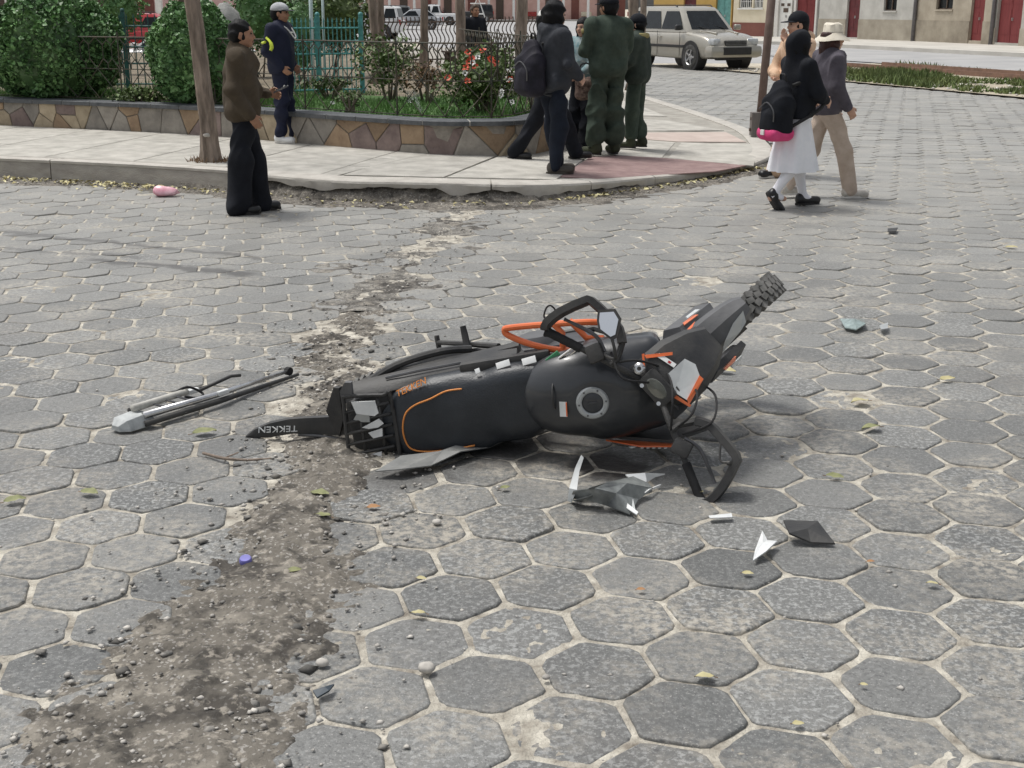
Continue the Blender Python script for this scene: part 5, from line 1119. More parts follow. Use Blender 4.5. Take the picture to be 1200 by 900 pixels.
# fuel cap
zc = top(TVv, 0.78, -0.022); cp = MB(); cp.lathe([(0.040, 0.002), (0.041, 0.010), (0.046, 0.013), (0.057, 0.012), (0.062, 0.007), (0.064, -0.012)], 40, 'z', (0.782, -0.024, zc)); capo = bpart('fuel_cap', cp, M_silverp)
MB().lathe([(0, 0.008), (0.030, 0.008), (0.040, 0.004), (0.041, -0.01)], 32, 'z', (0.782, -0.024, zc)).box((0.782, -0.024, zc + 0.009), (0.034, 0.012, 0.006), bev=.003).build('cap_disc', M_tank, capo, smooth=True, auto=30)
for k in range(6):
    a = k * 1.047; MB().lathe([(0, 0.0155), (0.0035, 0.015), (0.004, 0.011)], 8, 'z', (0.782 + .0515 * math.cos(a), -0.024 + .0515 * math.sin(a), zc)).build('bolt', M_steel, capo)
zs = top(TVv, 0.672, -0.03)
lb = MB(); Rz = Matrix.Rotation(-0.12, 3, 'Z') @ Matrix.Rotation(-0.28, 3, 'Y'); lb.box((0.668, -0.034, zs + 0.002), (0.030, 0.058, 0.002), Rz); lo = bpart('warning_label', lb, M_wplas)
MB().box((0.680, -0.035, zs + 0.0065), (0.005, 0.056, 0.001), Rz).build('label_stripe', M_orange, lo)
# side shrouds beside the tank
for sg in (-1,):
    m = MB(); y0 = 0.185 * sg - .012
    P = [(0.70, y0 * .8, .80), (0.86, y0 * 1.05, .86), (1.05, y0 * 1.22, .90), (1.20, y0 * 1.16, .84), (1.12, y0 * 1.2, .66), (0.95, y0 * 1.0, .58), (0.80, y0 * .85, .68)]
    m.prism(P, .012, dirn=(0, sg, .15)); bpart('tank_shroud', m, M_bplas)
    m = MB(); m.prism([(0.80, y0 * 1.0 + sg * .012, .865), (0.93, y0 * 1.15 + sg * .014, .915), (1.07, y0 * 1.26 + sg * .013, .92), (1.065, y0 * 1.25 + sg * .016, .88), (0.90, y0 * 1.12 + sg * .016, .835)], .006, dirn=(0, sg * .8, .6)); so_ = bpart('orange_flash', m, M_orange)
    m = MB()
    for k in range(5): m.box((0.935 + .022 * k, y0 * (1.17 + .012 * k) + sg * .021, .895 + .004 * k), (.013, .012, .015), bev=.003)
    m.lathe([(.010, 0), (.016, .002), (.016, -.004), (.010, -.004)], 16, 'y', (.90, y0 * 1.12 + sg * .024, .885)); m.build('white_print', M_wplas, so_)
# tail: panels, rack, broken lamp, long mudguard
for sg in (1, -1):
    yy = .115 if sg > 0 else -.14
    m = MB(); m.loft([[(x, sg * (abs(yy) + b), z) for b, z in ((0, zt), (.028, zt - .02), (.05, zb + .04), (.02, zb))] for x, zt, zb in ((-.16, .84, .76), (0, .845, .70), (.16, .82, .64), (.34, .79, .60), (.50, .76, .62))]); o = bpart('tail_panel', m, M_bplas)
    m = MB(); m.tube([(-.02, sg * (abs(yy) + .045), .80), (.12, sg * (abs(yy) + .048), .775), (.28, sg * (abs(yy) + .046), .75)], .006, 5); m.build('panel_stripe', M_orange if sg < 0 else M_gplas, o)
zp = 0.845
textmesh('tail_lettering', 'TEKKEN', 0.036, M_oletter, bike, Matrix.Translation((0.085, 0.118, 0.862)) @ Matrix.Rotation(R_(16), 4, 'Z') @ Matrix.Rotation(R_(-24), 4, 'X'), .003, shear=.25)
for (x, y, a, sx_, sy_) in ((0.458, 0.150, .15, .055, .026), (0.560, 0.148, .12, .055, .028), (0.355, 0.140, .2, .02, .02)):
    m = MB(); m.box((x, y, .855), (sx_, sy_, .003), Matrix.Rotation(a, 3, 'Z') @ Matrix.Rotation(-.5, 3, 'X'), bev=.001); bpart('white_sticker', m, M_wplas)
m = MB(); m.box((.46, .145, .80), (.36, .05, .05), bev=.015); bpart('side_rail_cover', m, M_bplas)
rk = MB(); rk.tube(smoothpath([(0.0, .10, .872), (-.03, .11, .874), (-.17, .125, .868), (-.19, .10, .866), (-.215, -.14, .862), (-.19, -.165, .862), (-.05, -.175, .868), (-.015, -.165, .87)], 4, True), .0085, 8, True); ro = bpart('rear_rack', rk, M_bplas)
for k in range(6):
    y = .075 - .044 * k; MB().tube([(-.008 - .004 * k, y, .872), (-.195 - .004 * k, y - .012, .866)], .0065, 6).build('rack_bar', M_bplas, ro, smooth=True)
for x in (-.05, -.13): MB().tube([(x, .11, .866), (x - .02, -.165, .862)], .0065, 6).build('rack_bar', M_bplas, ro, smooth=True)
m = MB(); m.box((-.10, -.03, .80), (.20, .26, .06), bev=.03); bpart('tail_base', m, M_bplas)
wf_ = lambda L, z, th=.006: MB().prism([(x, y, z + dz) for x, y, dz in L], th)
bpart('broken_tail_lamp', wf_([(-.155, .105, 0), (-.06, .095, .006), (-.055, .045, .01), (-.075, .035, .004), (-.145, .055, 0)], .885), M_wplas, smooth=False)
bpart('lamp_shard', wf_([(-.145, .052, 0), (-.095, .044, .004), (-.10, .012, 0), (-.13, .015, -.006), (-.165, .03, -.01)], .880), M_silverp, smooth=False)
bpart('lamp_shard', wf_([(-.135, -.005, 0), (-.06, .022, .01), (-.045, .0, .012), (-.07, -.012, .01), (-.11, -.014, 0)], .882), M_wplas, smooth=False)
bpart('lamp_shard', wf_([(-.115, -.03, 0), (-.055, -.018, .008), (-.06, -.05, .008), (-.10, -.055, 0)], .881), M_wplas, smooth=False)
bpart('lamp_shard', wf_([(-.145, -.122, 0), (-.08, -.115, .004), (-.085, -.142, .004), (-.14, -.148, 0)], .872), M_wplas, smooth=False)
bpart('tail_fin', wf_([(-.20, .09, 0), (-.195, .15, .01), (-.165, .185, .02), (-.14, .18, .02), (-.15, .11, .01)], .86, .02), M_gplas, smooth=False)
bpart('tail_fin', wf_([(-.30, .055, -.05), (-.235, .155, 0), (-.215, .15, 0), (-.225, .02, 0), (-.27, -.06, -.05)], .80, .02), M_bplas, smooth=False)
# long rear mudguard with its lettering, lying on the pavers
secs = []
for x, ya, yb, z in ((-.665, -.012, -.002, .715), (-.62, -.022, .022, .722), (-.55, -.026, .040, .73), (-.46, -.024, .046, .735), (-.40, -.035, .040, .735), (-.30, -.055, .030, .74), (-.20, -.06, .04, .77)):
    ym = (ya + yb) / 2; secs.append([(x, ya, z - .018), (x, ya + .004, z), (x, ym, z + .004), (x, yb - .004, z), (x, yb, z - .018), (x, ym, z - .014)])
mg = bpart('rear_mudguard', MB().loft(secs), M_bplas)
textmesh('mudguard_lettering', 'TEKKEN', 0.036, M_wplas, mg, Matrix.Translation((-0.515, 0.010, 0.7385)) @ Matrix.Rotation(R_(180 - 7), 4, 'Z') @ Matrix.Scale(1.25, 4, (1, 0, 0)), .0018, shear=.12)
MB().tube([(-.44, -.03, .728), (-.36, -.045, .735), (-.24, -.08, .75)], .007, 6).build('mudguard_stay', M_gplas, mg, smooth=True)
# wheels
def wheel(name, c, r, w_, steer, knobs):
    root = ob(name, None, bike); MM = SM if steer else Matrix.Identity(4); T = Matrix.Translation(c)
    t = MB(); t.lathe([(r - .085, -w_ * .42), (r - .045, -w_ * .5), (r - .012, -w_ * .40), (r, 0), (r - .012, w_ * .40), (r - .045, w_ * .5), (r - .085, w_ * .42)], 64, 'y')
    t.xf(MM @ T); ty = t.build('tyre', M_tyre, root, smooth=True, auto=50)
    kb = MB()
    for k in range(knobs):
        a = 2 * math.pi * k / knobs
        for y, da, an in ((-.36, 0, .5), (-.13, .5, .25), (.13, 0, -.25), (.36, .5, -.5)):
            aa = a + da * 2 * math.pi / knobs; rr = r - .001 - abs(y) * abs(y) * .07
            kb.box((rr * math.cos(aa), y * w_, rr * math.sin(aa)), (.016, w_ * .25, .034), Matrix.Rotation(-aa, 3, 'Y') @ Matrix.Rotation(an, 3, 'X'))
    kb.xf(MM @ T).build('tread_knobs', pm('dusty_tread', (.085, .085, .08, 1), .85, col2=(.21, .205, .195, 1), scale=18), ty)['kind'] = 'stuff'
    m = MB(); m.lathe([(r - .085, -w_ * .40), (r - .105, -w_ * .36), (r - .10, 0), (r - .105, w_ * .36), (r - .085, w_ * .40)], 48, 'y'); m.xf(MM @ T).build('rim', M_steel, root, smooth=True, auto=40)
    m = MB(); m.lathe([(0, -.06), (.035, -.06), (.03, 0), (.035, .06), (0, .06)], 20, 'y'); m.xf(MM @ T).build('hub', M_alloy, root, smooth=True, auto=40)
    m = MB()
    for k in range(28):
        a = 2 * math.pi * k / 28; b = a + (.35 if k % 2 else -.35); m.tube([(.034 * math.cos(a), .03 * (1 if k % 4 < 2 else -1), .034 * math.sin(a)), ((r - .1) * math.cos(b), 0, (r - .1) * math.sin(b))], .002, 4)
    m.xf(MM @ T).build('spokes', M_chrome, root)
    m = MB(); m.lathe([(.07, .066), (.12, .066), (.12, .070), (.07, .070)], 36, 'y', closed=True); m.xf(MM @ T).build('brake_disc', M_chrome, root, smooth=True, auto=30)
    return root
wheel('rear_wheel', (0, 0, .30), .30, .11, False, 36)
wheel('front_wheel', (1.335, 0.0, .33), .33, .098, True, 44)
# frame, engine, swingarm, exhaust
m = MB()
for sg in (1, -1):
    m.tube([(1.03, sg * .03, .86), (.80, sg * .11, .72), (.52, sg * .12, .66), (.45, sg * .11, .32)], .018, 8); m.tube([(.52, sg * .12, .66), (.2, sg * .10, .74), (-.15, sg * .08, .78)], .014, 8); m.tube([(1.03, sg * .03, .80), (.96, sg * .08, .45), (.80, sg * .11, .24), (.48, sg * .11, .26)], .016, 8)
bpart('frame_tubes', m, M_bplas)
m = MB(); m.box((.62, 0, .36), (.36, .24, .22), bev=.05); m.box((.76, 0, .55), (.17, .16, .24), Matrix.Rotation(.35, 3, 'Y'), bev=.03); eo = bpart('engine', m, M_steel)
for sg in (1, -1): MB().lathe([(0, .15), (.08, .15), (.09, .13), (.095, .10)], 24, 'y', (.56, 0, .36)).xf(Matrix.Scale(sg, 4, (0, 1, 0))).build('engine_cover', M_gplas, eo, smooth=True, auto=30)
for k in range(7): MB().box((.74 + .012 * k, 0, .47 + .028 * k), (.19, .18, .007), Matrix.Rotation(.35, 3, 'Y')).build('cooling_fin', M_steel, eo)
m = MB()
for sg in (1, -1): m.tube([(.46, sg * .10, .34), (.2, sg * .105, .31), (0, sg * .10, .30)], .022, 8)
bpart('swingarm', m, M_bplas)
m = MB(); m.tube(smoothpath([(.82, -.06, .50), (.90, -.08, .36), (.74, -.13, .22), (.40, -.15, .30), (.20, -.16, .42)], 5), .02, 10); eo = bpart('exhaust_pipe', m, M_steel)
m = MB(); m.tube([(.24, -.16, .40), (.20, -.16, .43), (-.16, -.16, .62), (-.2, -.16, .64)], [.025, .048, .05, .03], 16); bpart('silencer', m, M_bplas)
# side stand, foot pegs, chain guard on the upper side
m = MB(); m.tube([(.10, .145, .155), (.22, .145, .27), (.40, .14, .44)], [.011, .012, .014], 8); m.box((.098, .145, .15), (.018, .065, .018), Matrix.Rotation(-.75, 3, 'Y'), bev=.004); bpart('side_stand', m, M_bplas)
m = MB(); m.tube([(.245, .225, .30), (.248, .185, .31), (.262, .09, .40)], [.013, .015, .017], 8); bpart('foot_peg', m, M_rubber)
m = MB(); m.loft([[(x, y, z) for y, z in ((.10, zt), (.16, zt - .01), (.165, zt - .08), (.10, zt - .09))] for x, zt in ((-.06, .66), (.10, .70), (.30, .68), (.5, .60))]); bpart('side_cover', m, M_bplas)
m = MB(); m.tube(smoothpath([(-.17, .05, .70), (-.13, .12, .70), (0, .175, .66), (.18, .19, .60), (.3, .17, .55)], 4), .016, 8); bpart('grab_rail', m, M_bplas)
# orange crash bars (the upper one shows), small buckle and wire loop
for sg in (1,):
    Y = (lambda y: y) if sg > 0 else (lambda y: -y * .72)
    m = MB(); m.tube(smoothpath([(.872, Y(.19), .72), (.842, Y(.238), .78), (.644, Y(.262), .78), (.50, Y(.272), .775), (.478, Y(.264), .77), (.492, Y(.240), .77), (.581, Y(.190), .78), (.692, Y(.150), .78), (.826, Y(.140), .78)], 4), .0128, 10); co = bpart('crash_bar', m, M_orange)
    m = MB(); m.tube([(.672, Y(.258), .78), (.70, Y(.22), .78), (.69, Y(.150), .78)], .0125, 10); m.tube([(.735, Y(.262), .77), (.79, Y(.186), .79), (.85, Y(.176), .79), (.862, Y(.15), .78)], .0125, 10); m.tube([(.70, Y(.15), .78), (.71, Y(.11), .70), (.72, Y(.09), .62)], .013, 10); m.build('cross_tube', M_orange, co, smooth=True, auto=40)
m = MB(); m.tube(smoothpath([(.64, .29, .77), (.655, .325, .77), (.675, .33, .77), (.69, .30, .77), (.67, .275, .77)], 4, True), .0035, 6, True); bpart('wire_loop', m, M_rubber)
for dx, dy, rot in ((0, 0, .0), (.035, .05, .25)):
    m = MB(); q = [(.655 + dx, .085 + dy, .90), (.73 + dx, .125 + dy, .89), (.722 + dx, .138 + dy, .89), (.645 + dx, .098 + dy, .90)]; m.tube(q, .0045, 6, True); m.tube([q[0], Vector(q[0]).lerp(Vector(q[1]), .3) , Vector(q[3]).lerp(Vector(q[2]), .3)], .004, 5); bpart('metal_buckle', m, M_chrome)
m = MB(); m.box((.655, .15, .875), (.06, .022, .012), Matrix.Rotation(.5, 3, 'Z'), bev=.004); bpart('green_connector', m, pm('green_plastic', (.05, .26, .12, 1), .5))
m = MB(); m.box((.85, .16, .86), (.03, .03, .02), bev=.006); bpart('red_connector', m, M_redl)
# steering: fork, cowl, beak, bars, guards, mirror
for sg in (1, -1):
    f0, f1, a_ = Vector((1.02, sg * .095, .98)), Vector((1.20, sg * .095, .62)), Vector((1.335, sg * .095, .335)); m = MB(); m.tube([f0, f1], .021, 12); m.tube([f1, f1.lerp(a_, .05), a_], [.028, .030, .028], 12); fo = bpart('fork_leg', m, M_steel, steer=True)
    m = MB(); m.loft([[(p.x + ox_, p.y + oy_ * sg, p.z + .02) for ox_, oy_ in (((.045, -.02), (.055, .03), (.0, .062), (-.035, .03)) if sg > 0 else ((.042, -.015), (.045, .012), (.0, .030), (-.03, .012)))] for p in (f1.lerp(a_, -.12), f1.lerp(a_, .3), f1.lerp(a_, .8), f1.lerp(a_, 1.05))]); g_ = bpart('fork_guard', m, M_gplas if sg > 0 else M_bplas, steer=True)
    for ta, tb_, ww, mt_ in ((.05, .55, 0, M_orange), (.35, .8, 1, M_silverw)):
        da_ = .014 * ww; m = MB(); m.prism([f1.lerp(a_, ta) + Vector((.050 - da_, sg * (.020 + da_), .035)), f1.lerp(a_, tb_) + Vector((.050 - da_, sg * (.018 + da_), .035)), f1.lerp(a_, tb_ - .05) + Vector((.042 - da_, sg * (.030 + da_), .03)), f1.lerp(a_, ta + .05) + Vector((.042 - da_, sg * (.031 + da_), .03))], .005); m.xf(SM); m.build('fork_decal', mt_, g_)
for z_, x_ in ((.97, 1.03), (.84, 1.09)): m = MB(); m.box((x_, 0, z_), (.075, .26, .028), Matrix.Rotation(.47, 3, 'Y'), bev=.01); bpart('fork_clamp', m, M_bplas, steer=True)
# cowl: faceted shell seen from behind and above
cw = MB(); secs = []
for x, z, hw_, dp in ((1.035, 1.045, .085, .05), (1.085, 1.05, .128, .12), (1.16, 1.02, .125, .17), (1.25, .95, .095, .17), (1.31, .87, .055, .10)):
    secs.append([(x, hw_, z - dp * .35), (x, hw_ * .8, z), (x, 0, z + .012), (x, -hw_ * .8, z), (x, -hw_, z - dp * .35), (x, -hw_ * .75, z - dp), (x, hw_ * .75, z - dp)])
cw.loft(secs); cowl = bpart('headlight_cowl', cw, M_bplas, steer=True, smooth=False)
def cpanel(name, P, mat, th=.005, parent=None):
    m = MB(); m.prism(P, th, dirn=(-.1, 0, 1)); m.xf(SM); return m.build(name, mat, parent or cowl)
cpanel('silver_panel', [(1.100, .012, 1.058), (1.180, .012, 1.024), (1.195, -.030, 1.014), (1.172, -.085, 1.020), (1.085, -.108, 1.050), (1.072, -.06, 1.054)], M_silverw)
cpanel('orange_edge', [(1.086, -.104, 1.051), (1.178, -.070, 1.020), (1.180, -.090, 1.019), (1.078, -.124, 1.048)], M_orange, .008)
cpanel('orange_edge', [(1.066, -.062, 1.055), (1.083, -.130, 1.049), (1.074, -.132, 1.049), (1.055, -.066, 1.053)], M_orange, .007)
cpanel('orange_edge', [(1.083, .122, 1.050), (1.165, .060, 1.034), (1.158, .052, 1.036), (1.080, .108, 1.053)], M_orange, .007)
cpanel('orange_edge', [(1.086, .126, 1.05), (1.052, .085, 1.053), (1.046, .088, 1.052), (1.078, .131, 1.048)], M_orange, .007)
m = MB(); m.box((1.128, .052, 1.0475), (.017, .075, .003), Matrix.Rotation(R_(14), 3, 'Z') @ Matrix.Rotation(R_(22), 3, 'Y')); m.xf(SM); o = m.build('white_label', M_wplas, cowl); m = MB(); m.box((1.131, .040, 1.0485), (.009, .012, .003), Matrix.Rotation(R_(14), 3, 'Z') @ Matrix.Rotation(R_(22), 3, 'Y')); m.xf(SM); m.build('label_print', M_redl, cowl)
m = MB(); m.lathe([(.008, .012), (.014, .012), (.022, .006), (.022, -.01)], 22, 'z', (1.035, .098, 1.06)); bpart('steering_nut', m, M_chrome, steer=True)
for y_ in (.045, -.045): m = MB(); m.lathe([(0, .008), (.008, .008), (.009, -.01)], 10, 'z', (1.0, y_, 1.068)); bpart('clamp_bolt', m, M_chrome, steer=True)
m = MB(); m.box((1.035, 0, 1.065), (.085, .135, .03), Matrix.Rotation(-.15, 3, 'Y'), bev=.014); io = bpart('instrument_pod', m, M_bplas, steer=True)
m = MB(); m.lathe([(0, .004), (.040, .003), (.045, 0), (.045, -.006)], 28, 'z'); m.V = [Matrix.Rotation(-.15, 3, 'Y') @ Vector((v.x * .62, v.y * 1.05, v.z)) + Vector((1.032, 0, 1.079)) for v in m.V]; m.xf(SM).build('instrument_lens', M_lens, io, smooth=False)
bk = MB(); secs = []
for x, z, yl, yr, d in ((1.17, .80, .088, -.062, .05), (1.27, .815, .096, -.058, .055), (1.36, .80, .088, -.050, .055), (1.42, .785, .080, -.044, .05), (1.465, .765, .066, -.034, .04), (1.49, .75, .05, -.02, .02)):
    ym = (yl + yr) / 2; secs.append([(x, yl, z - d), (x, yl * .75 + ym * .25, z), (x, ym, z + .016), (x, yr * .75 + ym * .25, z), (x, yr, z - d), (x, yr * .7 + ym * .3, z - d * .6), (x, ym, z - .01), (x, yl * .7 + ym * .3, z - d * .6)])
bk.loft(secs); bo = bpart('front_beak', bk, M_gplas, steer=True, auto=28)
m = MB(); m.prism([(1.40, -.010, .803), (1.462, .0, .780), (1.44, -.040, .772), (1.40, -.052, .778), (1.29, -.066, .802), (1.33, -.04, .820)], .004, dirn=(0, 0, 1)); m.xf(SM); m.build('silver_flash', M_silverp, bo)
m = MB(); m.prism([(1.22, .09, .80), (1.30, .094, .80), (1.28, .084, .815), (1.235, .082, .818)], .004, dirn=(0, .3, 1)); m.xf(SM); m.build('orange_flash', M_orange, bo)
m = MB(); m.loft([[(1.355 + (.335 + .022) * math.cos(a) , y, .33 + (.335 + .03) * math.sin(a) + q_) for y, q_ in ((-.062, -.03), (-.045, 0), (0, .012), (.045, 0), (.062, -.03))] for a in [R_(d_) for d_ in range(78, 140, 10)]], closed=False, caps=False); bpart('front_mudguard', m, M_bplas, steer=True)
SM_FORK = SM; SM = Matrix.Translation(SA) @ Matrix.Rotation(STEER, 4, SAX) @ Matrix.Translation(-SA) @ Matrix.Translation((0, 0.012, 0))     # bars turn with the fork but were bent back in the fall
m = MB(); m.tube(smoothpath([(.875, .425, 1.09), (.93, .28, 1.09), (.985, .13, 1.08), (1.01, .06, 1.05), (1.01, 0, 1.045), (1.01, -.06, 1.05), (.985, -.13, 1.08), (.93, -.28, 1.09), (.875, -.425, 1.09)], 4), .0115, 10); bpart('handlebar', m, M_bplas, steer=True)
for sg in (1, -1):
    m = MB(); A_, B_ = Vector((.875, sg * .425, 1.09)), Vector((.928, sg * .285, 1.09)); m.tube([A_ + (B_ - A_) * f for f in (0, .04, .1, .2, .3, .4, .5, .6, .7, .8, .9, 1)], [.021, .022] + [.0175, .0165] * 5, 12); bpart('grip', m, M_rubber, steer=True)
    gp = smoothpath([(.875, sg * .428, 1.09), (.90, sg * .442, 1.09), (.965, sg * .436, 1.09), (1.055, sg * .405, 1.09), (1.078, sg * .385, 1.09), (1.084, sg * .30, 1.09), (1.082, sg * .24, 1.09), (1.055, sg * .195, 1.09)], 2); secs = []
    for i, p in enumerate(gp):
        tn = (gp[min(i + 1, len(gp) - 1)] - gp[max(i - 1, 0)]).normalized(); n_ = Vector((-tn.y, tn.x, 0)); h_ = .036 + .016 * math.sin(math.pi * min(1, i / (len(gp) * .8))); w2 = .0125
        secs.append([p + n_ * w2 + Vector((0, 0, h_)), p - n_ * w2 + Vector((0, 0, h_)), p - n_ * w2 * 1.6 + Vector((0, 0, 0)), p - n_ * w2 - Vector((0, 0, h_)), p + n_ * w2 - Vector((0, 0, h_)), p + n_ * w2 * 1.3])
    bpart('handguard', MB().loft(secs), M_bplas, steer=True, auto=30)
    m = MB(); m.tube([(1.06, sg * .20, 1.085), (1.0, sg * .165, 1.085), (.965, sg * .165, 1.09)], .012, 8); m.box((.955, sg * .235, 1.10), (.06, .07, .045), Matrix.Rotation(sg * -.35, 3, 'Z'), bev=.012); bpart('control_pod', m, M_bplas, steer=True)
    m = MB(); m.tube(smoothpath([(.985, sg * .215, 1.095), (1.0, sg * .28, 1.09), (.975, sg * .36, 1.085), (.955, sg * .41, 1.085)], 4), [.0075] * 9 + [.006] * 3 + [.008], 8); bpart('lever', m, M_steel, steer=True)
for P in ([(1.0, .15, 1.10), (1.05, .11, 1.12), (1.09, .05, 1.06), (1.10, .0, .98)], [(1.0, -.17, 1.10), (1.07, -.17, 1.13), (1.13, -.12, 1.05), (1.12, -.05, .95)], [(.99, -.2, 1.09), (1.1, -.24, 1.13), (1.17, -.17, 1.0), (1.15, -.08, .9)], [(.97, -.16, 1.1), (1.04, -.1, 1.15), (1.09, -.03, 1.10), (1.1, .05, .98)], [(1.0, .2, 1.08), (.97, .1, 1.13), (1.02, .03, 1.09), (1.08, -.03, 1.0)]):
    bpart('control_cable', MB().tube(smoothpath(P, 6), .0045, 6), M_rubber, steer=True)
m = MB(); m.tube(smoothpath([(1.03, -.22, 1.10), (1.09, -.255, 1.12), (1.075, -.31, 1.13), (1.03, -.36, 1.14), (1.045, -.385, 1.145)], 5), .005, 6); m.ell((1.046, -.388, 1.145), .010, 8, 6); bpart('brake_line', m, M_bplas, steer=True)
m = MB(); m.tube(smoothpath([(.975, .205, 1.10), (1.0, .16, 1.18), (1.025, .18, 1.22), (1.045, .215, 1.225)], 5), .006, 8); so_ = bpart('mirror_stalk', m, M_bplas, steer=True)
mp_ = [(1.078, .325), (1.126, .285), (1.118, .245), (1.062, .205), (1.040, .212), (1.030, .268), (1.050, .300)]; cxm = sum(p[0] for p in mp_) / 7; cym = sum(p[1] for p in mp_) / 7
m = MB(); m.prism([(x, y, 1.215) for x, y in mp_], .016, dirn=(0, 0, 1)); mo = bpart('mirror', m, M_bplas, steer=True, smooth=False)
m = MB(); m.prism([(cxm + (x - cxm) * .80, cym + (y - cym) * .80, 1.232) for x, y in mp_], .0015, dirn=(0, 0, 1)); m.xf(SM); m.build('mirror_glass', M_mirror, mo)
# ------------------------------------------------------------------ people
def cloth(n, c, c2=None, rough=.85, bump=.15): return pm('cloth_' + n, c, rough, col2=c2, var=.18, scale=9, bump=bump, bscale=90, spec=.25, detail=8)
M_skin = pm('skin_brown', (.30, .155, .095, 1), .5, col2=(.40, .22, .14, 1), scale=10, spec=.4); M_skin2 = pm('skin_tan', (.46, .27, .19, 1), .5, col2=(.56, .35, .26, 1), scale=10, spec=.4)
M_hair = pm('black_hair', (.005, .005, .006, 1), .6, var=.5, scale=30, bump=.25, spec=.2, bscale=60, stretch=(1, 1, .15)); M_hair2 = pm('dark_red_hair', (.045, .014, .012, 1), .5, var=.4, scale=30, bump=.4, bscale=60, stretch=(1, 1, .15))
M_eye = pm('eye_dark', (.008, .006, .005, 1), .2); M_lip = pm('lips', (.22, .07, .055, 1), .5)
M_sole_w = pm('white_sole', (.62, .60, .56, 1), .7); M_sole_d = pm('dark_sole', (.03, .028, .027, 1), .8)
def rz3(a): return np.array([[math.cos(a), -math.sin(a), 0], [math.sin(a), math.cos(a), 0], [0, 0, 1]])
def person(label, loc, rz, H=1.70, pose=None, skin=M_skin, top=None, bottom=None, shoes=None, hair=None, hat=None, yaw=0.0, group=None, w=1.0, h=.0095, seed=0, curl=.5, tilt=0.0):
    k = H / 1.70; t = thing('person', label, 'person', loc, rz, group)
    J = dict(pelvis=(-.01, 0, .93), belly=(0, 0, 1.08), chest=(0, 0, 1.27), neck=(-.015, 0, 1.43), head=(.015, 0, 1.588))
    for s, sg in (('l', 1), ('r', -1)):
        J.update({'sh' + s: (-.01, sg * .172 * w, 1.395), 'el' + s: (-.03, sg * .225 * w, 1.12), 'wr' + s: (.02, sg * .235 * w, .875), 'hip' + s: (0, sg * .088, .90), 'kn' + s: (.015, sg * .095, .49), 'an' + s: (-.02, sg * .10, .085), 'ft' + s: (1, sg * .15, 0)})
    J.update(pose or {})
    J = {n: (np.array(v, float) * (k if not n.startswith('ft') else 1)) for n, v in J.items()}
    Rh = rz3(yaw) @ np.array([[math.cos(tilt), 0, math.sin(tilt)], [0, 1, 0], [-math.sin(tilt), 0, math.cos(tilt)]]); hc = J['head']; HP = lambda x, y, z: hc + Rh @ (np.array([x, y, z]) * k)
    allp = np.array([v for n, v in J.items() if not n.startswith('ft')]); lo, hi = allp.min(0) - .24, allp.max(0) + .24
    lo[2] = max(lo[2], -.02)
    # one continuous body
    f = Field(lo, hi, h)
    f.ell(J['chest'], np.array((.095, .135 * w, .18)) * k, .05).ell(J['belly'], np.array((.080, .112 * w, .15)) * k, .05).ell(J['pelvis'], np.array((.078, .115 * w, .11)) * k, .04)
    f.cone(J['neck'] - (0, 0, .04), HP(-.012, 0, -.075), .058 * k, .05 * k, .03)
    f.ell(HP(-.008, 0, .018), np.array((.097, .075, .102)) * k, .02, rot=Rh).ell(HP(.024, 0, -.05), np.array((.068, .056, .062)) * k, .03, rot=Rh).ell(HP(.062, 0, -.094), np.array((.022, .022, .016)) * k, .02, rot=Rh)
    f.cone(HP(.086, 0, .012), HP(.106, 0, -.028), .009 * k, .0135 * k, .014).ell(HP(.082, 0, .028), np.array((.014, .045, .011)) * k, .014, rot=Rh).ell(HP(.082, 0, -.062), np.array((.014, .024, .011)) * k, .012, rot=Rh)
    for sg in (1, -1):
        f.ell(HP(.094, sg * .031, .008), np.array((.012, .016, .011)) * k, .008, 's', rot=Rh).ell(HP(-.008, sg * .077, -.012), np.array((.020, .012, .033)) * k, .008, rot=Rh).ell(HP(.066, sg * .035, -.03), np.array((.024, .022, .022)) * k, .018, rot=Rh)
    for s, sg in (('l', 1), ('r', -1)):
        sh, el, wr = J['sh' + s], J['el' + s], J['wr' + s]
        f.cone(J['neck'] + (0, 0, -.03), sh, .05 * k, .055 * k, .05).cone(sh, el, .052 * k, .041 * k, .03).cone(el, wr, .040 * k, .027 * k, .02)
        d = (wr - el) / np.linalg.norm(wr - el); sv = np.array([1.0, 0, 0]) if abs(d[0]) < .75 else np.array([0, 0, 1.0]); sv = sv - d * (sv @ d); sv /= np.linalg.norm(sv); nv = np.cross(sv, d) * (-sg); cu = curl
        pc = wr + d * .05 * k; f.ell(pc, np.array((.042, .017, .050)) * k, .015, rot=np.stack([sv, nv, d], 1))
        for q in range(4):
            b = wr + (d * .088 + sv * (.030 - .020 * q)) * k; L = (.038, .044, .041, .032)[q] * k; d1 = d * math.cos(cu) + nv * math.sin(cu); d2 = d * math.cos(cu * 2.1) + nv * math.sin(cu * 2.1); m1 = b + d1 * L; f.cone(b - d * .01, m1, .0098 * k, .0092 * k, .004).cone(m1, m1 + d2 * L * .9, .0092 * k, .0076 * k, .003)
        tb = wr + (d * .03 + sv * .034) * k; tm = tb + (d * .03 + sv * .022 + nv * .012) * k; f.cone(tb, tm, .0125 * k, .0105 * k, .008).cone(tm, tm + (d * .032 + nv * .012) * k, .0105 * k, .008 * k, .004)
        hp, kn, an = J['hip' + s], J['kn' + s], J['an' + s]; f.cone(hp, kn, .064 * k, .044 * k, .03).cone(kn, an, .044 * k, .033 * k, .03)
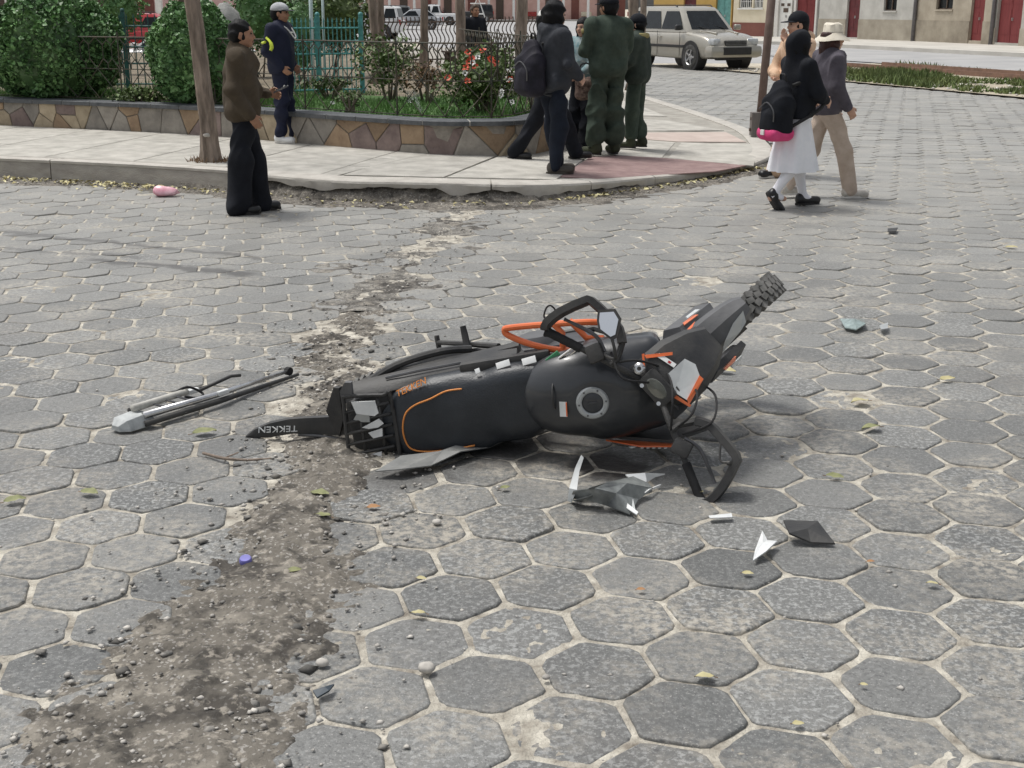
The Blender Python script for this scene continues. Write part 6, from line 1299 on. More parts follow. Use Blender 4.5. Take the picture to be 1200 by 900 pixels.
        fd = J['ft' + s] / np.linalg.norm(J['ft' + s]); f.cone(an - fd * .02 * k + (0, 0, -.03 * k), an + fd * .13 * k + (0, 0, -.045 * k), .034 * k, .026 * k, .03)
    f.build('body', skin, t)
    for sg in (1, -1):
        m = MB(); m.ell(HP(.0885, sg * .031, .009), (.008 * k, .013 * k, .0065 * k), 8, 6, rot=Matrix(Rh.tolist())); m.build('eye', M_eye, t, smooth=True)
    m = MB(); m.ell(HP(.0935, 0, -.062), (.006 * k, .022 * k, .007 * k), 10, 6, rot=Matrix(Rh.tolist())); m.build('lips', M_lip, t, smooth=True)
    # top garment
    if top:
        g = top.get('fat', .02); f = Field(lo, hi, .0105); hz = top.get('hem', .86) * k
        f.ell(J['chest'], np.array((.105 + g, .158 * w + g, .20 + g)) * k, .04).ell(J['belly'], np.array((.100 + g * 1.2, .142 * w + g * 1.2, .17)) * k, .05).ell(J['pelvis'] + (0, 0, .02), np.array((.112 + g, .155 * w + g, .17)) * k, .05)
        f.cone(J['neck'] + (0, 0, -.03 * k), J['neck'] + (.0, 0, top.get('collar', .02) * k), .076 * k, .066 * k, .02)
        for s, sg in (('l', 1), ('r', -1)):
            sh, el, wr = J['sh' + s], J['el' + s], J['wr' + s]; sl_ = top.get('sleeve', .97); we = el + (wr - el) * sl_
            f.cone(J['neck'] + (0, 0, -.05 * k), sh, .065 * k, .066 * k, .05).cone(sh, el, (.063 + g * .4) * k, (.053 + g * .4) * k, .035).cone(el, we, (.053 + g * .4) * k, (.042 + g * .25) * k, .025)
        if top.get('hood') == 'down': f.path([HP(.05, .095, -.135), HP(-.05, .10, -.125), HP(-.115, .05, -.125), HP(-.125, 0, -.13), HP(-.115, -.05, -.125), HP(-.05, -.10, -.125), HP(.05, -.095, -.135)], [.03, .036, .042, .048, .042, .036, .03], .03).ell(HP(-.12, 0, -.18), np.array((.05, .10, .09)) * k, .04)
        if top.get('hood') == 'up':
            f.ell(HP(-.02, 0, .02), np.array((.118, .102, .132)) * k, .03, rot=Rh).cone(HP(-.06, 0, .0), J['neck'] + (-.02, 0, -.02), .10 * k, .095 * k, .05).ell(HP(.11, 0, -.01), np.array((.10, .072, .10)) * k, .02, 's', rot=Rh)
        f.folds(top.get('fold', .005) * 1.6, 24, seed); f.cutbelow(hz)
        f.build('jacket' if not top.get('name') else top['name'], top['mat'], t)
        if top.get('band'):
            f2 = Field(lo, hi, .0105); f2.ell(J['pelvis'] + (0, 0, .02), np.array((.112 + g + .008, .155 * w + g + .008, .17)) * k, .0).ell(J['belly'], np.array((.100 + g * 1.2 + .006, .142 * w + g * 1.2 + .006, .17)) * k, .05); f2.cutbelow(hz - .035).cutabove(hz + .035); f2.build('waistband', top['band'], t)
    if bottom:
        f = Field(lo, hi, .0105); W = bottom.get('w', 1.0); kind = bottom.get('kind', 'trousers')
        if kind == 'trousers':
            f.ell(J['pelvis'], np.array((.118, .16 * w, .145)) * k, .03)
            for s in 'lr':
                hp, kn, an = J['hip' + s], J['kn' + s], J['an' + s]; ae = kn + (an - kn) * bottom.get('len', 1.0); f.cone(hp, kn, .098 * k, .076 * k * W, .03).cone(kn, ae + (0, 0, -.0), .076 * k * W, bottom.get('cuff', .066) * k * W, .03)
            f.folds(bottom.get('fold', .006) * 1.5, 30, seed + 5); f.cutabove((top or {}).get('hem', .95) * k + .10)
            f.build('trousers', bottom['mat'], t)
        else:
            zt, zb = .99 * k, bottom['hem'] * k; secs = []; cx, cy = J['pelvis'][0], J['pelvis'][1]; n = 72
            for i in range(9):
                q = i / 8; z = zt + (zb - zt) * q; sec = []; fwd = bottom.get('fwd', 0) * q
                for a in range(n):
                    an = 2 * math.pi * a / n; pl = 1 + (.015 + .085 * q) * math.sin(an * 9 + 1.3 * math.sin(an * 2)); rx, ry = (.122 + .12 * q) * k * pl, (.15 + .08 * q) * k * pl
                    sec.append((cx + fwd + rx * math.cos(an), cy + ry * math.sin(an), z))
                secs.append(sec)
            m = MB(); m.loft(secs, caps=False); m.loft([[(p[0] * .985, p[1] * .985, p[2]) for p in s_] for s_ in reversed(secs)], caps=False); o = m.build('skirt', bottom['mat'], t, smooth=True, fix=False)
            if bottom.get('hose'):
                f = Field(lo, hi, .009)
                for s in 'lr': f.cone(J['hip' + s], J['kn' + s], .082 * k, .058 * k, .03).cone(J['kn' + s], J['kn' + s] * .6 + J['an' + s] * .4, .058 * k, .056 * k, .03).cone(J['kn' + s] * .6 + J['an' + s] * .4, J['an' + s], .056 * k, .040 * k, .03).cone(J['an' + s], J['an' + s] + (J['ft' + s] / np.linalg.norm(J['ft' + s])) * .09 * k + (0, 0, -.03), .04 * k, .034 * k, .03)
                f.cutabove(.7 * k); f.build('stockings', bottom['hose'], t)
    if shoes:
        for s, sg in (('l', 1), ('r', -1)):
            an = J['an' + s]; fd = J['ft' + s] / np.linalg.norm(J['ft' + s]); kn = J['kn' + s]; pit = shoes.get('pitch', {}).get(s, 0.0)
            fx = np.array([fd[0], fd[1], 0]); fx /= np.linalg.norm(fx); fy = np.array([-fx[1], fx[0], 0]); fwd = fx * math.cos(pit) - np.array([0, 0, 1]) * math.sin(pit); up = np.cross(fwd, fy); Rf = np.stack([fwd, fy, up], 1); b = an + np.array([0, 0, -.045 * k]) * (1 if pit == 0 else .6)
            Q = lambda x, y, z: b + Rf @ (np.array([x, y, z]) * k)
            f = Field(an - .26, an + .26, .0075); f.box(Q(.06, 0, .008), np.array((.135, .043, .030)) * k, .028 * k, .0, rot=Rf).ell(Q(-.02, 0, .045), np.array((.060, .044, .050)) * k, .03, rot=Rf).ell(Q(.135, 0, .002), np.array((.062, .046, .036)) * k, .03, rot=Rf)
            if shoes.get('boot'): f.cone(Q(-.02, 0, .03), an + (kn - an) * .32, .05 * k, .058 * k, .03)
            if shoes.get('low'): f.ell(Q(.02, 0, .055), np.array((.070, .035, .035)) * k, .01, 's', rot=Rf)
            o = f.build('shoe', shoes['mat'], t)
            sm = MB(); n = 20; oc = []
            for a in range(n): an_ = 2 * math.pi * a / n; oc.append((.058 + .148 * math.cos(an_), (.047 if math.cos(an_) > 0 else .041) * math.sin(an_)))
            sm.loft([[Vector(Q(x, y, z)) for x, y in oc] for z in (-.036, -.012)]); sm.build('sole', shoes.get('sole', M_sole_d), o, smooth=True, auto=40)
    if hair is not None:
        f = Field(hc - .3, hc + .26, .009) if not hair.get('long') else Field(hc - (.36, .36, .62), hc + .26, .0095)
        bg = hair.get('big', 1.0); f.ell(HP(-.014, 0, .028), np.array((.108, .088, .112)) * k * bg, .0, rot=Rh).ell(HP(-.05, 0, -.02), np.array((.075, .082, .09)) * k, .03, rot=Rh)
        f.box(HP(.115, 0, -.045), np.array((.075, .12, .085)) * k, .03 * k, .02, 's', rot=Rh)
        if hair.get('long'):
            L = hair['long']; f.cone(HP(-.045, 0, -.01), HP(-.085, 0, -L), .090 * k, .06 * k, .05)
            for sg in (1, -1): f.cone(HP(.0, sg * .07, -.0), HP(-.03, sg * .085, -L * .9), .034 * k, .045 * k, .04)
        else:
            for sg in (1, -1): f.ell(HP(.005, sg * .085, -.02), np.array((.022, .016, .035)) * k, .01, 's', rot=Rh)
        if hat: f.box(HP(0, 0, .16), np.array((.3, .3, .10)) * k, .0, .01, 's', rot=Rh)
        f.folds(.0055, 75, seed + 9); f.build('hair', hair.get('mat', M_hair), t)
    if hat:
        kd = hat['kind']; RM = Matrix(Rh.tolist()); W3 = lambda x, y, z: Vector(HP(x, y, z))
        if kd in ('cap', 'police'):
            f = Field(hc - .3, hc + .3, .008); f.ell(HP(-.012, 0, .045), np.array((.116, .097, .102 if kd == 'cap' else .085)) * k, .0, rot=Rh); f.box(HP(0, 0, -.105 + .03), np.array((.3, .3, .105)) * k, .0, .006, 's', rot=Rh); o = f.build('cap', hat['mat'], t)
            m = MB(); P0, P1 = [], []
            for q in range(11): a = -1.15 + 2.3 * q / 10; P0.append(W3(.085 * math.cos(a) + .0, .093 * math.sin(a), .045)); P1.append(W3(.085 * math.cos(a) + .10 * math.cos(a * 1.1) ** 2 + .01, .088 * math.sin(a), .030 - .0 * abs(a)))
            m.loft([P0, P1, [p - Vector((0, 0, .007)) for p in P1], [p - Vector((0, 0, .007)) for p in P0]], closed=False, caps=False); m.build('brim', hat.get('brim', hat['mat']), o, smooth=True, auto=40)
        if kd == 'bucket':
            m = MB(); m.lathe([(.0, .150), (.070, .147), (.092, .132), (.100, .055), (.107, .045), (.172, -.012), (.176, -.020), (.170, -.020), (.104, .030), (.0, .06)], 36, 'z'); m.V = [Vector(HP(v.x - .008, v.y, v.z)) + Vector((0, 0, .006 * math.sin(3 * math.atan2(v.y, v.x)))) for v in m.V]; o = m.build('bucket_hat', hat['mat'], t, smooth=True, auto=50)
            m = MB(); m.lathe([(.1015, .052), (.1015, .064), (.1005, .064)], 36, 'z'); m.V = [Vector(HP(v.x - .008, v.y, v.z)) for v in m.V]; m.build('hat_band', pm('hat_seam', (.45, .42, .36, 1), .9), o)
    t['_J'] = 0; del t['_J']
    return t, J
def backpack(label, owner, J, loc_off, size, mat, lower=None, rz=0.0, bulge=1.0):
    """a bag worn on the back: its own thing, standing off the wearer's spine"""
    k = 1; W = owner.matrix_world if False else Matrix.Translation(owner.location) @ Matrix.Rotation(owner.rotation_euler.z, 4, 'Z')
    c = W @ Vector(loc_off); t = thing('backpack', label, 'backpack', c, owner.rotation_euler.z + rz)
    sx_, sy_, sz_ = size; f = Field((-sx_ - .1, -sy_ - .1, -sz_ - .1), (sx_ + .1, sy_ + .1, sz_ + .1), .0095)
    f.box((0, 0, -sz_ * .28), (sx_ * .85, sy_ * .98, sz_ * .70), .08, 0).ell((.01, 0, sz_ * .35), (sx_ * .8, sy_ * .86, sz_ * .66), .07).box((-sx_ * .6, 0, -sz_ * .42), (sx_ * .5, sy_ * .82, sz_ * .48), .06, .04); f.folds(.008, 24, 3); f.build('pack', mat, t)
    if lower:
        f = Field((-sx_ - .2, -sy_ - .1, -sz_ - .12), (sx_ + .1, sy_ + .1, 0), .0095); f.box((-sx_ * .15, 0, -sz_ * .86), (sx_ * 1.05, sy_ * .92, sz_ * .26), .06, 0); f.folds(.003, 30, 8); f.build('lower_pouch', lower, t)
        MB().box((-sx_ * 1.22, -.0, -sz_ * .80), (.012, .05, .045), bev=.004).build('white_tag', M_white, t)
    m = MB()
    for sg in (1, -1): m.tube(smoothpath([(sx_ * .7, sg * .07, sz_ * .85), (sx_ + .10, sg * .10, sz_ * .98), (sx_ + .26, sg * .12, sz_ * .62), (sx_ + .22, sg * .13, sz_ * .05), (sx_ * .6, sg * .10, -sz_ * .6)], 5), .016, 6)
    m.build('straps', M_rubber, t, smooth=True)
    MB().tube(smoothpath([(sx_ * .3, -.04, sz_ * .97), (sx_ * .2, -.03, sz_ + .05), (sx_ * .2, .03, sz_ + .05), (sx_ * .3, .04, sz_ * .97)], 4), .009, 6).build('carry_loop', M_rubber, t, smooth=True)
    MB().tube(smoothpath([(-sx_ * .98, -sy_ * .75, -sz_ * .4), (-sx_ * 1.02, -sy_ * .72, .0), (-sx_ * 1.0, 0, sz_ * .26), (-sx_ * 1.02, sy_ * .72, .0)], 5), .006, 5).build('zip', M_steel, t)
    return t
C_brown = cloth('brown_fleece', (.055, .042, .028, 1), (.085, .066, .045, 1)); C_ink = cloth('ink_trousers', (.007, .008, .012, 1), (.014, .016, .022, 1)); C_navy = cloth('navy_track', (.008, .011, .028, 1), (.015, .019, .042, 1), .7); C_char = cloth('charcoal_hoodie', (.028, .031, .038, 1), (.05, .054, .063, 1))
C_jean = cloth('dark_jeans', (.007, .010, .018, 1), (.016, .021, .034, 1)); C_olive = cloth('olive_uniform', (.034, .050, .038, 1), (.062, .084, .064, 1)); C_olive2 = cloth('dark_olive_coat', (.027, .038, .031, 1), (.05, .064, .053, 1)); C_tan = cloth('tan_hoodie', (.50, .33, .215, 1), (.64, .46, .33, 1)); C_black = cloth('black_knit', (.006, .007, .010, 1), (.012, .014, .02, 1))
C_mauve = cloth('mauve_jacket', (.066, .06, .074, 1), (.11, .10, .12, 1)); C_beige = cloth('beige_trousers', (.42, .335, .27, 1), (.55, .46, .385, 1)); C_skirt = cloth('white_pleats', (.76, .78, .82, 1), (.84, .85, .88, 1), bump=.05); C_hose = cloth('white_hose', (.76, .76, .80, 1), (.83, .83, .86, 1), bump=.05); C_teal = cloth('teal_print', (.10, .22, .25, 1), (.45, .48, .47, 1)); C_khaki = cloth('khaki_collar', (.20, .17, .07, 1), (.33, .29, .14, 1))
L_black = pm('black_leather', (.010, .010, .011, 1), .35, var=.3, scale=20); L_grey = pm('grey_brown_canvas', (.075, .066, .056, 1), .8, var=.2, scale=20); L_white = pm('white_leather', (.72, .73, .73, 1), .5, var=.08); L_cream = pm('cream_trainer', (.50, .47, .42, 1), .6, var=.2, scale=25); L_green = pm('green_gaiter', (.035, .042, .022, 1), .8, var=.3); C_bucket = cloth('cream_hat', (.62, .57, .47, 1), (.72, .67, .57, 1))
C_greycap = pm('pale_grey_cap', (.42, .43, .45, 1), .8)
# man in brown with a phone
p1, J1 = person('man in brown fleece and wide black trousers looking right, phone in hand', G(292, 249), R_(10), 1.575, dict(shr=(-.02, -.178, 1.395), elr=(-.07, -.235, 1.12), wrr=(.07, -.225, .90), shl=(.0, .178, 1.395), ell=(.03, .225, 1.13), wrl=(.225, .16, 1.075), ftl=(1, .15, 0), ftr=(1, -.1, 0), anl=(.09, .12, .085), anr=(-.09, -.10, .085), knl=(.06, .11, .49), knr=(-.04, -.1, .49), head=(.03, 0, 1.588)), top=dict(mat=C_brown, hem=.83, fat=.055, collar=.055, fold=.007), bottom=dict(mat=C_ink, w=1.42, cuff=.080, len=1.0, fold=.008), shoes=dict(mat=L_black), hair=dict(), seed=1, yaw=-.15, w=1.14)
W1 = Matrix.Translation(p1.location) @ Matrix.Rotation(p1.rotation_euler.z, 4, 'Z'); ph = W1 @ Vector((.320, .14, 1.02)); t = thing('phone', 'mobile phone held by the man in brown', 'phone', ph, R_(10)); MB().box((0, 0, 0), (.14, .072, .009), Matrix.Rotation(-.42, 3, 'Y'), bev=.004).build('case', M_steel, t); MB().box((-.0025, 0, .0055), (.125, .064, .002), Matrix.Rotation(-.42, 3, 'Y')).build('screen', M_glass, t)
# guard in navy
p2, J2 = person('guard in navy tracksuit, pale cap and white shoes standing by the stone wall', G(335, 167, .2), R_(-12), 1.52, dict(elr=(-.09, -.25, 1.13), wrr=(.07, -.20, .95), ell=(-.06, .25, 1.13), wrl=(.08, .2, .95), anl=(.09, .10, .085), anr=(-.03, -.10, .085), ftl=(1, .1, 0), ftr=(1, -.15, 0)), top=dict(mat=C_navy, hem=.86, fat=.048, collar=.03, fold=.006), bottom=dict(mat=C_navy, w=1.22, cuff=.055, len=.93, fold=.008), shoes=dict(mat=L_white, sole=M_sole_w), hair=dict(), hat=dict(kind='police', mat=C_greycap, brim=L_black), seed=2, yaw=.05, w=1.36)
M_lime = pm('lime_reflective', (.60, .72, .06, 1), .5)
def on(o, name, mb, mat, k=1.0, wy=1.0):
    mb.V = [Vector((v.x * k, v.y * k * wy, v.z * k)) for v in mb.V]; return mb.build(name, mat, o, smooth=True, auto=40)
m = MB(); m.tube(smoothpath([(-.06, -.262, 1.30), (.0, -.285, 1.25), (.02, -.292, 1.19), (.005, -.298, 1.15)], 3), [.016] * 4 + [.022] * 4 + [.018] * 2, 6); on(p2, 'lime_patch', m, M_lime, .894, 1.2); m = MB(); m.tube([(-.13, -.235, 1.235), (-.07, -.275, 1.25)], .016, 6); on(p2, 'lime_patch', m, M_lime, .894, 1.2)
m = MB(); m.tube(smoothpath([(-.02, -.095, 1.475), (.115, -.085, 1.41), (.182, -.035, 1.31), (.188, .01, 1.285), (.180, .045, 1.32), (.115, .085, 1.41)], 4), .010, 5); on(p2, 'lanyard', m, M_white, .894); MB().box((.160, -.075, 1.215), (.02, .045, .016)).build('name_tag', M_white, p2)
m = MB(); m.ell((.06, -.155, .72), (.03, .012, .02), 8, 6); on(p2, 'trouser_badge', m, M_white, .894)
# hooded person with big backpack
p3, J3 = person('hooded person in charcoal hoodie and dark jeans seen from behind', G(648, 203, .15), R_(28), 1.56, dict(elr=(.02, -.25, 1.13), wrr=(.18, -.20, 1.0), ell=(.02, .25, 1.13), wrl=(.20, .2, 1.02), anl=(.10, .10, .085), anr=(-.04, -.10, .085), ftl=(1, -.2, 0), ftr=(1, -.35, 0), knl=(.06, .095, .49)), skin=M_skin2, top=dict(mat=C_char, hem=.78, fat=.055, collar=.03, fold=.006, hood='down', band=C_char), bottom=dict(mat=C_jean, w=1.12, cuff=.066, fold=.008), shoes=dict(mat=L_grey, sole=L_grey), hair=dict(long=.20, big=1.22), hat=None, seed=3, w=1.15)
backpack('bulky black backpack worn by the person in the charcoal hoodie', p3, J3, (-.235, .03, .985), (.115, .18, .26), cloth('pack_black', (.010, .010, .015, 1), (.024, .022, .034, 1), .7))
# person walking behind
p4, J4 = person('person in black with a white cap, mostly hidden behind the hooded person', G(640, 187, .15), R_(5), 1.50, dict(anl=(.36, .07, .085), anr=(-.38, -.07, .10), knl=(.22, .09, .49), knr=(-.14, -.09, .47), hipl=(.02, .088, .89), ftr=(1, -.3, 0)), skin=M_skin2, top=dict(mat=C_black, hem=.82, fat=.03, collar=.03), bottom=dict(mat=C_black, w=1.15, cuff=.075), shoes=dict(mat=L_black), hair=dict(long=.2), hat=dict(kind='cap', mat=M_white), seed=4, yaw=.3, h=.012)
p5, J5 = person('short woman with black hair in a pale printed blouse facing the hooded person', G(682, 175, .14), R_(-128), 1.42, dict(elr=(.08, -.22, 1.14), wrr=(.28, -.12, 1.14), ell=(.06, .22, 1.12), wrl=(.26, .12, 1.0), anl=(.10, .10, .085), anr=(-.08, -.10, .085)), skin=M_skin2, top=dict(mat=C_teal, hem=.90, fat=.03, collar=.0, sleeve=.75), bottom=dict(mat=C_black, w=1.25, cuff=.08), shoes=dict(mat=L_black), hair=dict(long=.28), seed=5, h=.0105)
W5 = Matrix.Translation(p5.location) @ Matrix.Rotation(p5.rotation_euler.z, 4, 'Z')
q = W5 @ Vector((.31, -.085, .985)); t = thing('paper_cup', 'white cup held between the woman and the tall officer', 'cup', q); MB().lathe([(0, -.05), (.032, -.05), (.043, .055), (.040, .055), (.030, -.04), (0, -.04)], 20, 'z').build('cup_body', M_white, t, smooth=True, auto=40); MB().lathe([(.041, .050), (.046, .052), (.046, .058), (.041, .058)], 20, 'z', closed=True).build('cup_rim', M_white, t, smooth=True)
q = W5 @ Vector((.28, .06, .86)); t = thing('fruit', 'orange fruit in the hand of the short woman', 'fruit', q); MB().ell((0, 0, 0), .042, 14, 9).build('peel', pm('orange_peel', (.62, .16, .03, 1), .5, bump=.3, bscale=120), t, smooth=True); MB().tube([(0, 0, .04), (.003, 0, .052)], .004, 5).build('stalk', M_grass, t)
q = W5 @ Vector((.20, .17, .74)); t = thing('bag', 'brown patterned bag hanging from the arm of the short woman', 'bag', q, 0); f = Field((-.2, -.2, -.25), (.2, .2, .2), .01); f.box((0, 0, -.05), (.11, .06, .12), .05, 0); f.folds(.006, 30, 4); f.build('bag_body', pm('patterned_bag', (.05, .025, .02, 1), .8, col2=(.36, .25, .2, 1), scale=24), t); MB().tube(smoothpath([(-.08, 0, .06), (-.05, 0, .2), (.05, 0, .2), (.08, 0, .06)], 4), .01, 6).build('bag_handle', M_rubber, t)
# officers
p6, J6 = person('tall officer in olive uniform with his back turned', G(710, 181, .14), R_(112), 1.655, dict(elr=(.06, -.26, 1.14), wrr=(.24, -.16, 1.16), ell=(.02, .265, 1.13), wrl=(.22, .17, 1.16), anl=(.0, .13, .085), anr=(.02, -.115, .085), ftl=(1, .35, 0), ftr=(1, -.1, 0), knl=(.02, .12, .49)), top=dict(mat=C_olive, hem=.85, fat=.052, collar=.03, fold=.006), bottom=dict(mat=C_olive, w=1.4, cuff=.085, len=.74, fold=.011), shoes=dict(mat=L_green, boot=True), hair=dict(), hat=dict(kind='police', mat=C_black), seed=6, w=1.2, yaw=.35)
m = MB(); m.ell((.01, .255, 1.335), (.03, .012, .03), 10, 6); on(p6, 'sleeve_badge', m, C_khaki, .974, 1.2)
p7, J7 = person('short officer in dark olive coat with a khaki collar', G(744, 173, .13), R_(158), 1.46, dict(elr=(.03, -.25, 1.13), wrr=(.16, -.2, .98), ell=(.03, .25, 1.13), wrl=(.18, .18, .98), anl=(.05, .09, .085), anr=(-.06, -.09, .085)), skin=M_skin2, top=dict(mat=C_olive2, hem=.74, fat=.06, collar=.02, fold=.006), bottom=dict(mat=C_olive, w=1.25, cuff=.07, len=.78, fold=.008), shoes=dict(mat=L_green, boot=True), hair=dict(), hat=dict(kind='cap', mat=C_black), seed=7, w=1.25, h=.0105)
k7 = 1.46 / 1.7; m = MB(); m.tube(smoothpath([(.11 * k7, 0, 1.36 * k7), (.08 * k7, .12 * k7, 1.42 * k7), (-.06 * k7, .13 * k7, 1.45 * k7), (-.12 * k7, 0, 1.45 * k7), (-.06 * k7, -.13 * k7, 1.45 * k7), (.08 * k7, -.12 * k7, 1.42 * k7)], 5, True), .030, 8, True); on(p7, 'collar', m, C_khaki)
# three walkers on the right
p8, J8 = person('youth in tan hoodie and black cap with a hand at his mouth', G(925, 206, 0), R_(-165), 1.62, dict(ell=(.10, .29, 1.14), wrl=(.15, .07, 1.405), elr=(.14, -.22, 1.12), wrr=(.22, -.02, 1.05), anl=(.22, .09, .085), anr=(-.12, -.09, .085), knl=(.14, .09, .50)), skin=M_skin2, top=dict(mat=C_tan, hem=.82, fat=.04, collar=.03, hood='down', fold=.006, band=C_tan), bottom=dict(mat=cloth('tan_trousers', (.44, .30, .20, 1), (.56, .41, .29, 1)), w=1.2, cuff=.075), shoes=dict(mat=L_black, sole=M_sole_w), hair=dict(), hat=dict(kind='cap', mat=C_black), seed=8, w=1.36)
p9, J9 = person('schoolgirl in black hood, white pleated skirt and white stockings walking right', G(926, 243), R_(22), 1.485, dict(anl=(.20, .08, .085), anr=(-.26, -.07, .15), knl=(.10, .09, .50), knr=(.0, -.085, .49), ftl=(1, .0, 0), ftr=(1, -.05, 0), elr=(.06, -.24, 1.14), wrr=(.22, -.17, 1.06), ell=(.06, .24, 1.14), wrl=(.22, .17, 1.06)), skin=M_skin2, top=dict(mat=C_black, hem=.885, fat=.045, collar=.03, fold=.006, hood='up'), bottom=dict(kind='skirt', mat=C_skirt, hem=.37, hose=C_hose, fwd=.01), shoes=dict(mat=L_black, low=True, pitch={'r': .95}), hair=dict(long=.34), seed=9, w=1.02)
backpack('black backpack with a pink lower pouch worn by the schoolgirl', p9, J9, (-.215, -.05, .855), (.12, .15, .235), C_black, cloth('pink_pouch', (.55, .05, .16, 1), (.68, .09, .24, 1)))
p10, J10 = person('person in cream bucket hat, mauve grey jacket and beige trousers walking right', G(962, 232), R_(10), 1.52, dict(anl=(-.34, .08, .11), anr=(.27, -.08, .085), knl=(-.10, .09, .48), knr=(.17, -.09, .50), ftr=(1, -.1, 0), elr=(-.02, -.25, 1.13), wrr=(.12, -.24, .93), ell=(-.0, .25, 1.12), wrl=(.14, .22, .92)), skin=M_skin2, top=dict(mat=C_mauve, hem=.83, fat=.045, collar=.02, fold=.007), bottom=dict(mat=C_beige, w=1.05, cuff=.07, fold=.006), shoes=dict(mat=L_cream, sole=M_sole_w), hair=dict(long=.30, mat=M_hair2), hat=dict(kind='bucket', mat=C_bucket), seed=10, w=1.2)
# far sitter in the park
s0 = D(557, 66, 25.2); s0.z = .49
p11, J11 = person('distant person in dark clothes sitting behind the iron fence', s0 - Vector((0, 0, .40)), R_(-60), 1.62, dict(hipl=(.0, .09, .88), hipr=(.0, -.09, .88), knl=(.40, .10, .86), knr=(.40, -.10, .86), anl=(.42, .1, .45), anr=(.42, -.1, .45), wrl=(.25, .15, .95), wrr=(.25, -.15, .95)), top=dict(mat=C_ink, hem=.84, fat=.03), bottom=dict(mat=C_ink), shoes=dict(mat=L_black), hair=dict(mat=pm('brown_hair', (.06, .035, .02, 1), .6)), seed=11, h=.014)
bn = thing('park_bench', 'park bench under the distant sitting person', 'bench', (s0.x, s0.y, .49), R_(-60)); m = MB()
for k in range(3): MB().box((-.12 + .13 * k, 0, .37), (.11, 1.3, .03), bev=.006).build('seat_slat', M_iron, bn)
for y in (-.55, .55): MB().box((-.0, y, .18), (.36, .05, .35), bev=.01).build('leg', M_iron, bn)

# ------------------------------------------------------------------ wreck pieces and litter on the pavers
def plate(name, label, cat, px, th, mat, lift=0.01, warp=0.01, seed=0, z=0.0, group=None, parts=()):
    """torn flat piece: outline surveyed on the ground, bent, with real thickness"""
    P = [G(x, y, z) for x, y in px]; c = sum(P, Vector((0, 0, 0))) / len(P); rr = random.Random(seed); t = thing(name, label, cat, (c.x, c.y, 0.004), 0, group); V = []; n = len(P)
    zz = [lift + warp * rr.random() for _ in P]
    for dz in (0, th):
        for p, q in zip(P, zz): V.append((p.x - c.x, p.y - c.y, q + dz))
        V.append((0, 0, lift + warp * .9 + dz))
    F = []
    for i in range(n): j = (i + 1) % n; F += [(n, j, i), (n + 1 + n, n + 1 + i, n + 1 + j), (i, j, n + 1 + j, n + 1 + i)]
    me = mesh(name, V, F, mat); ob(parts[0] if parts else 'shard', me, t); return t, c
# big torn fairing
fr = thing('torn_fairing', 'large torn black and silver fairing piece lying in front of the tank', 'fairing', G(722, 578)); c = Vector(fr.location)
def FP(x, y, z=0.01):
    return G(x, y, z) - c
def sheetpoly(name, rows, mat, th=.004):
    m = MB(); secs = rows; V = []; F = []; n = len(rows[0])
    for dz in (0, -th):
        for r_ in rows: V += [Vector(p) + Vector((0, 0, dz)) for p in r_]
    k = len(rows); o = n * k
    for j in range(k - 1):
        for i in range(n - 1): a = j * n + i; F += [(a, a + 1, a + n + 1, a + n), (o + a, o + a + n, o + a + n + 1, o + a + 1)]
    bd = [i for i in range(n)] + [j * n + n - 1 for j in range(1, k)] + [(k - 1) * n + i for i in range(n - 2, -1, -1)] + [j * n for j in range(k - 2, 0, -1)]
    for a, b in zip(bd, bd[1:] + bd[:1]): F.append((a, o + a, o + b, b))
    m.add(V, F); return m.build(name, mat, fr, smooth=True, auto=25)
M_torn = pm('scuffed_dark_plastic', (.055, .06, .06, 1), .30, col2=(.34, .36, .35, 1), scale=7, coat=.4, detail=10)
sheetpoly('dark_shell', [[FP(668, 583, .012), FP(690, 585, .03), FP(712, 592, .02), FP(738, 602, .008)], [FP(672, 575, .05), FP(697, 572, .085), FP(722, 578, .07), FP(748, 585, .02)], [FP(690, 572, .085), FP(712, 565, .10), FP(735, 566, .085), FP(765, 572, .03)], [FP(712, 568, .07), FP(730, 561, .085), FP(742, 558, .07), FP(760, 566, .05)]], M_torn)
sheetpoly('upright_flap', [[FP(665, 586, .008), FP(667, 572, .05), FP(674, 548, .10), FP(681, 533, .12)], [FP(670, 588, .008), FP(676, 574, .05), FP(679, 552, .09), FP(684, 536, .118)]], M_silverp)
sheetpoly('lower_flap', [[FP(672, 586, .035), FP(690, 581, .05), FP(702, 575, .07)], [FP(668, 584, .01), FP(684, 588, .008), FP(705, 588, .012)]], M_torn)
sheetpoly('white_panel', [[FP(733, 556, .055), FP(756, 554, .06), FP(779, 555, .05)], [FP(745, 566, .03), FP(758, 564, .035), FP(768, 558, .04)]], M_wplas)
sheetpoly('torn_tip', [[FP(722, 590, .02), FP(736, 592, .02), FP(742, 600, .006)], [FP(728, 582, .035), FP(742, 585, .03), FP(746, 603, .004)]], M_silverp)
for a, b in (((722, 588), (746, 604)), ((755, 577), (772, 570))): MB().prism([FP(*a, .03), FP(*b, .012), FP(b[0] + 2, b[1] - 3, .016), FP(a[0] + 5, a[1] - 4, .036)], .004).build('edge_strip', M_wplas, fr)
plate('plastic_shard', 'white plastic shard lying left of the dark wedge', 'shard', [(882, 663), (897, 657), (910, 644), (899, 640), (893, 630), (888, 643), (884, 655)], .004, M_wplas, .008, .02, 1)
plate('plastic_shard', 'dark wedge of plastic lying right of the white shard', 'shard', [(917, 626), (957, 627), (978, 643), (950, 642), (924, 640)], .006, M_bplas, .008, .035, 2)
